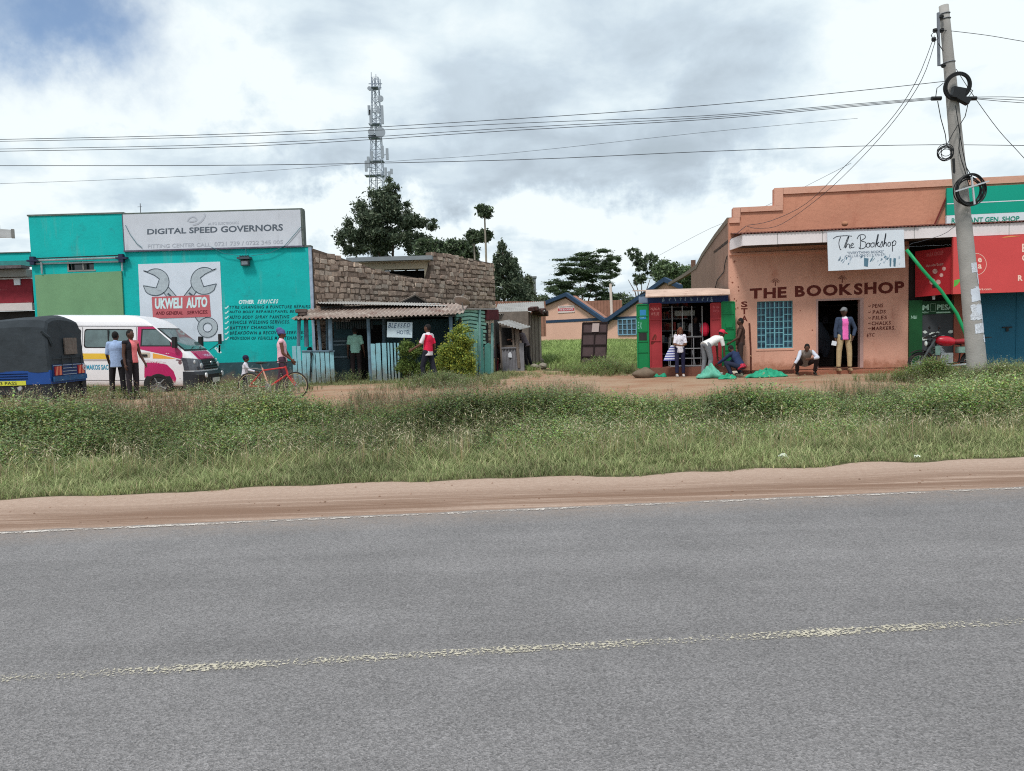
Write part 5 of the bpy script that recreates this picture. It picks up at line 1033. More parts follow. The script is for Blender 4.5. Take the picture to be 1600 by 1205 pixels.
    uA = p(1489.5, 410, d_)[0]; uB = FB.len+2.5; b = MB(); z1, z0_ = p(1545, 368.5, d_)[1], p(1545, 458, d_)[1]; b.fb(FB, uA, uB, z0_, z1, d_-.1, d_); bo = b.build('board', M('coral_red', srgb(206, 76, 76), .5, .04, 2), s_)
    pk = lambda x, y: FB.px(x, y, d_); b = MB(); cx, cy = 1524, 413
    for k in range(30):
        a0, a1 = R(12*k), R(12*k+12); b.add([FB.p(*pk(cx+r*math.cos(a), cy+r*math.sin(a)), d_+.003) for r, a in ((17.5, a0), (17.5, a1), (16.8, a1), (16.8, a0))], [(0, 1, 2, 3)])
    quadtext(b, FB, 'e', ((1528, 403), (1534, 403), (1534, 410), (1528, 410)), d_+.003, .03); quadtext(b, FB, 'a', ((1528, 413), (1534, 413), (1534, 420), (1528, 420)), d_+.003, .03)
    quadtext(b, FB, 'R', ((1590.5, 430), (1598, 430), (1598, 439), (1590.5, 439)), d_+.003, .04); quadtext(b, FB, 'B', ((1597, 381), (1604, 381), (1604, 394), (1597, 394)), d_+.003, .03); quadtext(b, FB, 'C', ((1597, 398), (1605, 398), (1605, 408), (1597, 408)), d_+.003, .03)
    quadtext(b, FB, 'Email', ((1506, 445.5), (1516, 445.5), (1516, 448.5), (1506, 448.5)), d_+.003, .02); quadtext(b, FB, 'www.smart.com', ((1506, 451), (1549, 450.5), (1549, 453.5), (1506, 454)), d_+.003, .015)
    b.build('lettering', M('cream_ink', srgb(240, 205, 190), .7, .05), bo, each=.3)
    b = MB(); b.fpoly(FB, [pk(x, y) for x, y in ((1490, 449), (1496, 445), (1503, 435), (1491, 438))], d_+.001, d_+.004); b.build('green_leaf', M('leaf_print', srgb(96, 178, 74), .6, .1), bo)
    b = MB(); b.fpoly(FB, [pk(x, y) for x, y in ((1565, 372), (1596, 368.8), (1580, 368.6), (1570, 370))], d_+.001, d_+.004); b.build('yellow_leaf', M('leaf_print2', srgb(222, 150, 90), .6, .1), bo)
    # green and white sign on parapet
    s_ = thing('green_parapet_sign', 'green and white general shop sign fixed across the parapet', 'sign', FB.p(p(1545, 320)[0], 4, .2)); d_ = .2; uA = p(1479.5, 320, d_)[0]
    zt, zm, zb = p(1540, 291, d_)[1], p(1540, 334, d_)[1], p(1540, 352.5, d_)[1]; b = MB(); b.fb(FB, uA, uB, zb, zm, d_-.09, d_); bo = b.build('board', M('board_white3', srgb(214, 222, 228), .6, .03), s_)
    b = MB(); b.fb(FB, uA, uB, zm+.001, zt, d_-.09, d_+.004); b.build('green_field', M('sea_green', srgb(0, 156, 132), .55, .04, 2), s_)
    b = MB(); zz = p(1540, 316, d_)[1]; b.fb(FB, uA, uB, zz-.012, zz+.012, d_+.005, d_+.008); b.build('white_line', WHITE, s_)
    b = MB(); quadtext(b, FB, 'REMNANT GEN. SHOP', ((1486.5, 341), (1593, 337.5), (1593, 345.5), (1486.5, 349.5)), d_+.004, .03, .06); b.build('lettering', M('green_ink', srgb(18, 140, 118), .6, .05), bo)
    b = MB(); b.tube([FB.p(*bp_(1479, 308, .12), .12), FB.p(*bp_(1459, 354, .12), .12)], .022, 5); b.build('stay_rod', M('maroon_rod', srgb(110, 40, 38), .7, .2), s_)
    # blue steel shutter shop
    g2 = thing('blue_shutter_shop', 'closed shop front with deep teal-blue steel doors under the coral sign', 'shop', FB.p(p(1570, 520)[0], .2)); BS = M('deep_blue_steel', srgb(26, 98, 126), .6, .12, 1.5, .1, 15, stain=(srgb(20, 66, 96), .2, 2.4))
    b = MB(); u = p(1522, 520)[0]+.003; b.fb(FB, u, FB.len+3, z0, zc, -.05, .03); dr = b.build('steel_door', BS, g2); b = MB()
    for k in range(1, 5): b.fb(FB, u+k*1.05, u+k*1.05+.03, z0, zc, .031, .045)
    b.build('door_seam', BS, dr); b = MB(); c = p(1572, 516)[0]; b.fb(FB, c-.12, c+.12, 1.35, 1.38, .035, .07); b.fb(FB, c-.03, c+.03, 1.25, 1.35, .035, .08); b.build('padlock_bolt', BLACKM, dr)
rightshops()
# ------------------------------------------------------------------ pole, coils, wires
PB = at(1530, 578, 17.0); PT = at(1474.5, 9, 17.0); PB.z = .1
def pole_at(y):      # axis point for a pixel row
    t = 0; lo, hi = 0, 1
    for _ in range(40):
        t = (lo+hi)/2; P = PB.lerp(PT, t); r = P-Vector((0, 0, CAMZ)); yy = 602.5-FPX*r.dot(Up)/r.dot(Fw)
        if yy > y: lo = t
        else: hi = t
    return PB.lerp(PT, t), .205+(.095-.205)*t
def pole():
    g = thing('utility_pole', 'tall grey concrete utility pole leaning left with torn posters and cable coils', 'utility pole', tuple(PB)); b = MB(); n = 16
    b.tube([PB.lerp(PT, i/n) for i in range(n+1)], [.205+(.095-.205)*i/n for i in range(n+1)], 16); b.build('shaft', M('pole_concrete', srgb(158, 155, 152), .9, .12, 3, .25, 30, streak=(srgb(120, 108, 98), .2, 4)), g, smooth=True)
    ax = (PT-PB).normalized(); rt = ax.cross(Vector((0, 1, 0))).normalized(); rt = rt if rt.x > 0 else -rt; fr_ = Vector((0, -1, 0)); fr_ = (fr_-ax*fr_.dot(ax)).normalized()
    def patch(y0, y1, a0, a1, m, name, jag=.0, off=.004):
        b = MB(); P0, r0 = pole_at(y1); P1, r1 = pole_at(y0); na, nz = 8, 6; vs_ = []
        for j in range(nz+1):
            for i in range(na+1):
                a = R(a0+(a1-a0)*i/na + (rnd.uniform(-jag, jag) if i in (0, na) else 0)); t = j/nz+(rnd.uniform(-.06, .06)*(jag > 0) if j in (0, nz) else 0); c = P0.lerp(P1, t); r = r0+(r1-r0)*t+off; vs_.append(c+(rt*math.sin(a)+fr_*math.cos(a))*r)
        b.add(vs_, [(j*(na+1)+i, j*(na+1)+i+1, (j+1)*(na+1)+i+1, (j+1)*(na+1)+i) for j in range(nz) for i in range(na)]); return b.build(name, m, g)
    PW = M('poster_paper', srgb(205, 212, 225), .85, .1, 6, stain=(srgb(140, 145, 155), .2, 8)); PQ = M('printed_paper', srgb(200, 205, 215), .85, .45, 40)
    patch(452, 472, -25, 62, PW, 'poster', 8); patch(449, 456, 5, 40, PW, 'poster', 9); patch(476, 500, -35, 70, PQ, 'poster', 9); patch(478, 492, 0, 55, PW, 'poster', 10, .006)
    patch(412, 427, -8, 62, PQ, 'notice'); patch(506, 521, -22, 45, PQ, 'notice'); patch(500, 520, 40, 75, PW, 'poster', 6); patch(524, 536, 30, 80, PW, 'poster', 3)
    patch(428, 446, 35, 60, PW, 'poster', 12)
    # steel D-bracket near the top
    b = MB(); S = M('galvanised', srgb(120, 124, 132), .5, .15, metal=.3)
    def q(x, y, dy=-.1): P = at(x, y, 17+dy); return P
    b.tube([q(1466, 20), q(1467, 103)], .032, 4)
    b.tube([q(1467, 102), q(1474, 102), q(1478, 103)], .022, 5); b.tube([q(1466, 24), q(1472, 26)], .025, 5)
    for y in (22, 30, 98): P, r = pole_at(y); b.torus(P, r+.008, .010, ax, 20, 5)
    b.build('service_bracket', S, g)
    b = MB()
    for x, y in ((1471, 27), (1471.5, 48), (1461, 48), (1459, 62), (1474, 103)): c = q(x, y, -.12); b.cone(c+Vector((0, 0, -.035)), c+Vector((0, 0, .035)), .035, .045, 10); b.torus(c, .04, .012, (0, 0, 1), 12, 5)
    b.build('insulator', BLACKM, g, each=.05)
    b = MB()
    P, r = pole_at(140)
    for dx, dz, rr in ((0, 0, .25), (.012, .01, .265), (-.01, .015, .24), (.0, -.01, .255), (.02, 0, .235)): b.torus(P+Vector((.0+dx, -.2-abs(dx), dz)), rr, .022, (.1, 1, .15), 36, 6)
    b.build('cable_coil', BLACKM, g)
    b = MB(); P, r = pole_at(150); b.box(P+Vector((.02, -.19, .0)), (.26, .12, .22), Matrix.Rotation(.2, 3, 'Y')); b.box(P+Vector((.12, -.19, -.13)), (.28, .13, .12), Matrix.Rotation(.5, 3, 'Y'))
    for x in (1463, 1518):
        c = q(x, 154, -.1); b.cone(c-Vector((.1, 0, 0)), c+Vector((.1, 0, 0)), .045, .045, 8)
    b.build('cable_clamp', BLACKM, g, each=.1)
    b = MB(); P, r = pole_at(302)
    for k in range(11): b.torus(P+Vector((rnd.uniform(-.05, .07)+.02, -.24-.012*k, rnd.uniform(-.05, .05))), .31+rnd.uniform(-.035, .035), .012, (rnd.uniform(-.15, .15), 1, rnd.uniform(-.1, .1)), 40, 5)
    b.build('cable_coil', BLACKM, g)
    b = MB(); a = P+Vector((-.34, -.39, -.02)); c = P+Vector((.36, -.39, .17)); b.tube([a, c], .022, 4); b.tube([P+Vector((.0, -.38, .27)), P+Vector((.07, -.38, -.3))], .022, 4); b.build('coil_bracket', M('pale_steel', srgb(185, 190, 196), .5, .1), g)
    b = MB(); c = q(1478, 238, -.2)
    for k in range(8): b.torus(c+Vector((rnd.uniform(-.03, .03), 0, rnd.uniform(-.06, .03))), .13+rnd.uniform(-.03, .04), .007, (rnd.uniform(.2, .9), 1, 0), 24, 4)
    b.build('cable_coil', BLACKM, g)
    b = MB()
    for ch in (((1493, 165), (1499, 205), (1505, 240), (1510, 262), (1515, 285)), ((1500, 215), (1498, 232), (1502, 250), (1508, 268), (1514, 290)), ((1499, 155), (1512, 165), (1508, 182), (1500, 195), (1500, 215)), ((1465, 158), (1470, 185), (1477, 210), (1479, 226)), ((1480, 226), (1488, 210), (1497, 195)),
               ((1462, 152), (1464, 138), (1474, 130)), ((1513, 152), (1520, 142), (1511, 136)), ((1510, 262), (1518, 275), (1520, 292)), ((1490, 250), (1491, 272)), ((1461, 48), (1455, 55), (1460, 66), (1466, 60), (1463, 50)), ((1466, 68), (1474, 80))):
        b.tube([q(x, y, -.22) for x, y in ch], .009, 4)
    b.tube([q(1490, 248, -.2), q(1491, 270, -.2)], .028, 5)
    b.build('dangling_cable', BLACKM, g, each=.03)
    WM = M('wire_dark', srgb(62, 66, 74), .6, .1)
    def wire(lab, pts, r, grp=None, sag=0):
        b = MB(); P = [Vector(c) for c in pts]
        if len(P) == 2:
            a, c = P; P = [a.lerp(c, i/24)-Vector((0, 0, 4*sag*(i/24)*(1-i/24))) for i in range(25)]
        else:
            Q = []
            for i in range(len(P)-1):
                p0, p1, p2, p3 = P[max(i-1, 0)], P[i], P[i+1], P[min(i+2, len(P)-1)]
                for t in (0, .25, .5, .75): Q.append(.5*(2*p1+(p2-p0)*t+(2*p0-5*p1+4*p2-p3)*t*t+(3*p1-p0-3*p2+p3)*t**3))
            P = Q+[P[-1]]
        b.tube(P, r*.72, 5); o = b.build('overhead_wire', WM, None, offset=P[0]); tag(o, lab, 'wire', grp)
    Yl = 19.5
    def L(pts, Y0=17.0): # points listed from pole to the left, depth grows gently
        return [at(x, y, Y0+(1475-x)/1475*(Yl-17)) for x, y in pts]
    wire('topmost overhead wire running left from the coil on the pole', L([(1478, 127), (1330, 143), (1100, 165), (800, 186), (400, 208), (0, 218), (-260, 222)]), .010)
    wire('second overhead wire from the top, reaching the left black clamp on the pole', L([(1463, 152), (1330, 163), (1100, 181), (800, 193), (400, 212), (0, 221), (-260, 224)]), .009)
    wire('upper wire of the lower pair left of the pole', L([(1463, 153.5), (1330, 165), (1100, 184), (800, 200), (400, 224), (0, 233), (-260, 236)]), .009)
    wire('lower wire of the pair left of the pole', L([(1463, 155), (1330, 167), (1100, 187), (800, 204), (400, 228), (0, 236.5), (-260, 240)]), .010)
    wire('low straight wire passing behind the pole across the whole view', [at(x, y, 21) for x, y in ((1760, 231), (1600, 227.5), (1400, 227), (1100, 237), (800, 250), (400, 258), (0, 259), (-260, 259))], .012)
    wire('faint thin wire lowest across the left sky', [at(x, y, 24) for x, y in ((1340, 185), (1100, 207), (800, 239), (600, 253), (300, 275), (0, 287), (-260, 292))], .007)
    wire('outer service drop wire from the pole bracket to the parapet corner', [q(1460, 56), q(1430, 130), at(1385, 195, 18), at(1320, 260, 19.5), at(1260, 318, 21), at(1205, 345, 21.7), FB.p(*bp_(1168, 352, .12), .12)], .010)
    wire('inner service drop wire from the pole bracket to the parapet corner', [q(1461, 66), q(1440, 125), at(1400, 185, 18), at(1345, 248, 19.5), at(1285, 305, 21), at(1222, 350, 21.7), at(1185, 357, 21.8), FB.p(*bp_(1167, 353.5, .12), .12)], .010)
    wire('short cable from the parapet knot down over the canopy corner', [FB.p(*bp_(1166, 353, .12), .12), FB.p(*bp_(1150, 366, .3), .3), FB.p(*bp_(1141, 375, .1), .1)], .012)
    wire('top wire leaving the pole to the right edge', [q(1473, 47), at(1540, 55, 17), at(1600, 65, 17), at(1800, 98, 17)], .009)
    for k, (y, lab) in enumerate(((151.5, 'upper'), (155, 'middle'), (158, 'lower'))):
        wire('%s of three close wires leaving the right clamp of the pole' % lab, [q(1518, 152+k), at(1560, y, 17), at(1600, y+1+k, 17), at(1800, y+8+k*5, 17)], .009)
    wire('diagonal stay wire falling from the pole coil to the right edge', [q(1494, 108), q(1520, 148), at(1560, 203, 17), at(1600, 247, 17), at(1700, 360, 17)], .010)
    wire('thin loose wire from the pole to the tip of the green pipe', [at(1513, 330, 16.8), at(1480, 363, 18), at(1440, 377, 19.5), at(1424, 381, 20.3), at(1417, 388, 20.5)], .008)
    wire('thin wire sloping up behind the bookshop side wall', [at(1030, 399, 30), at(1110, 357, 27), at(1180, 330, 23), at(1330, 255, 22)], .007)
    b = MB(); P = [at(x, y, Y_) for x, y, Y_ in ((1416.5, 390, 20.5), (1440, 420, 20.4), (1470, 454, 20.2), (1495, 490, 20.1), (1508, 520, 20), (1516, 548, 19.9), (1518, 577, 19.8))]; b.tube(P, .045, 8); o = b.build('green_pipe', M('green_hose', srgb(24, 150, 92), .45, .05), None, smooth=True, offset=P[-1]); tag(o, 'bright green plastic pipe arching from the ground up to the canopy', 'pipe')
pole()
# ------------------------------------------------------------------ telecom mast
def mast():
    Y = 78; base = at(590, 470, Y); g = thing('telecom_mast', 'tall grey lattice telecom mast with antennas rising behind the dark tree', 'mast', (base.x, Y, .8)); zt = at(585, 122, Y).z; x0 = base.x; S = M('mast_steel', srgb(146, 156, 170), .6, .1); b = MB()
    zb = .8; xt = at(586.5, 122, Y).x
    def c(t, i): hw = 1.12-(1.12-.30)*t; sx, sy = ((-1, -1), (1, -1), (1, 1), (-1, 1))[i]; return Vector((x0+(xt-x0)*t+sx*hw, Y+sy*hw, zb+(zt-zb)*t))
    n = 26
    for i in range(4): b.tube([c(0, i), c(1, i)], .036, 4)
    for k in range(n):
        t0, t1 = k/n, (k+1)/n
        for i in range(4):
            j = (i+1) % 4; b.tube([c(t0, i), c(t1, j)], .018, 3); b.tube([c(t0, j), c(t1, i)], .018, 3); b.tube([c(t1, i), c(t1, j)], .024, 3)
    for i, dx in enumerate((.05, -.15)): b.tube([Vector((x0+dx, Y, zb)), Vector((xt+dx*.5, Y, zt))], .05, 4)
    b.build('lattice', S, g)
    b = MB(); b.tube([at(580.5, 160, Y), at(580, 113, Y)], .04, 4); b.tube([at(587.5, 125, Y), at(587.3, 116, Y)], .04, 4)
    for a in (((576, 131), (597, 131)), ((578, 139), (596, 137)), ((594, 124), (595, 140)), ((590, 124), (591, 131))): b.tube([at(*a[0], Y), at(*a[1], Y)], .05, 4)
    b.build('whip_antenna', S, g, each=.1); PM = M('antenna_grey', srgb(150, 158, 168), .6, .08)
    for (xa, ya, xb, yb) in ((576.5, 165, 576.8, 180), (579, 172, 579.5, 195), (597.5, 165, 597, 194), (591, 166, 591, 177), (597.5, 228, 597.8, 247), (604, 232, 606, 250), (581, 236, 581, 252), (571.5, 252, 572.5, 268), (575.5, 245, 575.5, 262), (602, 262, 603.5, 284), (611.5, 264, 611.8, 272), (607.8, 268, 608.5, 282)):
        b = MB(); A, B = at(xa, ya, Y-1.2), at(xb, yb, Y-1.2); m_ = (A+B)/2; b.box(m_, (.24, .16, A.z-B.z)); b.tube([m_, Vector((x0+(xt-x0)*(m_.z-zb)/(zt-zb), Y-.4, m_.z-.1))], .035, 4); b.build('panel_antenna', PM, g)
    for x, y, r in ((594, 207, .34*.92), (594.5, 154, .18), (577, 138, .12), (580, 206, .2)):
        b = MB(); C = at(x, y, Y-1.3); b.cone(C, C+Vector((0, .3, 0)), r/.62, r/.62*.8, 18); b.tube([C+Vector((0, .25, 0)), Vector((xt, Y, C.z))], .04, 4); b.build('dish', PM, g)
    b = MB()
    for y, w_ in ((195, 1.0), (213, 1.1), (216, 1.1), (253, 1.6), (275, 1.7), (138, .6)): C = at(586, y, Y); b.box(C, (w_*1.1, 1.1, .06))
    b.build('platform', S, g, each=.1)
mast()
# ------------------------------------------------------------------ vegetation
LEAF = M('leaf', (0, 0, 0), .7, .0, trans=.25, vcol=True, spec=.25); LEAFT = M('tree_leaf', (0, 0, 0), .6, .0, trans=.2, vcol=True, spec=.3)
BARK = M('bark', srgb(92, 76, 64), .95, .25, 4, .5, 20); BARKP = M('pale_bark', srgb(150, 142, 130), .95, .2, 4, .4, 20)
def inst(tmpls, pos, ang, scl, tint, tmpl_idx):
    """replicate small templates (V, F(tri), C) at many points"""
    VV, FF, CC = [], [], []; off = 0
    for k, (V, F_, C) in enumerate(tmpls):
        ix = np.where(tmpl_idx == k)[0]
        if not len(ix): continue
        ca, sa = np.cos(ang[ix]), np.sin(ang[ix]); s = scl[ix]
        x = (V[None, :, 0]*ca[:, None]-V[None, :, 1]*sa[:, None])*s[:, None]; y = (V[None, :, 0]*sa[:, None]+V[None, :, 1]*ca[:, None])*s[:, None]; z = V[None, :, 2]*s[:, None]
        P = np.stack([x, y, z], -1)+pos[ix][:, None, :]; VV.append(P.reshape(-1, 3))
        f = F_[None]+(np.arange(len(ix))*len(V))[:, None, None]+off; FF.append(f.reshape(-1, 3)); off += len(ix)*len(V)
        CC.append((C[None]*tint[ix][:, None, :]).reshape(-1, 3))
    return np.concatenate(VV), np.concatenate(FF), np.concatenate(CC)
def blade(V, F_, C, b, d, lean, h, w_, col, r, tip=None):
    """bent 2-segment blade"""
    p = Vector(b); side = Vector((-d.y, d.x, 0))*w_; o = len(V)
    m = p+Vector((d.x*lean*.35, d.y*lean*.35, h*.6)); t = p+Vector((d.x*lean, d.y*lean, h))
    V += [p-side, p+side, m-side*.8, m+side*.8, t]; F_ += [(o, o+1, o+3), (o, o+3, o+2), (o+2, o+3, o+4)]; C += [col]*2+[tip or col]
def T(V, F_, C): return (np.array([tuple(v) for v in V]), np.array(F_), np.array(C, float))
def rd(): a = rnd.uniform(0, 6.283); return Vector((math.cos(a), math.sin(a), 0))
G1, G2, G3, DRY, DRY2 = (.27, .315, .14), (.205, .26, .10), (.34, .365, .175), (.42, .37, .21), (.34, .26, .17)
def t_grass(n, h, w_, dry=.22, spread=.07):
    V, F_, C = [], [], []
    for _ in range(n):
        col = rnd.choice((G1, G2, G3)) if rnd.random() > dry else rnd.choice((DRY, DRY2)); k = rnd.uniform(.8, 1.25); col = tuple(c*k for c in col); q = rd()*rnd.uniform(0, spread)
        hh = h*rnd.uniform(.3, 1); blade(V, F_, C, (q.x, q.y, 0), rd(), hh*rnd.uniform(.2, 1.5), hh, w_, col, None)
    return T(V, F_, C)
def t_stalk(n, h):
    V, F_, C = [], [], []
    for _ in range(n):
        q = rd()*rnd.uniform(0, .08); d = rd(); hh = h*rnd.uniform(.6, 1); ln = hh*rnd.uniform(.1, .45); c = tuple(x*rnd.uniform(.8, 1.2) for x in rnd.choice(((.30, .30, .15), (.26, .29, .12), DRY)))
        blade(V, F_, C, (q.x, q.y, 0), d, ln, hh, .0025, c, None)
        t = Vector((q.x+d.x*ln, q.y+d.y*ln, hh)); d2 = Vector((d.x, d.y, rnd.uniform(-.8, .2))); o = len(V); e = t+d2*.09; s = Vector((-d.y, d.x, 0))*.007; V += [t, (t+e)/2+s, (t+e)/2-s, e]; F_ += [(o, o+1, o+2), (o+1, o+3, o+2)]; C += [(.42, .37, .25)]*2
    return T(V, F_, C)
def t_weed(h, nb, nl, ls, cols, droop=.3, top=None, stemc=(.12, .13, .05)):
    """branching leafy herb; leaves follow branches"""
    V, F_, C = [], [], []
    for _ in range(nb):
        d = rd(); L_ = h*rnd.uniform(.55, 1); ln = L_*rnd.uniform(.15, .75); q = rd()*rnd.uniform(0, .05); blade(V, F_, C, (q.x, q.y, 0), d, ln, L_, .003, stemc, None)
        for k in range(nl):
            t = rnd.uniform(.15, 1.0); px_ = q.x+d.x*ln*t**1.6; py_ = q.y+d.y*ln*t**1.6; pz = L_*t; e = rd(); c = tuple(x*rnd.uniform(.65, 1.4) for x in rnd.choice(cols)); s = ls*rnd.uniform(.6, 1.3)*(1.15-.4*t)
            if top and t > .8: c = tuple(x*rnd.uniform(.8, 1.2) for x in top)
            base = Vector((px_, py_, pz)); tip = base+Vector((e.x*s, e.y*s, s*rnd.uniform(-droop, .7))); sd_ = Vector((-e.y, e.x, rnd.uniform(-.4, .4)))*s*.26; mid = base.lerp(tip, .5)+Vector((0, 0, s*.1)); o = len(V)
            V += [base, mid+sd_, mid-sd_, tip]; F_ += [(o, o+1, o+2), (o+1, o+3, o+2)]; C += [c, c]
    return T(V, F_, C)
def scatter(n, x0, x1, s0, s1, dens=None):
    U = rs.uniform(x0, x1, n); S = rs.uniform(s0, s1, n); X = U*RD.x+S*RN.x; Y = RY0+U*RD.y+S*RN.y
    if dens is not None: k = rs.uniform(0, 1, n) < dens(X, Y, S); X, Y, S = X[k], Y[k], S[k]
    return X, Y, S
def place(name, tm, X, Y, scl, tint, lab=None, zoff=0, w=None):
    n = len(X); Z = gh(X, Y)+zoff; p = None
    idx = rs.choice(len(tm), n, p=w) if w is not None else rs.randint(0, len(tm), n)
    V, F_, C = inst(tm, np.stack([X, Y, Z], -1), rs.uniform(0, 6.283, n), scl, tint, idx)
    o = np_mesh(name, V, F_, LEAF, C); tag(o, kind='stuff', label=lab, cat='plants'); return o
def tints(X, Y, f=1.2, a=.25, seed=4, warm=None):
    b = 1+a*vnoise(X, Y, f, seed)*2; t = np.stack([b, b, b], -1)*rs.uniform(.85, 1.15, (len(X), 1))
    if warm is not None: t = t*(1-warm[:, None])+t*np.array([1.75, 1.12, 1.25])*warm[:, None]
    return t
def veg():
    fringe = lambda X, Y: vnoise(X, Y, 5, 5)*.22+vnoise(X, Y, 2, 9)*.15
    # short verge grass
    tg = [t_grass(16, .12, .004) for _ in range(5)]+[t_grass(14, .20, .0045) for _ in range(4)]
    X, Y, S = scatter(30000, -12, 12, 1.35, 4.0, lambda X, Y, S: np.clip((S-1.6+fringe(X, Y))*6, 0, 1)); place('verge_grass', tg, X, Y, rs.uniform(.45, 1.25, len(X))*np.clip(.38+(S-1.5)*.5, .38, 1.15)*(1+.35*vnoise(X, Y, 4, 12)), tints(X, Y, 1.5, .22)*1.05, 'short green grass along the dirt shoulder')
    # taller grass with seed stalks
    tt = [t_grass(12, .42, .005, .2, .1) for _ in range(4)]+[t_stalk(9, .55) for _ in range(4)]
    X, Y, S = scatter(9000, -13, 13, 2.7, 5.7, lambda X, Y, S: .40+.6*np.clip(vnoise(X, Y, .9, 31)*2, 0, 1)); k = X > -4; kk = rs.uniform(0, 1, len(X)) < np.where(k, 1, .45); X, Y, S = X[kk], Y[kk], S[kk]
    place('tall_grass', tt, X, Y, rs.uniform(.6, 1.05, len(X)), tints(X, Y, 1.2, .2)*1.05, 'tall grass with pale seed heads in the roadside ditch', w=[.16]*4+[.09]*4)
    # leafy weeds filling the ditch
    g_ = ((.205, .275, .09), (.25, .325, .11), (.14, .20, .07), (.305, .37, .135)); pale = ((.22, .28, .13), (.27, .33, .16), (.17, .23, .09))
    tw = [t_weed(.50, 8, 17, .044, g_) for _ in range(5)]+[t_weed(.56, 8, 13, .044, pale, top=(.24, .28, .14)) for _ in range(4)]
    X, Y, S = scatter(14500, -15, 15, 3.3, 7.8, lambda X, Y, S: np.clip((S-3.2)*.9, 0, 1)*np.clip((7.6-S+vnoise(X, Y, 1.5, 8)*.9)*1.6, 0, 1))
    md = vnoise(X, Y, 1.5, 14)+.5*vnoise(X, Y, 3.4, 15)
    hgt = np.interp(S, [3.3, 4.6, 6.0, 7.0, 7.8], [.4, .9, 1.08, .74, .45])*(1+.55*md)*np.where((X > 1.2) & (S > 5.8), .90, 1)
    for px_, yy, am, rr_ in ((455, 13.7, .42, .8), (300, 13.4, .15, 1.0), (150, 13.8, .15, .9), (40, 13.2, .15, 1.0), (700, 13.2, .3, .8), (930, 13.6, .3, .9), (1170, 13.4, .22, .9), (1400, 13.2, .2, 1.1), (1560, 14.4, .2, 1.2), (560, 12.6, -.35, .7), (1290, 12.4, -.3, .8), (820, 12.2, -.3, .9)):
        cx = (px_-800)/1220*yy; hgt *= 1+am*np.exp(-((X-cx)**2+(Y-yy)**2)/rr_**2)
    hgt *= np.where(X < -4, 1.05, 1)
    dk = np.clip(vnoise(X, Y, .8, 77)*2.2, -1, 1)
    place('ditch_weeds', tw, X, Y, hgt*rs.uniform(.75, 1.1, len(X)), tints(X, Y, 1, .22)*(1-.34*dk[:, None])*(1+.4*md[:, None]), 'dense leafy green weeds filling the ditch')  # low clumps darkened, tall ones lightened: shade painted into the leaf colour
    # airy pale flowering weeds on the crest; dry pinkish ones left of centre
    ta = [t_weed(.62, 6, 12, .030, ((.19, .23, .10), (.25, .27, .14), (.15, .19, .07)), .1, top=(.40, .40, .27), stemc=(.22, .2, .11)) for _ in range(6)]
    td = [t_weed(.60, 6, 10, .026, ((.30, .24, .15), (.26, .22, .12), (.19, .2, .10)), .1, top=(.42, .33, .24), stemc=(.26, .17, .12)) for _ in range(6)]
    def crest(U0, U1, s0, s1, n, tm, sc0, sc1, name, lab): 
        X, Y, S = scatter(n, U0, U1, s0, s1); place(name, tm, X, Y, rs.uniform(sc0, sc1, len(X)), tints(X, Y, 1, .2), lab)
    crest(-13, -8.4, 6.2, 8.3, 260, ta, .8, 1.25, 'pale_weeds', 'pale airy weeds in front of the tuk-tuk')
    crest(-8.8, -5.4, 6.2, 9.0, 330, ta+td, .8, 1.25, 'dry_weeds', 'dry pinkish brown weeds in front of the white van')
    crest(-5.2, -3.5, 6.4, 7.8, 190, ta, 1.0, 1.5, 'pale_weeds', 'pale weeds in front of the red bicycle')
    crest(-2.6, 2.2, 6.6, 9.4, 700, ta+td, .55, 1.0, 'dry_weeds', 'dry brown-green weeds along the path edge at mid view')
    crest(1.8, 8.5, 6.4, 7.8, 260, ta+td, .45, .75, 'pale_weeds', 'short pale weeds along the path before the bookshop')
    crest(7.0, 13, 6.6, 9.2, 330, ta, .45, .8, 'pale_weeds', 'pale weeds around the utility pole foot')
    # low green patches on and beyond the path
    def patch(cx, cy, rx, ry, n, tm, sc0, sc1, name, lab):
        n = int(n*.62); a = rs.uniform(0, 6.283, n); r = rs.uniform(0, 1, n)**.7; X = cx+rx*r*np.cos(a)*1.1; Y = cy+ry*r*np.sin(a)*1.1; place(name, tm, X, Y, rs.uniform(sc0, sc1, n)*(1.1-.6*r)*(1+.3*vnoise(X, Y, 3, 2)), tints(X, Y, 1, .15), lab)
    c = gp(350, 595); patch(c.x, c.y+1.2, 1.5, 1.2, 500, tw[:5]+tg, .4, .8, 'low_weeds', 'low weeds against the dark plinth by the van nose')
    c = gp(560, 598); patch(c.x, c.y, 2.6, .9, 800, tg+tw[5:6], .5, .9, 'low_weeds', 'thin grass before the pale blue boards')
    c = gp(548, 592); patch(c.x, 23.3, .55, .2, 60, ta, .5, .8, 'flowering_weeds', 'small pale flowering weeds at the eatery doorway')
    c = gp(700, 596); patch(c.x, 20.6, 1.6, 1.3, 800, ta+tw, .5, .9, 'bush_weeds', 'weeds growing around the foot of the yellow-green bush')
    c = gp(800, 588); patch(c.x, 25, 2.2, 1.8, 700, tg, .6, 1.1, 'low_weeds', 'short grass before the grey kiosk'); 
    c = gp(940, 583); patch(c.x+.2, 24.5, 1.5, 1.7, 900, tg+tw[:3]+ta[:2], .5, 1., 'low_weeds', 'green weeds between the steel gate and the open kiosk')
    c = gp(980, 572); patch(2.9, 26, 1.2, 2.5, 700, tw[:5], .6, 1.1, 'low_weeds', 'leafy green weeds left of the brown boulder')
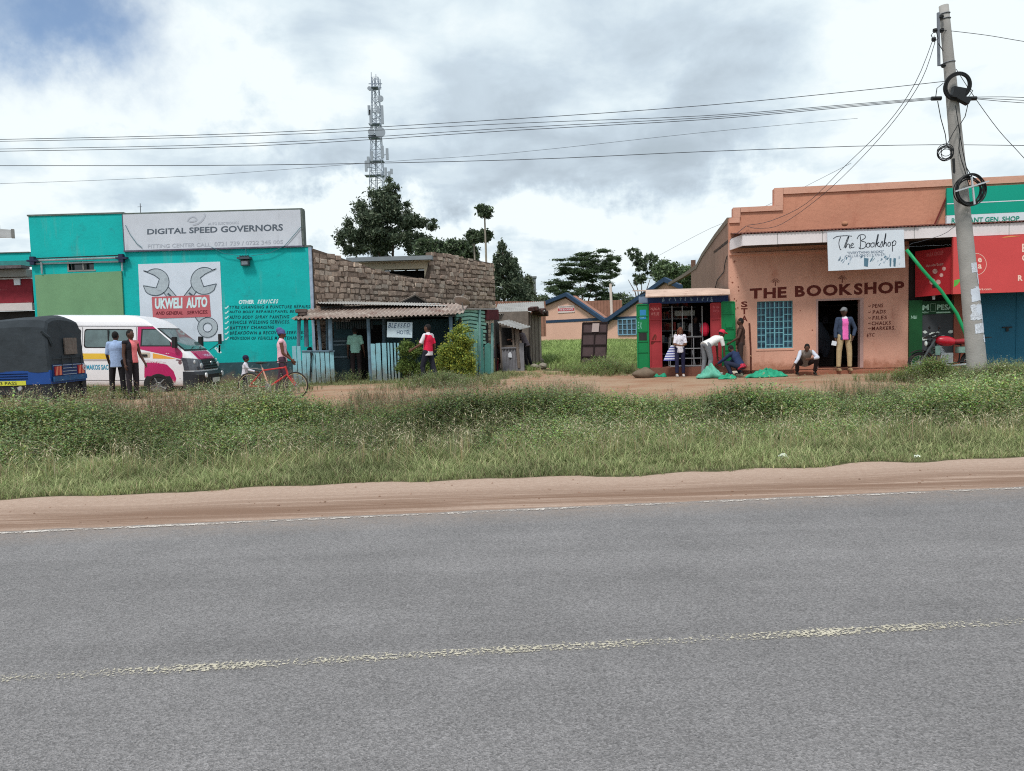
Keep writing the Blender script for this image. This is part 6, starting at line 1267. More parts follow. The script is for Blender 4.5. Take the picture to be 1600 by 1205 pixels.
    patch(9.9, 18.3, 1.8, .7, 520, tw[:5], .4, .8, 'low_weeds', 'leafy green weeds around the motorcycle'); patch(11.7, 18.6, 2.2, 1, 700, tw, .5, .95, 'low_weeds', 'weeds in front of the blue steel shutter')
    patch(at(1530, 560, 17.5).x-1.0, 17.6, .8, .5, 260, tw[:5], 1.0, 1.35, 'low_weeds', 'taller leafy weed clump left of the utility pole foot')
    patch(-7.0, 20.6, 1.8, 1.0, 420, tw[:5]+ta[:3], .5, .9, 'low_weeds', 'green weeds under the front of the van'); patch(-10.8, 19.6, 2.4, 1.0, 520, tw[:5], .5, .85, 'low_weeds', 'green weeds beneath the side of the van')
    patch(11.4, 16.9, 2.2, .4, 320, ta+tw[:5], .5, .95, 'low_weeds', 'bright weeds in front of the utility pole foot')
    patch(10.25, 16.35, 1.0, .3, 300, tw+ta, .95, 1.35, 'low_weeds', 'tall weed clump hiding the utility pole foot')
    # lawn beyond, coarser blades
    tl = [t_grass(14, .30, .012, .05, .2) for _ in range(5)]
    n = 14000; Y = 27.5+rs.uniform(0, 1, n)**1.3*26; X = (rs.uniform(825, 1015, n)-800)/1220*Y; kp = rs.uniform(0, 1, n) < np.clip((Y-26)*.25+vnoise(X, Y, 1.2, 6), .1, 1)*np.where((Y < 33) & (np.abs(X-1.55) < .75), .06, 1); X, Y = X[kp], Y[kp]
    place('lawn_grass', tl, X, Y, rs.uniform(.5, 1.0, len(X))*np.interp(Y, [27, 50], [.8, 1.3]), tints(X, Y, .5, .2)*np.array([1.0, 1.15, .9]), 'bright green lawn grass before the peach building')
    # pebbles & litter bits on the shoulder
    b = MB()
    for k in range(110):
        u = rnd.uniform(-8, 8); s = rnd.uniform(.05, 1.6) ; x = u*RD.x+s*RN.x; y = RY0+u*RD.y+s*RN.y; r = rnd.uniform(.004, .013); b.ell((x, y, G(x, y)+r*.3), (r*1.3, r, r*.7), Matrix.Rotation(rnd.random()*3, 3, 'Z'), 5, 4)
    o = b.build('pebbles', M('pebble', srgb(140, 112, 95), .9, .4, 30)); tag(o, 'small pebbles scattered on the dirt shoulder', 'pebbles', kind='stuff')
    for (x, y, sc_, lab) in ((1224, 716, .035, 'crumpled white wrapper lying in the grass near the dirt edge'), (1433, 719.5, .018, 'small white scrap at the grass edge toward the right')):
        P = gp(x, y, -.02); rr = np.random.RandomState(int(x)); n = 5; V = [(sc_*(i-2)*.8, sc_*(j-2)*.7, sc_*(.5+rr.uniform(-.6, 1.4))) for j in range(n) for i in range(n)]; b = MB(); b.add(V, [(j*n+i, j*n+i+1, (j+1)*n+i+1, (j+1)*n+i) for j in range(n-1) for i in range(n-1)]); o = b.build('litter', M('litter_white', srgb(215, 220, 205), .6, .15, 30)); o.location = (P.x, P.y, G(P.x, P.y)+.03); md = o.modifiers.new('s', 'SOLIDIFY'); md.thickness = .003; tag(o, lab, 'litter')
veg()
def leafcloud(cl, n, size, cols, flat=0., asp=.45, shell=.45, up=.0):
    """leaf quads in ellipsoid clusters: cl = [(x,y,z, rx,ry,rz)]"""
    cl = np.array(cl, float); vol = (cl[:, 3]*cl[:, 4]*cl[:, 5])**.67; idx = rs.choice(len(cl), n, p=vol/vol.sum()); c = cl[idx]
    d = rs.normal(size=(n, 3)); d /= np.linalg.norm(d, axis=1)[:, None]; r = .12+np.abs(rs.normal(size=n))*.62; r = np.minimum(r, 1.7)
    P = c[:, :3]+d*r[:, None]*c[:, 3:]
    a = rs.normal(size=(n, 3))+d*.3; a[:, 2] = a[:, 2]*(1-flat)+up; a /= np.linalg.norm(a, axis=1)[:, None]; b = np.cross(a, rs.normal(size=(n, 3))); b /= np.linalg.norm(b, axis=1)[:, None]
    s = size*rs.uniform(.6, 1.35, n)[:, None]; V = np.stack([P-a*s, P+b*s*asp, P+a*s, P-b*s*asp], 1).reshape(-1, 3); F_ = np.arange(n*4).reshape(n, 4)
    C = np.array(cols)[rs.randint(0, len(cols), n)]*rs.uniform(.7, 1.35, (n, 1)); return V, F_, C
def tree(name, lab, base, trunk, cl, n, size, cols, group=None, bark=None, **k):
    g = thing(name, lab, 'tree', tuple(base), 0, group); b = MB()
    for pts, r0, r1 in trunk: m_ = len(pts); b.tube([Vector(base)+Vector(p) for p in pts], [r0+(r1-r0)*i/(m_-1) for i in range(m_)], 6)
    b.build('trunk', bark or BARK, g)
    V, F_, C = leafcloud([(c[0]+base[0], c[1]+base[1], c[2]+base[2], *c[3:]) for c in cl], n, size, cols, **k); np_mesh('crown', V, F_, LEAFT, C, g, tuple(base)); return g
DG_ = ((.070, .100, .062), (.092, .122, .074), (.052, .078, .048), (.13, .155, .10)); MG = ((.105, .155, .078), (.135, .19, .095), (.085, .125, .065)); LG = ((.10, .15, .055), (.08, .125, .045), (.13, .17, .07))
def pxc(base, Y, spec, dy=1.0):
    out = []
    for x, y, rx, ry in spec:
        P = at(x, y, Y); k = Y/1220; out.append((P.x-base[0], rnd.uniform(-dy, dy), P.z-base[2], rx*k, min(rx, ry*1.2)*k*1.0, ry*k))
    return out
def trees():
    Y = 56; B = at(610, 470, Y); B.z = .7; k = Y/1220
    spec = [(600, 312, 24, 22), (575, 335, 26, 26), (560, 365, 24, 26), (603, 350, 34, 30), (620, 375, 44, 24), (640, 350, 24, 17), (665, 349, 18, 11), (580, 385, 36, 22), (650, 378, 22, 18), (625, 330, 20, 18), (615, 300, 13, 11), (548, 383, 12, 12)]
    # break the masses into many ragged clumps
    def clumps(spec, n, f0=.28, f1=.5):
        o = []
        for x, y, rx, ry in spec:
            for _ in range(n):
                a = rnd.uniform(0, 6.28); r = rnd.uniform(.2, .85); f = rnd.uniform(f0, f1); o.append((x+rx*r*math.cos(a), y+ry*r*math.sin(a), rx*f, ry*f))
        return o
    br = [([(0, 0, 0), (-.1, 0, 2.5), (-.3, .1, 5)], .38, .2)]+[([(-.2, 0, 2.5), (dx*.5, rnd.uniform(-1, 1), 4.5), (dx, rnd.uniform(-1.5, 1.5), z)], .2, .06) for dx, z in ((-2.2, 6.5), (-.8, 8.5), (1.5, 6), (2.6, 6.4), (.4, 8))]
    tree('mango_tree', 'big dark broadleaf tree in front of the lattice mast', B, br, pxc(B, Y, clumps(spec, 12, .26, .42), 2.6), 52000, .13, DG_, asp=.38)
    # low row behind the stone wall
    for i, (x, y, rx, ry, lab) in enumerate(((672, 385, 22, 10, 'low dark tree just right of the mast tree'), (700, 385, 22, 11, 'middle one of the low dark trees behind the stone wall'), (728, 388, 20, 12, 'low dark tree nearest the tall thin papaya stems'))):
        Y = 52+i; B = at(x, 470, Y); B.z = .7; tree('low_tree', lab, B, [([(0, 0, 0), (.1, 0, 3), (0, 0, 4.2)], .15, .05)], pxc(B, Y, clumps([(x, y, rx, ry), (x-8, y+14, rx, ry), (x+8, y+12, rx, ry)], 11, .3, .5), 1.2), 9000, .13, DG_+MG, 'low trees behind the stone wall', asp=.4)
    # papaya-like stems with ball heads
    for i, (x, yt, xb, r, lab) in enumerate(((757, 330, 757, 11, 'tallest thin papaya stem with a single round leaf head'), (759, 368, 756, 11, 'shorter papaya stem standing right beside the tallest one'), (740, 370, 742, 12, 'papaya stem with round head left of the tall one'))):
        Y = 50+i*.7; B = at(xb, 470, Y); B.z = .7; t = at(x, yt, Y)-B; cs = [(x+rnd.uniform(-.7, .7)*r, yt+rnd.uniform(-.5, .5)*r, r*.45, r*.36) for _ in range(16)]
        tree('papaya_tree', lab, B, [([(0, 0, 0), (t.x*.5+.1, 0, t.z*.5), (t.x, 0, t.z)], .09, .05)], pxc(B, Y, cs, .45), 2600, .12, MG+DG_, 'papaya trees behind the stone wall', BARKP, asp=.45)
    # tall conifer-like dark trees right of the stone wall
    for i, (sp, n, lab) in enumerate((([(785, 388, 6, 15), (788, 408, 12, 18), (790, 432, 20, 22), (792, 458, 26, 22), (774, 420, 7, 24), (798, 418, 10, 14)], 9000, 'tallest dark pointed cypress tree beside the stone wall end'), ([(806, 432, 14, 18), (810, 455, 20, 20), (818, 465, 16, 16), (800, 412, 8, 12)], 6500, 'second dark cypress tree, shorter and wider'), ([(826, 448, 11, 14), (822, 465, 16, 14), (838, 472, 14, 10)], 5000, 'grey-green bushy tree at the right end of the cypress group'))):
        Y = 62+i*2; B = at(sp[0][0]+3, 480, Y); B.z = .8; tree('cypress_tree', lab, B, [([(0, 0, 0), (0, 0, 3), (0, 0, (at(0, sp[0][1]+8, Y)-B).z)], .22, .04)], pxc(B, Y, clumps(sp, 16, .26, .5), 1.4), int(n*1.6), .14, (DG_ if i < 2 else ((.11, .13, .08), (.07, .095, .05), (.15, .17, .10))), 'cypress and bushy trees beyond the shacks', asp=.35)
    # acacia with flat layered crown
    Y = 80; B = at(912, 475, Y); B.z = .9; sp = []; 
    for x, y, rx in ((905, 411, 24), (925, 406, 26), (950, 402, 14), (890, 420, 22), (930, 416, 30), (880, 432, 20), (910, 428, 34), (935, 428, 22), (900, 440, 30), (872, 452, 18), (895, 455, 26), (925, 446, 20), (945, 450, 18), (868, 468, 20), (905, 468, 26), (940, 466, 22), (955, 425, 10), (960, 412, 8)):
        for _ in range(7): sp.append((x+rnd.uniform(-.8, .8)*rx, y+rnd.uniform(-13, 13), rx*rnd.uniform(.3, .6), rnd.uniform(1.8, 3.6)))
    br = [([(0, 0, 0), (.2, 0, 1.5), (.5, 0, 3)], .3, .2)]+[([(.3, 0, 1.5), (dx*.45, rnd.uniform(-1, 1), z*.6), (dx, rnd.uniform(-1.5, 1.5), z)], .14, .04) for dx, z in ((-2.6, 3.8), (-1.5, 4.8), (-.3, 5.4), (1, 5.6), (2.2, 5.4), (2.9, 4.2), (-3, 2.2), (2.4, 2.4))]
    tree('acacia_tree', 'wide flat-topped acacia tree behind the peach gables', B, br, pxc(B, Y, sp, 2.6), 60000, .13, ((.075, .115, .055), (.095, .14, .065), (.06, .09, .045)), flat=.75, asp=.3)
    Y = 70; B = at(1003, 470, Y); B.z = .8; br = [([(0, 0, 0), (0, 0, 2), (-.3, 0, 3)], .16, .1)]+[([(-.2, 0, 2.4), (dx*.5, 0, (2.4+z)/2+.3), (dx, 0, z)], .07, .02) for dx, z in ((-1.2, 5.2), (-.7, 5.5), (0, 5.6), (.8, 5.3), (1.3, 4.6))]
    tree('young_tree', 'feathery upright tree right of the acacia above the navy roof', B, br, pxc(B, Y, clumps([(985, 395, 7, 7), (995, 402, 12, 12), (1008, 405, 12, 15), (1020, 405, 9, 12), (1005, 422, 12, 10), (1000, 437, 16, 10), (1020, 425, 12, 12)], 10, .2, .34), .9), 6500, .13, MG+DG_, asp=.4)
    for i, (x, y, rx, ry, lab) in enumerate(((1040, 420, 18, 13, 'bushy olive green tree left of the brown side wall'), (1072, 425, 20, 11, 'dark green treetop touching the brown side wall'), (1050, 438, 26, 12, 'low green tree just above the rusty kiosk roof'))):
        Y = 60+3*i; B = at(x, 470, Y); B.z = .8; tree('hedge_tree', lab, B, [([(0, 0, 0), (.1, 0, 1.5), (0, 0, 2.6)], .15, .05)], pxc(B, Y, clumps([(x, y, rx, ry), (x, y+10, rx, ry)], 12, .3, .5), 1.2), 7500, .13, MG+LG[:1], 'trees left of the bookshop side wall', asp=.4)
    for i, (x, y, rx, ry, lab) in enumerate(((850, 470, 14, 8, 'small green bush behind the left navy gable edge'), (888, 474, 34, 7, 'dark hedge tree behind the ridge of the left gable'), (960, 468, 30, 9, 'dark hedge tree behind the white vent pipe'), (1000, 466, 26, 9, 'dark hedge tree below the feathery tree'))):
        Y = 88+i; B = at(x, 480, Y); B.z = .9; tree('hedge_tree', lab, B, [([(0, 0, 0), (0, 0, 1), (0, 0, 1.5)], .15, .08)], pxc(B, Y, clumps([(x, y, rx, ry), (x, y+8, rx, ry)], 10, .3, .5), 1.2), 5500, .17, DG_+MG, 'hedge trees behind the peach gables', asp=.4)
    for i, (x, y, rx, ry, lab) in enumerate(((-10, 390, 14, 8, ''),)): pass
    # distant hills
    b = MB(); xs = list(range(-60, 61)); V = []
    for r_, (yy, hh) in enumerate(((700, 0), (1000, 26), (1400, 40))):
        for i in xs: x = i*30*(1+r_*.4); V.append((x, yy, hh*(.62+.38*math.sin(i*.31+r_)+.15*math.sin(i*.9)) if hh else 0))
    n = len(xs); b.add(V, [(r_*n+i, r_*n+i+1, (r_+1)*n+i+1, (r_+1)*n+i) for r_ in (0, 1) for i in range(n-1)]); o = b.build('hills', M('hill_green', srgb(120, 142, 128), .95, .2, .01), smooth=True); tag(o, kind='structure')
    # block-like dark water-tank building behind cypress
    P = at(826, 444, 90); b = MB(); b.box((P.x, P.y, P.z/2+.3), (1.6, 2, P.z+.6)); b.box((P.x, P.y, P.z+.7), (1.8, 2.2, .2)); o = b.build('concrete_tower', M('far_grey', srgb(120, 124, 126), .9, .1), None, offset=(P.x, P.y, 1)); tag(o, 'small grey concrete block rising behind the dark cypress trees', 'building')
trees()
def bushes():
    for nm, lab, spec, Y, n, cols, sz in (('shrub', 'rounded yellow-green shrub taller than the walking man, right of him', [(717, 530, 25, 22), (705, 552, 30, 30), (724, 552, 24, 32), (712, 580, 34, 22), (695, 572, 20, 24), (730, 575, 16, 24), (712, 560, 28, 28)], 22.6, 26000, ((.20, .27, .055), (.27, .32, .06), (.14, .21, .045), (.38, .38, .06)), .032), ('shrub', 'lower green hedge shrub between the pickets and walking man', [(635, 546, 18, 15), (650, 548, 16, 16), (645, 570, 24, 20), (662, 575, 14, 20), (630, 572, 14, 20)], 22.9, 14000, ((.11, .17, .04), (.15, .21, .05), (.08, .125, .035)), .028), ('shrub', 'small pale lower shrub at the foot of the yellow-green one', [(700, 590, 16, 10), (718, 592, 16, 10), (680, 592, 12, 8)], 21.3, 5000, ((.17, .21, .10), (.22, .25, .13)), .024)):
        B = at(spec[0][0], 590, Y); B.z = .2; g = thing(nm, lab, 'shrub', tuple(B)); b = MB()
        for _ in range(9): x, y, rx, ry = rnd.choice(spec); P = at(x, y, Y); b.tube([(B.x+rnd.uniform(-.2, .2), Y+rnd.uniform(-.1, .1), .2), ((P.x+B.x)/2, Y, P.z*.5), tuple(P)], [.02, .014, .006], 4)
        b.build('stem', BARK, g); cl = []
        for x, y, rx, ry in spec:
            for _ in range(14): a = rnd.uniform(0, 6.28); r = rnd.uniform(.1, .85); P = at(x+rx*r*math.cos(a), y+ry*r*math.sin(a), Y); k = Y/1220; cl.append((P.x, Y+rnd.uniform(-.35, .35), max(.35, P.z), rx*k*.33, rx*k*.33, ry*k*.33))
        V, F_, C = leafcloud(cl, n, sz, cols, asp=.5); np_mesh('foliage', V, F_, LEAF, C, g, tuple(B))
bushes()
# ------------------------------------------------------------------ people
def remesh(mb, name, mat, parent, vox, k=1.0, sm=3, split=None, fac=.5):
    mb.v = [tuple(Vector(v)*k) for v in mb.v]; o = mb.build(name, mat, parent, local=True)
    r = o.modifiers.new('r', 'REMESH'); r.mode = 'VOXEL'; r.voxel_size = vox*k; s = o.modifiers.new('s', 'SMOOTH'); s.factor = fac; s.iterations = sm
    dg = bpy.context.evaluated_depsgraph_get(); me = bpy.data.meshes.new_from_object(o.evaluated_get(dg)); o.modifiers.clear(); old = o.data; o.data = me; bpy.data.meshes.remove(old)
    me.name = name; me.polygons.foreach_set('use_smooth', [True]*len(me.polygons)); me.materials.clear()
    for m in (mat if isinstance(mat, (list, tuple)) else [mat]): me.materials.append(m)
    mi = [split(p.center/k) if split else 0 for p in me.polygons]; me.polygons.foreach_set('material_index', mi); me.update(); return o
SK = [M('skin_%d' % i, c, .55, .06, 8, spec=.35) for i, c in enumerate((srgb(96, 64, 50), srgb(82, 56, 46), srgb(122, 84, 64)))]
HAIR = M('hair_black', (.012, .010, .010), .9, .2, 30)
def V3(*a): return Vector(a).normalized()
def person(lab, loc, rz, H=1.72, torso=(0, 0, 1), rv=(1, 0, 0), legs=None, arms=None, face=(0, 1, 0), hup=None, shirt=None, trousers=None, shoes=None, hair='short', skin=0, hat=None, z=None, shirt_split=None, sleeve=.75, hem=.0, fem=False, lower=1.0, group=None, seat=None, child=False):
    k = H/1.72; t = V3(*torso); r_ = V3(*rv); r_ = (r_-t*r_.dot(t)).normalized(); f_ = t.cross(r_).normalized()
    legs = legs or {}; arms = arms or {}; TL, SL = .42, .42
    hz = {}; J = {}
    for s, nm in ((1, 'R'), (-1, 'L')):
        th, sh = legs.get(nm, ((.03*s, .02, -1), (.01*s, -.03, -1))); th, sh = V3(*th), V3(*sh)
        hip = Vector((s*.09, 0, 0)); kn = hip+th*TL; an = kn+sh*SL; J[nm] = [hip, kn, an, th, sh]
    low = min(J['R'][2].z, J['L'][2].z); pel = Vector((0, 0, .075-low))
    if seat is not None: pel.z = seat/k
    for nm in 'RL': J[nm][:3] = [q+pel for q in J[nm][:3]]
    root = thing('person', lab, 'person', (loc[0], loc[1], G(*loc) if z is None else z), rz, group)
    RM = Matrix((r_, f_, t)).transposed(); fem_c = .9 if fem else 1
    neck = pel+t*.50; fd = V3(*face); hu = V3(*hup) if hup else (Vector((0, 0, 1))*.6+t*.4).normalized(); hu = (hu-fd*hu.dot(fd)).normalized(); hr = fd.cross(hu).normalized(); HM = Matrix((hr, fd, hu)).transposed(); hs = 1.22 if child else 1
    hc = neck+(hu*.6+t*.4).normalized()*.135*hs+fd*.015
    body = MB(); body.ell(pel+t*.02, (.145, .10, .11), RM); body.ell(pel+t*.17, (.12*fem_c, .085, .13), RM); body.ell(pel+t*.34, (.15*fem_c, .10, .16), RM)
    sh = {1: pel+t*.445+r_*.165*fem_c, -1: pel+t*.445-r_*.165*fem_c}; body.cap(sh[1], sh[-1], .05, .05); body.cap(neck-t*.06, hc-hu*.05, .056, .052)
    body.ell(hc, (.072*hs, .09*hs, .108*hs), HM, 16, 12); body.ell(hc+fd*.035*hs-hu*.05*hs, (.048*hs, .05*hs, .05*hs), HM); body.ell(hc+fd*.092*hs-hu*.012*hs, (.013, .017, .022), HM); body.ell(hc+fd*.078*hs-hu*.05*hs, (.024, .016, .012), HM)
    body.ell(hc+fd*.074*hs+hu*.022*hs, (.045, .016, .011), HM)
    for s in (1, -1): body.ell(hc+hr*.074*hs*s-fd*.0, (.012, .02, .03), HM)
    A = {}
    for s, nm in ((1, 'R'), (-1, 'L')):
        ua, fa = arms.get(nm, ((.14*s, -.03, -1), (.08*s, .10, -1)))[:2]; ua, fa = V3(*ua), V3(*fa); el = sh[s]+ua*.285; wr = el+fa*.25; A[nm] = (sh[s], el, wr, fa)
        body.cap(sh[s], el, .050, .038); body.cap(el, wr, .038, .026)
        pn = r_*(-s); pn = (pn-fa*pn.dot(fa)); pn = pn.normalized() if pn.length > .1 else f_; sd_ = fa.cross(pn).normalized()
        if sd_.dot(f_) < 0: sd_ = -sd_
        PM = Matrix((sd_, pn, fa)).transposed(); body.ell(wr+fa*.045, (.038, .017, .05), PM)
        for q, (off, ln) in enumerate(((.028, .062), (.010, .072), (-.010, .067), (-.027, .052))):
            a = wr+fa*.082+sd_*off; m_ = a+(fa*.9+pn*.35).normalized()*ln*.5; e = m_+(fa*.6+pn*.85).normalized()*ln*.5; body.cap(a, m_, .0095, .0088, 6); body.cap(m_, e, .0088, .0078, 6)
        a = wr+fa*.03+sd_*.033; m_ = a+(fa*.6+sd_*.7+pn*.3).normalized()*.035; body.cap(a, m_, .012, .010, 6); body.cap(m_, m_+(fa*.8+sd_*.1+pn*.5).normalized()*.03, .010, .008, 6)
        hip, kn, an, th, shn = J[nm]; body.cap(hip, kn, .078, .052); body.cap(kn, kn.lerp(an, .35), .050, .052); body.cap(kn.lerp(an, .35), an, .052, .034)
        ff = (V3(*legs[nm][2]) if nm in legs and len(legs[nm]) > 2 else Vector((0, 1, 0))); body.cap(an+Vector((0, 0, -.03))-ff*.03, an+ff*.13+Vector((0, 0, -.045)), .036, .026)
    remesh(body, 'body', SK[skin], root, .0095, k, 3)
    if shirt:
        g_ = MB(); g_.ell(pel+t*.34, (.168*fem_c, .12, .17), RM, 16, 10); g_.ell(pel+t*.18, (.148*fem_c, .112, .15), RM, 16, 10)
        a = pel+t*(-.04-hem); c = pel+t*.2; 
        n = 16; vs_ = [p+RM @ Vector((rx*math.cos(2*math.pi*i/n), ry*math.sin(2*math.pi*i/n), 0)) for p, rx, ry in ((a, .172*fem_c, .128), (c, .150*fem_c, .112), (pel+t*.36, .16*fem_c, .11)) for i in range(n)]
        g_.add(vs_, [(j*n+i, j*n+(i+1) % n, (j+1)*n+(i+1) % n, (j+1)*n+i) for j in (0, 1) for i in range(n)]+[tuple(range(n-1, -1, -1)), tuple(range(2*n, 3*n))])
        g_.cap(sh[1], sh[-1], .060, .060); g_.cap(neck-t*.05-f_*.01, neck-t*.01, .075, .066)
        for nm in 'RL':
            s0, el, wr, fa = A[nm]
            if sleeve > 0:
                g_.cap(s0, s0.lerp(el, .25), .062, .060); g_.cone(s0, s0.lerp(el, min(1, sleeve)), .061, .056 if sleeve < 1 else .052, 10)
                if sleeve > 1: g_.cap(el, el, .05, .05); g_.cone(el, el.lerp(wr, min(1, sleeve-1)), .052, .042, 10)
        sp = (lambda c: shirt_split((c-pel).dot(r_), (c-pel).dot(f_), (c-pel).dot(t))) if shirt_split else None
        remesh(g_, 'shirt', shirt, root, .014, k, 2, sp)
    if trousers:
        g_ = MB(); g_.ell(pel+t*.03, (.160, .118, .12), RM, 14, 9)
        for nm in 'RL':
            hip, kn, an, th, shn = J[nm]; g_.cap(hip, kn, .093, .070); g_.cap(kn, kn, .070, .070); g_.cone(kn, kn.lerp(an, .93*lower), .069, .058, 12)
        remesh(g_, 'trousers', trousers, root, .014, k, 2)
    if shoes:
        for nm in 'RL':
            hip, kn, an, th, shn = J[nm]; ff = (V3(*legs[nm][2]) if nm in legs and len(legs[nm]) > 2 else Vector((0, 1, 0))); g_ = MB(); g_.cap(an+Vector((0, 0, -.03))-ff*.035, an+ff*.14+Vector((0, 0, -.04)), .045, .036); g_.box(an+ff*.05+Vector((0, 0, -.066)), (.075, .25, .02), Matrix.Rotation(math.atan2(-ff.x, ff.y), 3, 'Z')); remesh(g_, 'shoe', shoes, root, .012, k, 2)
    g_ = MB()
    if hair == 'short': g_.ell(hc+hu*.018*hs-fd*.014*hs, (.077*hs, .088*hs, .103*hs), HM, 16, 12)
    elif hair == 'braids':
        g_.ell(hc+hu*.018-fd*.018, (.084, .094, .108), HM, 16, 12); 
        for i in range(9): a = R(150+i*30-30); q = hc-fd*.03+hr*.08*math.cos(a*1.0)-fd*.05*abs(math.sin(a)); g_.cap(q, q-Vector((0, 0, .30))-fd*.03, .028, .018)
    if hair and g_.v: remesh(g_, 'hair', M('hair_brown', srgb(96, 54, 42), .85, .3, 40) if hair == 'braids' else HAIR, root, .012, k, 1)
    if hat:
        kind, hm = hat; g_ = MB()
        if kind == 'cap':
            g_.ell(hc+hu*.045*hs-fd*.006, (.084*hs, .098*hs, .085*hs), HM, 16, 12); a = hc+hu*.055*hs+fd*.075*hs; g_.ell(a+fd*.045, (.068, .075, .010), HM @ Matrix.Rotation(-.2, 3, 'X'), 14, 6)
        else:
            g_.ell(hc+hu*.04*hs-fd*.012, (.088*hs, .104*hs, .092*hs), HM, 16, 12)
            if kind == 'beanie': g_.ell(hc+hu*.10*hs-fd*.05*hs, (.07, .085, .07), HM); g_.torus(hc+hu*.02, .088, .012, hu*1+fd*.25, 20, 6)
        remesh(g_, 'cap' if kind == 'cap' else 'knitted_hat', hm, root, .011, k, 1)
    J['A'] = {n_: [q*k for q in A[n_][:3]] for n_ in A}; J['hc'] = hc*k; J['pel'] = pel*k; J['t'] = t; J['f'] = f_; J['r'] = r_; J['k'] = k; J['neck'] = neck*k
    return root, J
def C_(n, c, r=.85, v=.1, **k): return M(n, srgb(*c), r, v, k.pop('scale', 14), .35, 26, **k)
def people():
    BLK = C_('black_cloth', (30, 28, 34)); SHB = C_('dark_shoe', (26, 24, 24)); W = lambda x, y, Y: (at(x, y, Y).x, Y)
    PI = math.pi
    person('man in pale blue shirt and black trousers seen from behind beside the van', W(182, 560, 19.6), R(8), 1.74, shirt=C_('sky_shirt', (150, 172, 208), streak=(srgb(120, 140, 180), .25, 9)), trousers=BLK, shoes=SHB, skin=1, sleeve=.95, hem=.10, face=(.25, .95, 0), z=.22, legs={'R': ((.06, .02, -1), (.02, 0, -1)), 'L': ((-.10, .0, -1), (-.04, 0, -1))}, arms={'R': ((.16, .05, -1), (.05, .45, -.9)), 'L': ((-.2, .05, -1), (-.05, .55, -.8))})
    person('man in black and coral pink vest looking right beside the blue-shirted man', W(205, 560, 19.2), R(-112), 1.76, shirt=[C_('coral_vest', (238, 128, 132)), BLK], shirt_split=lambda x, y, z: 1 if (y < .02 or x > .05) else 0, trousers=C_('charcoal_trousers', (44, 40, 46)), shoes=SHB, skin=1, sleeve=0, z=.22, face=(-.12, 1, .03), rv=(1, -.1, 0), arms={'R': ((.16, .02, -1), (.06, .22, -1)), 'L': ((-.20, .10, -1), (-.05, .5, -.85))})
    # child behind the rear wheel of the bicycle
    WSP = C_('patterned_white', (206, 204, 214), stain=(srgb(100, 90, 110), .3, 30))
    person('small child in white patterned top reaching for the rear of the red bicycle', W(383, 600, 18.95), R(-80), 1.03, shirt=WSP, trousers=BLK, shoes=C_('white_shoe', (200, 200, 190)), skin=1, hat=('knit', C_('navy_knit', (34, 30, 58))), child=True, sleeve=1.9, z=.20, torso=(0, .12, 1), arms={'R': ((.1, .55, -.8), (0, .95, -.3)), 'L': ((-.1, -.3, -.9), (-.1, -.2, -1))}, legs={'R': ((.02, .15, -1), (0, -.2, -1)), 'L': ((-.02, -.1, -1), (0, -.1, -1))})
    person('woman in pink sleeveless top and purple knitted hat pushing the red bicycle', W(441, 560, 19.15), R(-78), 1.70, shirt=C_('pale_pink_top', (222, 178, 190), streak=(srgb(180, 130, 150), .25, 9)), trousers=C_('plum_trousers', (70, 48, 62)), shoes=SHB, skin=0, sleeve=0, hem=.04, hat=('beanie', C_('purple_knit', (84, 84, 132))), z=.2, face=(-.1, 1, 0), arms={'R': ((.12, .12, -1), (-.05, .75, -.65)), 'L': ((-.2, .3, -.9), (-.1, .5, -.85))}, legs={'R': ((.03, .2, -1), (0, -.15, -1)), 'L': ((-.03, -.15, -1), (0, -.3, -1))}, fem=True)
    # seated behind the fence
    person('person with dark head covering sitting low behind the pale blue fence', W(484, 555, 24.3), R(200), 1.6, shirt=C_('dark_top', (40, 38, 46)), trousers=BLK, skin=1, hair=None, hat=('knit', BLK), sleeve=1.9, z=.2, seat=.42, torso=(0, .1, 1), face=(-.3, .95, -.05), legs={'R': ((.1, 1, 0), (.05, .1, -1)), 'L': ((-.1, 1, 0), (-.05, .1, -1))}, arms={'R': ((.2, .5, -.8), (-.2, .8, .1)), 'L': ((-.2, .5, -.8), (.2, .8, .1))})
    person('man in pale green t-shirt standing with his back turned in the eatery doorway', W(556, 560, 24.4), R(4), 1.76, shirt=C_('pale_green_tee', (150, 196, 182)), trousers=C_('brown_black_trousers', (44, 34, 36)), shoes=SHB, skin=1, sleeve=.8, z=.2, face=(-.1, 1, 0), arms={'R': ((.22, .05, -1), (.1, .3, -.9)), 'L': ((-.22, .1, -1), (-.08, .25, -1))})
    RW = [C_('white_jersey', (222, 214, 220)), C_('red_jersey', (226, 36, 76))]
    person('man in red and white jersey walking left between the two shrubs', W(669, 560, 21.6), R(62), 1.75, shirt=RW, shirt_split=lambda x, y, z: 1 if (-.5 < (y*1.2 + (z-.25)*.55) + x*.25 < .02 and x > -.2 and y < .065 and z > .02) or (y > .085 and z < .36) else 0, trousers=C_('navy_black', (34, 34, 46)), shoes=SHB, skin=0, sleeve=.85, hem=.06, z=.22, face=(-.15, 1, .02), torso=(0, -.05, 1), arms={'R': ((.12, -.25, -1), (.05, .3, -.9)), 'L': ((-.3, .35, -.85), (-.2, .85, -.45))}, legs={'R': ((.03, -.22, -1), (0, -.35, -1)), 'L': ((-.03, .3, -1), (0, -.1, -1))})
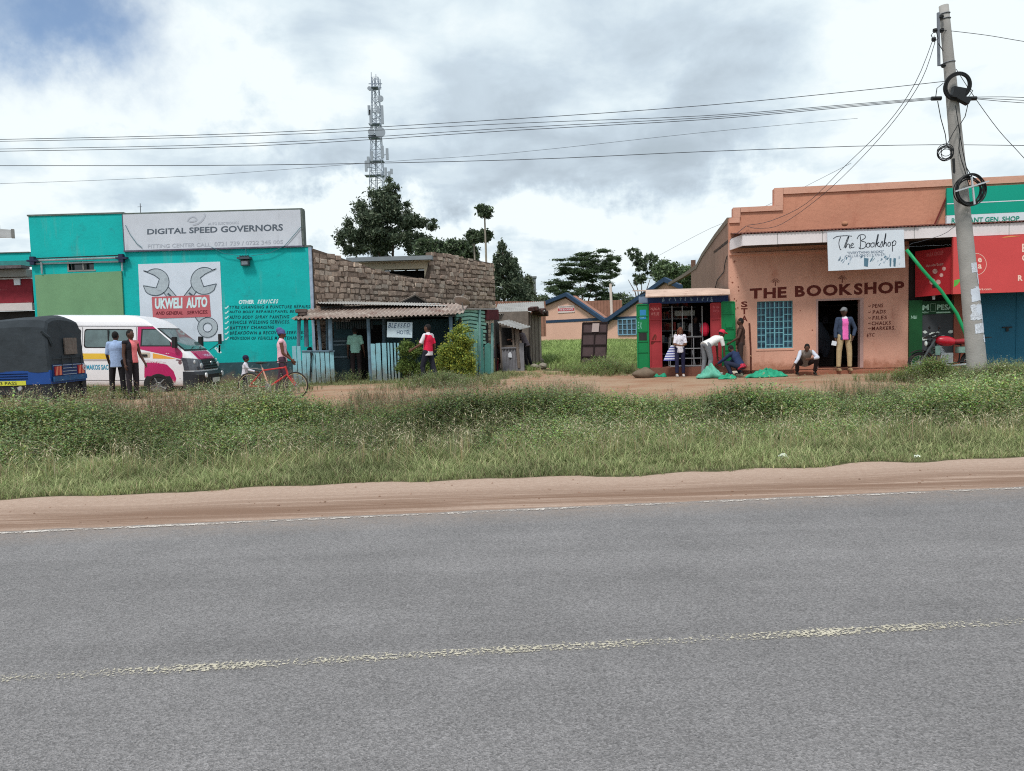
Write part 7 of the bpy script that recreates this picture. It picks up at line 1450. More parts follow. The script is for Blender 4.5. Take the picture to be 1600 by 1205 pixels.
    person('man in grey shirt leaning forward on the grey kiosk counter', W(823, 560, 29.3), R(62), 1.66, shirt=C_('mauve_grey_shirt', (108, 98, 104)), trousers=BLK, shoes=SHB, skin=1, sleeve=.8, hem=.05, z=.25, torso=(0, .42, .9), face=(-.1, 1, -.15), legs={'R': ((.03, -.05, -1), (0, -.35, -1)), 'L': ((-.03, .02, -1), (0, -.2, -1))}, arms={'R': ((.1, .65, -.75), (0, .9, -.1)), 'L': ((-.1, .75, -.6), (.1, .9, -.05))})
    person('person in dark jacket sitting in the shade at the left of the ribbed counter', W(780, 570, 28.7), R(190), 1.6, shirt=C_('dim_jacket', (52, 46, 54)), trousers=C_('wine_red_trousers', (120, 40, 56)), shoes=SHB, skin=1, sleeve=1.9, z=.2, seat=.36, torso=(.05, .3, 1), face=(.1, .9, -.4), legs={'R': ((.15, 1, 0), (.05, .1, -1)), 'L': ((-.15, 1, 0), (-.05, .1, -1))}, arms={'R': ((.1, .5, -.8), (-.2, .9, -.2)), 'L': ((-.1, .5, -.8), (.2, .9, -.2))})
    # woman at kiosk
    FL = C_('floral_top', (226, 222, 232), stain=(srgb(70, 60, 96), .55, 17))
    w_, J = person('woman with brown braids in a white floral top standing before the kiosk', W(1062.5, 560, 21.7), R(175), 1.42, shirt=FL, trousers=C_('navy_trousers', (34, 34, 62)), shoes=C_('pale_shoe', (190, 180, 176)), skin=2, hair='braids', sleeve=.9, hem=.07, z=.25, torso=(0, .06, 1), face=(-.1, .8, -.6), fem=True, arms={'R': ((.12, .2, -1), (-.35, .85, -.1)), 'L': ((-.14, .2, -1), (.3, .85, -.1))})
    t = thing('shoulder_bag', 'blue and white striped bag hanging at the side of the woman with braids', 'bag', (*W(1046, 560, 21.7), .62)); b = MB(); c = at(1046, 554, 21.75); n = 14
    SB = C_('striped_cloth', (80, 84, 150)); SW = C_('stripe_white', (205, 208, 222)); vs_ = []; fs = []
    for j in range(13):
        zz = j/12; hw = (.17*(1-zz)+.05*zz+.02*math.sin(zz*3)); 
        for i in range(n): a = 2*math.pi*i/n; vs_.append((c.x+hw*math.cos(a)+.10*zz, c.y+.07*math.sin(a)*(1-.4*zz), c.z-.17+zz*.42))
    for j in range(12):
        b.mi = j % 2; b.add([], []); 
        b.f += [(j*n+i, j*n+(i+1) % n, (j+1)*n+(i+1) % n, (j+1)*n+i) for i in range(n)]; b.m += [j % 2]*n
    b.v = vs_; b.f.append(tuple(range(n-1, -1, -1))); b.m.append(0); b.build('bag_body', [SB, SW], t, smooth=False)
    b = MB(); p0 = c+Vector((.10, 0, .24)); p1 = at(1056, 519, 21.7); b.tube([p0, p0.lerp(p1, .5)+Vector((-.04, -.06, 0)), p1], .018, 5); b.build('strap', C_('olive_strap', (92, 84, 70)), t)
    person('shopkeeper in dark top with white sleeves inside the open kiosk', W(1086, 500, 23.2), R(185), 1.5, shirt=[C_('white_shirt', (190, 190, 190)), BLK], shirt_split=lambda x, y, z: 1 if abs(x) < .13 else 0, trousers=BLK, skin=1, sleeve=.8, z=.485, face=(0, 1, -.3))
    # bending man in red cap
    person('bending man in white shirt and red cap pulling up the green sheet', W(1103, 560, 21.4), R(-68), 1.68, shirt=C_('offwhite_shirt', (226, 224, 222)), trousers=C_('grey_trousers', (118, 120, 126)), shoes=SHB, skin=0, hat=('cap', C_('red_cap', (214, 50, 78))), sleeve=.8, hem=.02, z=.22, torso=(0, .86, .38), face=(.0, .93, -.3), hup=(0, .45, 1), legs={'R': ((.04, .22, -1), (0, -.22, -1)), 'L': ((-.08, .1, -1), (0, -.15, -1))}, arms={'R': ((.05, .25, -1), (0, .1, -1)), 'L': ((-.05, .4, -1), (0, .05, -1))})
    person('crouching man in navy jacket and dark hair working on the green sheets', W(1158, 575, 20.9), R(38), 1.55, shirt=[C_('navy_jacket', (36, 50, 84)), C_('red_spotted_cloth', (176, 34, 60), stain=(srgb(225, 190, 200), .3, 30))], shirt_split=lambda x, y, z: 1 if z < .03 and y < .06 else 0, trousers=C_('navy_black2', (34, 38, 60)), shoes=C_('cream_shoe', (190, 178, 158)), skin=1, sleeve=1.9, hem=.04, z=.22, torso=(0, .55, .84), face=(.1, .8, -.55), legs={'R': ((.25, .85, .28), (0, -.55, -.9)), 'L': ((-.25, .9, .25), (0, -.5, -.9))}, arms={'R': ((.15, .7, -.7), (-.1, .8, -.55)), 'L': ((-.15, .8, -.6), (0, .85, -.5))})
    person('bare-armed man in brown standing against the pink wall by the green door', W(1157, 550, 21.95), R(75), 1.66, shirt=C_('brown_vest', (70, 48, 42)), trousers=C_('dark_brown_trousers', (58, 44, 42)), shoes=SHB, skin=1, sleeve=0, z=.22, torso=(0, -.05, 1), face=(0, 1, -.1), arms={'R': ((.1, -.3, -.9), (.1, .5, -.8)), 'L': ((-.2, .3, -.9), (.1, .8, -.5))})
    person('man squatting in grey vest and white sleeves beside the bookshop doorway', W(1257, 575, 21.2), R(170), 1.58, shirt=[C_('white_sleeve', (196, 200, 214)), C_('stone_vest', (132, 122, 116))], shirt_split=lambda x, y, z: 1 if abs(x) < .15 else 0, trousers=C_('black_brown_trousers', (42, 32, 34)), shoes=SHB, skin=0, hair='short', sleeve=1.6, z=.24, torso=(0, .66, .76), face=(.15, .75, -.65), legs={'R': ((.40, .85, .30), (-.05, -.45, -.9)), 'L': ((-.45, .85, .28), (.05, -.45, -.9))}, arms={'R': ((.35, .55, -.65), (.55, .2, -.8)), 'L': ((-.35, .65, -.5), (.8, .35, -.1))})
    # man in doorway
    PK = [C_('denim_jacket', (54, 66, 88)), C_('pink_shirt', (228, 108, 178)), C_('white_collar', (226, 220, 232))]
    d, J = person('man in grey cap, dark jacket and pink shirt standing in front of the bookshop doorway', W(1319, 560, 21.15), R(176), 1.77, shirt=PK, shirt_split=lambda x, y, z: (2 if z > .46 else 1) if (y > .03 and -.07 < x < .075) else 0, trousers=C_('khaki_trousers', (176, 154, 120)), shoes=C_('tan_shoe', (150, 124, 96)), skin=1, hat=('cap', C_('grey_cap', (120, 122, 126))), sleeve=1.85, hem=.06, z=.31, face=(.62, .78, -.05), legs={'R': ((.10, .0, -1), (.03, 0, -1)), 'L': ((-.10, .02, -1), (-.02, 0, -1))}, arms={'R': ((.20, .0, -1), (.04, .12, -1)), 'L': ((-.42, -.05, -.9), (.30, .28, -.85))})
    hd = Matrix.Rotation(R(176), 4, 'Z') @ J['A']['R'][2]; hp = Vector(d.location)+hd; b = MB(); b.box((0, 0, 0), (.13, .012, .12), Matrix.Rotation(.2, 3, 'Y')); o = b.build('paper', WHITE); o.location = hp+Vector((-.06, -.05, -.10)); tag(o, 'folded white paper held in the hand of the man in the pink shirt', 'paper')
people()
# ------------------------------------------------------------------ vehicles
def wheel(parent, c, r, w_, axis=(0, 1, 0), spokes=5, rimc='rim_grey', name='wheel', local=True, tyre_r=None):
    a = Vector(axis); T_ = tyre_r or r*.28; b = MB(); n = 28; c = Vector(c); u = a.orthogonal().normalized(); v = a.cross(u); vs_ = []
    prof = [(-w_*.5, r-T_), (-w_*.5, r*.93), (-w_*.36, r), (w_*.36, r), (w_*.5, r*.93), (w_*.5, r-T_)]
    for i in range(n):
        t = 2*math.pi*i/n; e = u*math.cos(t)+v*math.sin(t); vs_ += [c+a*x+e*q for x, q in prof]
    m = len(prof); b.add(vs_, [(i*m+j, ((i+1) % n)*m+j, ((i+1) % n)*m+(j+1) % m, i*m+(j+1) % m) for i in range(n) for j in range(m)]); ty = b.build('wheel', M('tyre_rubber', (.018, .018, .018), .85, .15, 20), parent, local=local)
    b = MB(); b.cone(c-a*w_*.40, c+a*w_*.40, r-T_+.004, r-T_+.004, 24); b.cone(c+a*w_*.41, c+a*w_*.47, r*.28, r*.22, 14); b.cone(c-a*w_*.41, c-a*w_*.47, r*.28, r*.22, 14)
    for k in range(spokes):
        t = 2*math.pi*k/spokes
        e = u*math.cos(t)+v*math.sin(t)
        for sg in (1, -1): b.cone(c+e*r*.2+a*w_*.43*sg, c+e*(r-T_)*.96+a*w_*.43*sg, r*.07, r*.07, 5)
    b.build('rim', M(rimc, srgb(120, 120, 120), .5, .2, 8, metal=.4), ty, local=local); return ty
def van():
    root = thing('minibus', 'white high-roof minibus with maroon front and yellow stripe parked before the teal wall', 'minibus', (at(31, 560, 21.5).x, 22.35, .2))
    root.rotation_euler = (0, R(1.7), 0)
    PX = lambda px: (at(px, 545, 21.5).x-root.location.x)   # photo column -> metres along the body
    Lb = PX(291); HW = .85
    WH = M('van_white', srgb(226, 224, 228), .35, .04, 2, spec=.5, stain=(srgb(190, 175, 160), .08, 3)); MR = M('van_maroon', srgb(180, 34, 94), .3, .05, 2, spec=.5)
    # body side outline (x,z): section by section, front profile per height
    zs = [.30, .42, .62, .85, 1.05, 1.22, 1.45, 1.70, 1.84, 1.98, 2.12, 2.22, 2.27]
    wd = [.80, .845, .85, .85, .845, .835, .80, .765, .745, .735, .68, .54, .30]
    Z = np.array(zs)
    zbelt = 1.24
    xf_side = [Lb+.0, Lb+.02, Lb+.02, Lb-.0, Lb-.05, Lb-.12, Lb-.38, Lb-.68, Lb-.84, Lb-1.0, Lb-1.22, Lb-1.50, Lb-1.95]   # where the flank ends
    xf_mid = [Lb+.25, Lb+.30, Lb+.32, Lb+.30, Lb+.20, Lb+.02, Lb-.28, Lb-.62, Lb-.80, Lb-.98, Lb-1.2, Lb-1.5, Lb-1.95]
    xr = [.03, .0, .0, .0, .0, .01, .03, .07, .10, .14, .22, .36, .6]
    def W(z): return float(np.interp(z, Z, wd))
    def XS(z): return float(np.interp(z, Z, xf_side))
    def XM(z): return float(np.interp(z, Z, xf_mid))
    def XR(z): return float(np.interp(z, Z, xr))
    nU, nF = 26, 14; rows = []
    zz = list(np.linspace(.30, 2.27, 40))
    V = []; ringlen = None
    for z in zz:
        w_, a, m_, r0 = W(z), XS(z), XM(z), XR(z); ring = []
        for i in range(nU+1): x = r0+.12+(a-r0-.12)*i/nU; ring.append((x, -w_, z))
        for i in range(1, nF): t = math.pi*i/nF; s = math.sin(t)**.55; y = -w_*math.cos(t); y = -w_*np.sign(math.cos(t))*abs(math.cos(t))**.8; ring.append((a+(m_-a)*s, y, z))
        for i in range(nU+1): x = a+(r0+.12-a)*i/nU; ring.append((x, w_, z))
        for i in range(1, 8): t = i/8; y = w_*(1-2*t); ring.append((r0+.12-.12*math.sin(math.pi*t)**.35, y, z))
        V += ring; ringlen = len(ring)
    Fs = [(j*ringlen+i, j*ringlen+(i+1) % ringlen, (j+1)*ringlen+(i+1) % ringlen, (j+1)*ringlen+i) for j in range(len(zz)-1) for i in range(ringlen)]
    b = MB(); b.add(V, Fs+[tuple(range(ringlen-1, -1, -1)), tuple(range((len(zz)-1)*ringlen, len(zz)*ringlen))])
    wx_f, wx_r, wr = PX(244), .78, .33
    xm0 = PX(211)
    for i, f in enumerate(b.f):
        c = sum((Vector(b.v[k]) for k in f), Vector())/len(f)
        if c.x > Lb-.05 and c.z > .95 and abs(c.y) < .55 and c.z < 1.24: b.m[i] = 1
    body = b.build('body', [WH, MR], root, local=True, smooth=True)
    for nm in (): pass
    # a decal / window helper: polygon in (x,z) laid on the near or far flank
    def flank(name, polys, mat, off, parent, side=-1, th=.0, grid=True):
        b = MB()
        for pts in polys:
            n = len(pts); cx = sum(p[0] for p in pts)/n; cz = sum(p[1] for p in pts)/n; P = []
            for i in range(n):
                a, c = pts[i], pts[(i+1) % n]
                for k in range(6): P.append((a[0]+(c[0]-a[0])*k/6, a[1]+(c[1]-a[1])*k/6))
            P = [(min(x, XS(z)-.015), z) for x, z in P]; m_ = len(P); rings = [[(cx+(x-cx)*s, cz+(z-cz)*s) for x, z in P] for s in (1, .66, .33)]; vs_ = [(x, side*(W(z)+off), z) for rg in rings for x, z in rg]+[(cx, side*(W(cz)+off), cz)]
            fs = [(j*m_+i, j*m_+(i+1) % m_, (j+1)*m_+(i+1) % m_, (j+1)*m_+i) for j in (0, 1) for i in range(m_)]+[(2*m_+i, 2*m_+(i+1) % m_, 3*m_) for i in range(m_)]
            b.add(vs_, fs)
        return b.build(name, mat, parent, local=True)
    def front(u, v, off=0):       # u -1..1 across, v height
        w_, a, m_ = W(v), XS(v), XM(v); t = math.acos(max(-1, min(1, np.sign(u)*abs(u)**1.25)))
        return Vector((a+(m_-a)*math.sin(t)**.55+off, u*w_, v))
    ZP = lambda px, py: 1.6+(540.5-.028*px-py+.5)*21.5/1220-.2+ .0   # pixel row -> height over van ground (approx.)
    def q(px, py): x = PX(px); d = ray(px, py); z = CAMZ+d.z*21.5/d.y-.2; return (x, z+x*math.tan(R(1.7)))
    GL = M('van_glass', (.09, .14, .145), .08, .35, 2.2, spec=.9, stain=((.02, .03, .035), .35, 3))
    RUB = M('window_rubber', (.02, .02, .022), .7, .1)
    def rr(x0, z0, x1, z1, r=.07):
        o = []
        for cx, cz, a0 in ((x1-r, z1-r, 0), (x0+r, z1-r, 90), (x0+r, z0+r, 180), (x1-r, z0+r, 270)):
            for k in range(4): a = R(a0+30*k); o.append((cx+r*math.cos(a), cz+r*math.sin(a)))
        return o
    zt, zb = q(140, 514)[1], q(140, 544)[1]
    for side in (-1, 1):
        for x0, x1 in ((PX(60), PX(122.5)), (PX(127.5), PX(204))):
            wn = flank('window', [rr(x0, zb, x1, zt)], RUB, .003, root, side); flank('pane', [rr(x0+.03, zb+.03, x1-.03, zt-.03)], GL, .007, wn, side)
            b = MB(); xm_ = (x0+x1)/2; yy = side*(W((zt+zb)/2)+.012); b.box((xm_, yy, (zt+zb)/2), (.03, .012, zt-zb-.04)); b.build('window_bar', RUB, wn, local=True)
        fw = [q(216, 541.5), q(217, 514), q(241, 514), q(252, 519), q(263, 532), q(265, 543)]; fw[-1] = (fw[-1][0], fw[0][1]+.0)
        # maroon flash over the door and sweep to the nose
        fl = [(xm0, q(211, 545)[1]), (xm0, q(211, 509.5)[1]), (q(256, 509.5)[0], q(256, 509.5)[1]), (q(268, 520)[0], q(268, 520)[1]), (q(284.5, 543)[0]-.03, q(284.5, 543)[1]), (q(288, 558)[0]-.1, q(288, 562)[1]), (q(250, 553.5))]
        mo = flank('maroon_flash', [fl], MR, .0025, root, side)
        ar = [q(222, 590), q(223, 567), q(240, 566), q(258, 570), q(268, 580), q(272, 592), q(270, 598)]; flank('wheel_arch_flash', [ar], MR, .0025, root, side)
        wn = flank('window', [fw], RUB, .005, root, side); cx = sum(p[0] for p in fw)/6; cz = sum(p[1] for p in fw)/6; flank('pane', [[(cx+(x-cx)*.91, cz+(z-cz)*.88) for x, z in fw]], GL, .008, wn, side)
        flank('yellow_stripe', [[(.2, q(150, 561.5)[1]), (.2, q(150, 552.5)[1]), (PX(205), q(205, 552.5)[1]), (PX(205), q(205, 561.5)[1])]], M('van_yellow', srgb(222, 182, 62), .4, .05), .0025, root, side)
        flank('orange_flash', [[q(236, 560.5), q(236, 552), q(250, 555), q(273, 561)]], M('van_orange', srgb(226, 160, 70), .4, .05), .0025, root, side)
        flank('silver_stripe', [[(.2, q(150, 564.5)[1]), (.2, q(150, 562)[1]), (PX(205), q(205, 562)[1]), (PX(205), q(205, 564.5)[1])]], M('van_silver', srgb(170, 164, 168), .4, .05), .0025, root, side)
        flank('roof_gutter', [[(.15, 1.945), (.15, 1.965), (Lb-1.0, 1.965), (Lb-.98, 1.945)]], M('gutter_grey', srgb(140, 140, 146), .5, .05), .006, root, side)
        flank('door_seam', [[(x, .5), (x, 1.93), (x+.012, 1.93), (x+.012, .5)] for x in (PX(124.5), PX(209))]+[[(.3, .455), (.3, .47), (PX(222), .47), (PX(222), .455)]], M('seam_grey', srgb(96, 92, 96), .7, .05), .0032, root, side)
        flank('handle_recess', [rr(PX(214), q(215, 559)[1], PX(232), q(215, 551)[1], .03)], M('recess_cream', srgb(190, 176, 160), .5, .05), .004, root, side)
        b = MB(); hx, hz = q(223, 555.5); b.box((hx, side*(W(hz)+.02), hz), (.17, .03, .06)); b.build('door_handle', RUB, root, local=True, bevel=.01)
        # lamps
        hb = []
        b = MB(); vs_ = []; nn, mm = 12, 5
        for j in range(mm+1):
            f_ = j/mm
            for i in range(nn+1):
                g__ = i/nn; x_in = .48+.0*f_; u_ = (1-(1-x_in)*(g__-.3)/.7) if g__ > .3 else 1.0; z_ = .74+(.36-.10*g__)*f_+.02*g__
                q_ = front(side*u_, z_, .016) if g__ > .3 else Vector((XS(z_)-.12*(1-g__/.3), side*(W(z_)+.006), z_)); vs_.append(q_+Vector((0, side*.010, 0)))
        b.add(vs_, [(j*(nn+1)+i, j*(nn+1)+i+1, (j+1)*(nn+1)+i+1, (j+1)*(nn+1)+i) for j in range(mm) for i in range(nn)]); hl = b.build('headlight', M('lamp_glass', srgb(74, 76, 84), .12, .35, 12, spec=.8), root, local=True, smooth=True)
        b = MB(); q_ = front(side*.72, .86, .02); b.ell(q_, (.03, .08, .08)); q_ = front(side*.93, .97, .02); b.ell(q_, (.03, .04, .06)); b.build('bulb_reflector', M('reflector', srgb(190, 192, 196), .15, .1, spec=.8), hl, local=True)
        b = MB(); q_ = front(side*.70, .6, .125); b.cone(q_-Vector((.02, 0, 0)), q_+Vector((.015, 0, 0)), .07, .065, 16); b.build('fog_lamp', M('fog_white', srgb(220, 222, 226), .2, .05), root, local=True)
        # mirror
        b = MB(); mx_, mz = q(270, 535); b.box((mx_+.04, side*(W(mz)+.12), mz), (.12, .13, .30)); b.tube([(mx_, side*W(mz), mz-.1), (mx_+.03, side*(W(mz)+.1), mz-.08)], .02, 5); b.build('wing_mirror', RUB, root, local=True, bevel=.02)
        for xw in (wx_r, wx_f):
            b = MB(); n = 18; r = .41; vs_ = [(xw+r*math.cos(math.pi*i/n), side*.8515, .33+r*math.sin(math.pi*i/n)) for i in range(n+1)]+[(xw-r, side*.8515, .302), (xw+r, side*.8515, .302)]; b.add(vs_, [tuple(range(n+1))+(n+1, n+2)]); b.build('wheel_arch', RUB, root, local=True); wheel(root, (xw, side*.765, .33), .33, .20)
    # windscreen, lower front dark bumper, grille, hood marks
    def fgrid(name, u0, u1, z0, z1, mat, off, parent, tap=0., n=12, m=8):
        b = MB(); vs_ = []
        for j in range(m+1):
            z = z0+(z1-z0)*j/m
            for i in range(n+1): u = -math.cos(math.pi*i/n)*abs(u1) if u0 < 0 else u0+(u1-u0)*i/n; vs_.append(front(u, z, off)+Vector((0, 0, off*.6)))
        b.add(vs_, [(j*(n+1)+i, j*(n+1)+i+1, (j+1)*(n+1)+i+1, (j+1)*(n+1)+i) for j in range(m) for i in range(n)]); return b.build(name, mat, parent, local=True, smooth=True)
    ws = fgrid('windscreen', -.97, .97, 1.27, 1.90, RUB, .008, root); fgrid('pane', -.90, .90, 1.31, 1.86, GL, .014, ws)
    b = MB()
    for y0, y1 in ((-.55, -.1), (.1, .6)): b.tube([front(y0, 1.29, .05), front((y0+y1)/2, 1.36, .05), front(y1, 1.38, .04)], .008, 4)
    b.build('wiper', RUB, root, local=True)
    b = MB(); b.tube([front(.5, 1.5, -.25)+Vector((0, .0, 0))+Vector((.13*math.cos(a), .13*math.sin(a), .13*math.sin(a)*.2)) for a in [i*.4 for i in range(16)]], .012, 5); b.build('steering_wheel', RUB, root, local=True)
    gr = fgrid('grille', -.56, .56, .74, 1.02, RUB, .02, root); b = MB()
    for z in (.80, .87, .94): b.tube([front(u, z, .035) for u in (-.55, -.3, 0, .3, .55)], .014, 5)
    b.build('grille_bar', M('bar_grey', srgb(66, 66, 70), .4, .1), gr, local=True); b = MB(); c = front(0, .92, .05); b.cone(c, c+Vector((.015, 0, 0)), .06, .06, 16); b.build('round_badge', M('chrome', srgb(200, 200, 205), .2, .05, metal=.8), gr, local=True)
    fgrid('hood_panel', -.55, .55, 1.045, 1.225, MR, .012, root)
    bb = MB(); vs_ = []; n = 40
    for z, o_ in ((.24, .03), (.34, .10), (.62, .12), (.71, .06)):
        for i in range(n+1): u = -math.cos(math.pi*i/n); p = front(u, max(.32, z), 0); vs_.append(Vector((p.x+o_, p.y*1.03, z)))
    for z in (.24, .71): vs_ += [Vector((Lb-.14, -.868, z)), Vector((Lb-.14, .868, z))]
    T_ = 4*(n+1); fs = [(j*(n+1)+i, j*(n+1)+i+1, (j+1)*(n+1)+i+1, (j+1)*(n+1)+i) for j in range(3) for i in range(n)]+[(T_, 0, 1*(n+1), 2*(n+1), 3*(n+1), T_+2), (T_+1, T_+3, 4*(n+1)-1, 3*(n+1)-1, 2*(n+1)-1, n)]
    bb.add(vs_, fs); bb.build('bumper', M('bumper_black', srgb(48, 50, 56), .6, .1), root, local=True)
    b = MB(); b.box((Lb+.43, .05, .44), (.015, .52, .13)); pl = b.build('number_plate', M('plate_white', srgb(205, 205, 200), .5, .05), root, local=True)
    b = MB(); c = Vector((Lb+.10, -.0, 1.3)); b.tube([front(.9, 1.25, .02)+Vector((0, .05, 0)), front(.9, 1.25, .02)+Vector((.28, .12, .22))], .014, 5); b.box(front(.9, 1.25, .02)+Vector((.3, .12, .34)), (.06, .14, .30)); b.build('front_mirror', RUB, root, local=True, bevel=.01)
    # lettering on the flank
    fr = Frame(0, 0, 1, 0); b = MB(); v, f = text2d('MAKOS SACCO', .03)
    x0, x1 = PX(132), PX(176); z0, z1 = q(140, 578)[1], q(140, 570)[1]; b.add([(x0+(x1-x0)*a, -(W(z0+(z1-z0)*c)+.004), z0+(z1-z0)*c) for a, c in v], f); b.build('lettering', M('cyan_ink', srgb(20, 142, 176), .5, .1), root, local=True)
    b = MB(); v, f = text2d('SERVICE', .02, .1); b.add([(PX(222)+.6*a, -(W(.98)+.004), .965-.05*a+.06*c) for a, c in v], f); b.build('faint_lettering', M('pinkish_ink', srgb(214, 190, 196), .5, .1), root, local=True)
    b = MB(); v, f = text2d('VISION', .03); b.add([front(-.1+.75*a, 1.10+.07*c, .022)+Vector((0, 0, .0)) for a, c in v], f); b.build('hood_lettering', M('lilac_ink', srgb(200, 170, 200), .5, .1), root, local=True)
    b = MB(); cx, cz = q(278.5, 565)
    for s in (-1, 1): b.add([(cx+s*x, -(W(cz)+.005), cz+z) for x, z in ((.0, .05), (.09, .06), (.12, .03), (.04, .02), (0, -.02))], [tuple(range(5)) if s > 0 else (4, 3, 2, 1, 0)])
    b.ell((cx, -(W(cz)+.002), cz-.03), (.05, .004, .06), None, 8, 6); b.build('winged_badge', M('badge_brown', srgb(120, 90, 96), .5, .3, 30), root, local=True)
    b = MB(); b.box((Lb*.5, 0, 1.0), (Lb-.9, 1.4, .03)); 
    for x in (1.1, 1.9, 2.7): b.box((x, 0, 1.25), (.12, 1.3, .55))
    b.build('seat', M('seat_blue', srgb(66, 90, 110), .9, .2), root, local=True)
van()
def tuktuk():
    # local: +x forward (points to photo left), rear face at x=0
    near = 15.6; r0 = at(80, 600, near); root = thing('tuk_tuk', 'dark blue three-wheeled taxi with black canvas hood cut by the left edge', 'tuk-tuk', (r0.x, near+.65, .2), math.pi)
    L_, HW = 2.65, .65; BLU = M('taxi_blue', srgb(18, 66, 138), .4, .08, 3, spec=.5, stain=(srgb(14, 44, 96), .2, 3)); CAN = M('canvas_black', srgb(54, 60, 66), .9, .16, 3, 1, 5, streak=(srgb(78, 82, 86), .2, 3)); DK = M('plastic_black', srgb(36, 38, 44), .6, .15, 4)
    z = lambda py, px=60: CAMZ+ray(px, py).z*near/ray(px, py).y-.2
    zt, zc, zb = z(494), z(579), z(601)
    # root rotated 180deg: local y+ points to camera
    b = MB(); n = 14; vs_ = []
    xs = [0, .04, .25, .6, 1.2, 1.8, 2.3, 2.6]; top = [zt-.10, zt-.05, zt, zt-.02, zt-.06, zt-.10, zt-.2, zt-.5]
    prof = [(1, 0), (1.0, .3), (.99, .6), (.96, .82), (.86, .95), (.6, 1.0), (.25, 1.02), (0, 1.02), (-.25, 1.02), (-.6, 1.0), (-.86, .95), (-.96, .82), (-.99, .6), (-1., .3), (-1, 0)]
    for x, tp in zip(xs, top):
        for y, zz in prof: vs_.append((x-(.06*zz if x < .1 else 0)*-1, y*HW*(1.0 if x > .02 else .95)+.012*math.sin(x*7+zz*5), zc-.03+(tp-zc+.03)*zz+.012*math.sin(x*9+y*3)))
    m = len(prof); b.add(vs_, [(j*m+i, j*m+i+1, (j+1)*m+i+1, (j+1)*m+i) for j in range(len(xs)-1) for i in range(m-1)]+[tuple(range(m))]); b.build('canvas_hood', CAN, root, local=True, smooth=False)
    b = MB(); 
    b.add([(-.005, y, z_) for y, z_ in ((.12, zc+.30), (-.32, zc+.32), (-.32, zc+.66), (.12, zc+.64))], [(0, 1, 2, 3)]); b.v = [(x+.045*((z_-zc)/(zt-zc)) if False else x-.0, y, z_) for x, y, z_ in b.v]
    b2 = MB(); b2.box((-.012, -.10, zc+.47), (.03, .44, .34)); b2.build('rear_window', M('cloudy_plastic', srgb(110, 98, 92), .4, .3, 14), root, local=True)
    b = MB()
    for y in (-.45, -.1, .25): b.tube([(-.02, y, zc+.0), (-.03, y+.02, zc+.28)], .012, 4)
    b.tube([(-.02, -.55, zc+.24), (-.02, .55, zc+.22)], .010, 4); b.tube([(.12, HW+.02, zt-.3), (.02, HW*.92, zt-.42), (-.01, HW*.8, zt-.6)], .03, 5); b.build('canvas_strap', CAN, root, local=True)
    # blue body shell: side + rear
    b = MB(); b.box((L_/2-.15, 0, (zc+zb)/2), (L_-.3, 2*HW, zc-zb)); 
    for k in range(3):
        for s in (-1, 1): b.box((1.3, s*(HW+.006), zc-.06-.05*k), (1.7, .012, .014))
    bd = b.build('body', BLU, root, local=True, bevel=.012)
    b = MB(); b.box((-.008, 0, (z(571)+z(592))/2), (.02, 1.16, z(571)-z(592))); b.build('tail_panel', M('tail_blue', srgb(30, 52, 100), .5, .1, 3), root, local=True)
    b = MB(); b.box((-.03, 0, z(593.5)), (.04, 1.2, .10)); b.build('rear_bumper', M('worn_blue', srgb(40, 82, 128), .5, .3, 12, stain=(srgb(150, 150, 155), .3, 14)), root, local=True)
    b = MB()
    for k in range(4): b.box((-.022, 0, z(572.5+k*5)), (.012, .5 if k else 1.14, .014))
    b.build('tail_rail', M('pale_rail', srgb(150, 160, 175), .5, .1), root, local=True)
    for s in (1, -1):
        b = MB(); c = Vector((-.026, s*.42, (z(574)+z(588))/2)); h = z(574)-z(588); b.box(c, (.016, .24, h)); rf = b.build('reflector_board', M('reflector_red', srgb(168, 44, 48), .4, .1), root, local=True)
        b = MB()
        for k in (-.5, .5): b.add([c+Vector((-.010, (-.10+.14*(k+.5)) , -h/2)), c+Vector((-.010, (-.02+.14*(k+.5)), -h/2)), c+Vector((-.010, (.02+.10*(k+.5)-.06), h/2)), c+Vector((-.010, (-.04+.10*(k+.5)-.06), h/2))], [(0, 1, 2, 3)])
        b.build('reflector_stripe', M('reflector_orange', srgb(214, 124, 96), .4, .1), rf, local=True)
    b = MB(); b.torus((-.045, -.52, z(578)), .055, .012, (1, 0, 0), 16, 5); b.build('tail_ring', WHITE, root, local=True)
    # black lower cladding with wheel housing
    zl = z(634); b = MB(); pr = [(0, zb), (L_-.4, zb), (L_-.4, zl+.15), (1.75, zl+.15), (1.55, zb-.20), (1.15, zb-.18), (.80, zl+.22), (.6, zl+.02), (.35, zl), (.0, zl+.08)]
    for s in (1, -1):
        a = [(x, s*(HW-.01), q_) for x, q_ in pr]; c = [(x, s*(HW-.16), q_) for x, q_ in pr]; n = len(pr); o = len(b.v); b.add(a+c, [tuple(range(n)), tuple(range(2*n-1, n-1, -1))]+[(i, i+n, (i+1) % n+n, (i+1) % n) for i in range(n)])
    b.box((.9, 0, (zb+zl)/2+.1), (1.7, 1.1, (zb-zl)*.7)); b.build('lower_cladding', DK, root, local=True)
    b = MB(); b.cone((.62, HW+.0, z(606.5)), (.62, HW+.03, z(606.5)), .045, .04, 14); b.build('filler_cap', M('cap_silver', srgb(170, 172, 178), .3, .1), root, local=True)
    b = MB(); b.box((1.15, HW+.004, z(598)), (1.3, .01, z(594.5)-z(601.5))); st = b.build('yellow_band', M('band_yellow', srgb(206, 206, 70), .5, .05), root, local=True)
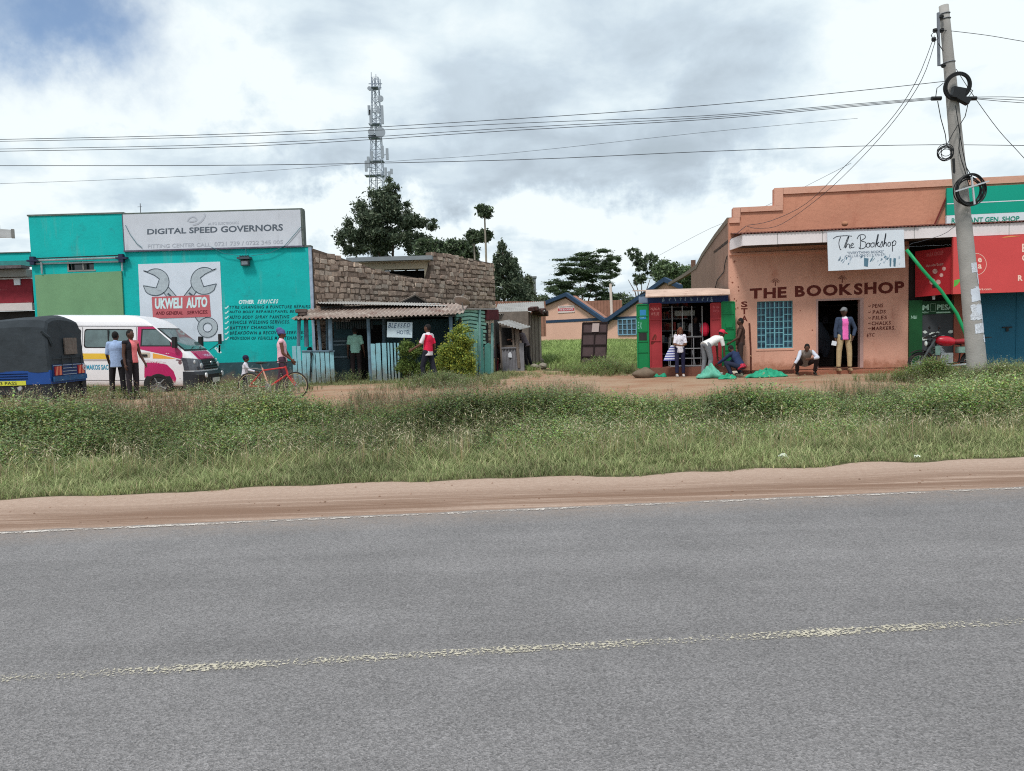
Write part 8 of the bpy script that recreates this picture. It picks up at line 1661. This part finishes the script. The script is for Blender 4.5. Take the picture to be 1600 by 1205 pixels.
    b = MB(); v, f = text2d('TAXI  3 PASS', .012); x0, x1 = 1.35, .68; z0, z1 = z(600.4), z(595.4); b.add([(x0+(x1-x0)*a, HW+.0115, z0+(z1-z0)*c) for a, c in v], [tuple(reversed(q)) for q in f]); b.build('lettering', M('ink_olive', srgb(60, 64, 30), .6, .1), st, local=True)
    for s in (1, -1): wheel(root, (.46, s*.54, .23), .23, .12, name='wheel')
    wheel(root, (2.35, 0, .23), .23, .12)
    b = MB(); b.tube([(2.35, -.09, .23), (2.25, -.1, .8), (2.1, 0, 1.2)], .03, 5); b.tube([(2.35, .09, .23), (2.25, .1, .8), (2.1, 0, 1.2)], .03, 5); b.box((1.7, 0, .62), (.6, .8, .12)); b.build('front_fork', DK, root, local=True)
tuktuk()
def bicycle():
    c0 = at(390.5, 602, 18.35); c1 = at(462, 602, 18.15); dv = (c1-c0); ln = Vector((dv.x, dv.y)).length; root = thing('bicycle', 'red bicycle with thin tyres held by the woman in the purple hat', 'bicycle', (c0.x, c0.y, .2), math.atan2(dv.y, dv.x))
    r = .315; FR = M('bike_red', srgb(182, 52, 54), .4, .1, 9, stain=(srgb(190, 140, 130), .15, 9)); CR = M('bike_cream', srgb(212, 160, 140), .5, .1, 9); ST = M('bike_steel', srgb(150, 150, 150), .4, .15, metal=.5)
    for x in (0, ln):
        b = MB(); b.torus((x, 0, r), r-.018, .018, (0, 1, 0), 40, 8); w_ = b.build('wheel', M('bike_tyre', (.03, .024, .024), .8, .2), root, local=True); b = MB(); b.torus((x, 0, r), r-.042, .010, (0, 1, 0), 40, 6); b.build('rim', M('rim_dusty', srgb(170, 160, 130), .5, .1), w_, local=True)
        b = MB()
        for k in range(18): a = 2*math.pi*k/18; b.tube([(x+.02*math.cos(a+1), (-1)**k*.025, r+.02*math.sin(a+1)), (x+(r-.045)*math.cos(a), 0, r+(r-.045)*math.sin(a))], .0022, 3)
        b.cone((x, -.04, r), (x, .04, r), .022, .022, 10); b.build('spokes', ST, w_, local=True)
    bbk = Vector((ln*.42, 0, r-.03)); st = Vector((ln*.30, 0, r+.36)); hd = Vector((ln*.80, 0, r+.42)); hl = Vector((ln*.84, 0, r+.26)); fk = Vector((ln, 0, r))
    b = MB(); b.tube([st, hd], .018, 6); b.tube([hl, bbk], .022, 6); b.tube([hd+Vector((-.01, 0, .03)), hl-Vector((-.01, 0, .03))], .024, 6)
    for y in (-.045, .045): b.tube([st, Vector((0, y, r))], .010, 5); b.tube([bbk, Vector((0, y, r))], .012, 5)
    b.build('frame', FR, root, local=True); b = MB(); b.tube([st+Vector((-.01, 0, .06)), bbk], .018, 6); b.build('seat_tube', CR, root, local=True)
    b = MB()
    for y in (-.05, .05): b.tube([hl+Vector((0, y, 0)), hl.lerp(fk, .5)+Vector((0, y, 0)), fk+Vector((0, y, 0))], [.022, .018, .012], 6)
    b.build('fork', FR, root, local=True)
    b = MB(); s0 = st+Vector((-.05, 0, .16)); b.tube([st, s0], .013, 6); b.build('seat_post', ST, root, local=True); b = MB(); b.ell(s0+Vector((.0, 0, .02)), (.13, .07, .03), None, 12, 7); b.ell(s0+Vector((.10, 0, .02)), (.08, .03, .02)); b.build('saddle', BLACKM, root, local=True)
    b = MB(); b.tube([hd, hd+Vector((-.03, 0, .12))], .014, 6); h = hd+Vector((-.03, 0, .12)); b.tube([h+Vector((-.06, -.28, .03)), h+Vector((.04, -.1, 0)), h+Vector((.04, .1, 0)), h+Vector((-.06, .28, .03))], .013, 6); b.build('handlebar', BLACKM, root, local=True)
    b = MB(); b.cone(bbk+Vector((0, -.05, 0)), bbk+Vector((0, -.04, 0)), .085, .085, 20); b.tube([bbk+Vector((0, -.06, 0)), bbk+Vector((.1, -.06, -.12))], .011, 5); b.box(bbk+Vector((.1, -.11, -.12)), (.09, .08, .02)); b.tube([bbk+Vector((0, .06, 0)), bbk+Vector((-.1, .06, .12))], .011, 5); b.box(bbk+Vector((-.1, .11, .12)), (.09, .08, .02)); b.build('crankset', ST, root, local=True)
    b = MB(); b.tube([Vector((0, -.05, r+.035)), bbk+Vector((0, -.045, .08))], .004, 3); b.tube([Vector((0, -.05, r-.035)), bbk+Vector((0, -.045, -.08))], .004, 3); b.build('chain', BLACKM, root, local=True)
    b = MB(); b.tube([st+Vector((0, 0, .02)), Vector((-.12, 0, 2*r+.12))], .009, 5)
    for y in (-.05, .05): b.tube([Vector((-.15, y, 2*r+.10)), Vector((.2, y, 2*r+.10))], .008, 4); b.tube([Vector((-.08, y, 2*r+.1)), Vector((0, y, r))], .007, 4)
    b.build('rear_rack', ST, root, local=True)
bicycle()
def motorbike():
    c0 = at(1437, 566, 20.0); root = thing('motorcycle', 'red motorcycle with black front fork parked before the dark green shop', 'motorcycle', (c0.x, 20.0, .22), R(-6))
    # local +x to photo right is the rear; front wheel at x=0
    r = .30; RED = M('tank_red', srgb(196, 24, 48), .3, .05, spec=.6); SIL = M('engine_silver', srgb(165, 168, 170), .35, .2, 20, metal=.4); SEAT = M('seat_red', srgb(150, 44, 52), .6, .15, 20)
    for x, w_ in ((0, .09), (1.28, .11)):
        b = MB(); b.torus((x, 0, r), r-.045, .045, (0, 1, 0), 36, 8); wl = b.build('wheel', M('tyre_rubber', (0, 0, 0)), root, local=True); b = MB(); b.torus((x, 0, r), r-.09, .012, (0, 1, 0), 30, 5)
        for k in range(16): a = 2*math.pi*k/16; b.tube([(x, (-1)**k*.04, r), (x+(r-.095)*math.cos(a), 0, r+(r-.095)*math.sin(a))], .004, 3)
        b.cone((x, -.06, r), (x, .06, r), .05, .05, 12); b.build('rim', SIL, wl, local=True)
    hd = Vector((.36, 0, .86)); b = MB()
    for y in (-.09, .09): b.tube([Vector((0, y, r)), Vector((.17, y, .62)), Vector((.34, y, .90))], [.022, .028, .022], 7)
    b.build('front_fork', M('fork_grey', srgb(84, 88, 90), .5, .2), root, local=True)
    b = MB(); n = 10; vs_ = []
    for i in range(n+1):
        a = R(20+110*i/n)
        for y in (-.07, .0, .07): vs_.append((.0+(r+.05)*math.cos(a)*-1*-1, y, r+(r+.05)*math.sin(a)-abs(y)*.2))
    b.add(vs_, [(i*3+j, i*3+j+1, i*3+j+4, i*3+j+3) for i in range(n) for j in (0, 1)]); o = b.build('mudguard', BLACKM, root, local=True); m_ = o.modifiers.new('s', 'SOLIDIFY'); m_.thickness = .008
    b = MB(); b.tube([(.36, -.36, 1.0), (.30, -.2, .97), (.34, 0, .93), (.30, .2, .97), (.36, .36, 1.0)], .016, 6); b.tube([(.32, -.24, .98), (.34, -.28, 1.18)], .008, 4); b.tube([(.32, .24, .98), (.34, .28, 1.18)], .008, 4); b.build('handlebar', BLACKM, root, local=True)
    for s in (-1, 1): b = MB(); b.ell((.35, s*.29, 1.2), (.02, .06, .04)); b.build('mirror', BLACKM, root, local=True)
    b = MB(); b.ell((.20, 0, .80), (.07, .085, .085)); hl = b.build('headlight', BLACKM, root, local=True); b = MB(); b.ell((.155, 0, .80), (.035, .07, .07)); b.build('lens', M('lens_bright', srgb(230, 240, 236), .1, .03), hl, local=True)
    b = MB(); b.add([(.13, -.12, .92), (.13, .12, .92), (.42, .12, 1.04), (.42, -.12, 1.04)], [(0, 1, 2, 3)]); o = b.build('visor', BLACKM, root, local=True); m_ = o.modifiers.new('s', 'SOLIDIFY'); m_.thickness = .03
    b = MB(); b.ell((.62, 0, .85), (.27, .14, .13), Matrix.Rotation(.12, 3, 'Y'), 16, 10); b.build('fuel_tank', RED, root, local=True, smooth=True)
    b = MB(); b.ell((1.12, 0, .83), (.42, .14, .075), None, 16, 8); b.box((1.3, 0, .82), (.4, .24, .06)); b.build('seat', SEAT, root, local=True, bevel=.01)
    b = MB(); b.box((.62, 0, .42), (.30, .22, .26)); b.cone((.52, 0, .50), (.44, 0, .72), .09, .08, 12)
    for k in range(5): b.cone((.51-.018*k, 0, .53+.04*k), (.507-.018*k, 0, .54+.04*k), .12, .12, 12)
    b.build('engine', SIL, root, local=True, bevel=.015)
    b = MB(); b.tube([(.5, -.12, .52), (.42, -.14, .32), (.7, -.16, .22), (1.4, -.17, .28)], [.02, .02, .03, .045], 8); b.build('exhaust', SIL, root, local=True)
    b = MB(); b.tube([(.36, 0, .88), (.45, 0, .55), (.6, 0, .28), (.95, 0, .30), (1.0, 0, .75), (.36, 0, .84)], .022, 6)
    for s in (-1, 1): b.tube([(.95, s*.06, .32), (1.28, s*.07, r)], .02, 5); b.tube([(1.28, s*.10, r), (1.18, s*.10, .75)], .026, 6)
    b.build('frame', BLACKM, root, local=True); b = MB(); b.box((.38, -.14, .62), (.12, .03, .24)); b.box((.38, .14, .62), (.10, .02, .18)); b.box((1.05, 0, .62), (.30, .22, .16)); b.build('side_panel', M('panel_green_grey', srgb(120, 150, 140), .5, .25, 12), root, local=True, bevel=.01)
    b = MB(); b.box((1.5, 0, .92), (.36, .26, .02)); b.tube([(1.2, .12, .86), (1.65, .12, .92)], .01, 4); b.tube([(1.2, -.12, .86), (1.65, -.12, .92)], .01, 4); b.build('carrier', BLACKM, root, local=True)
motorbike()
print('OBJECTS', len(bpy.data.objects))
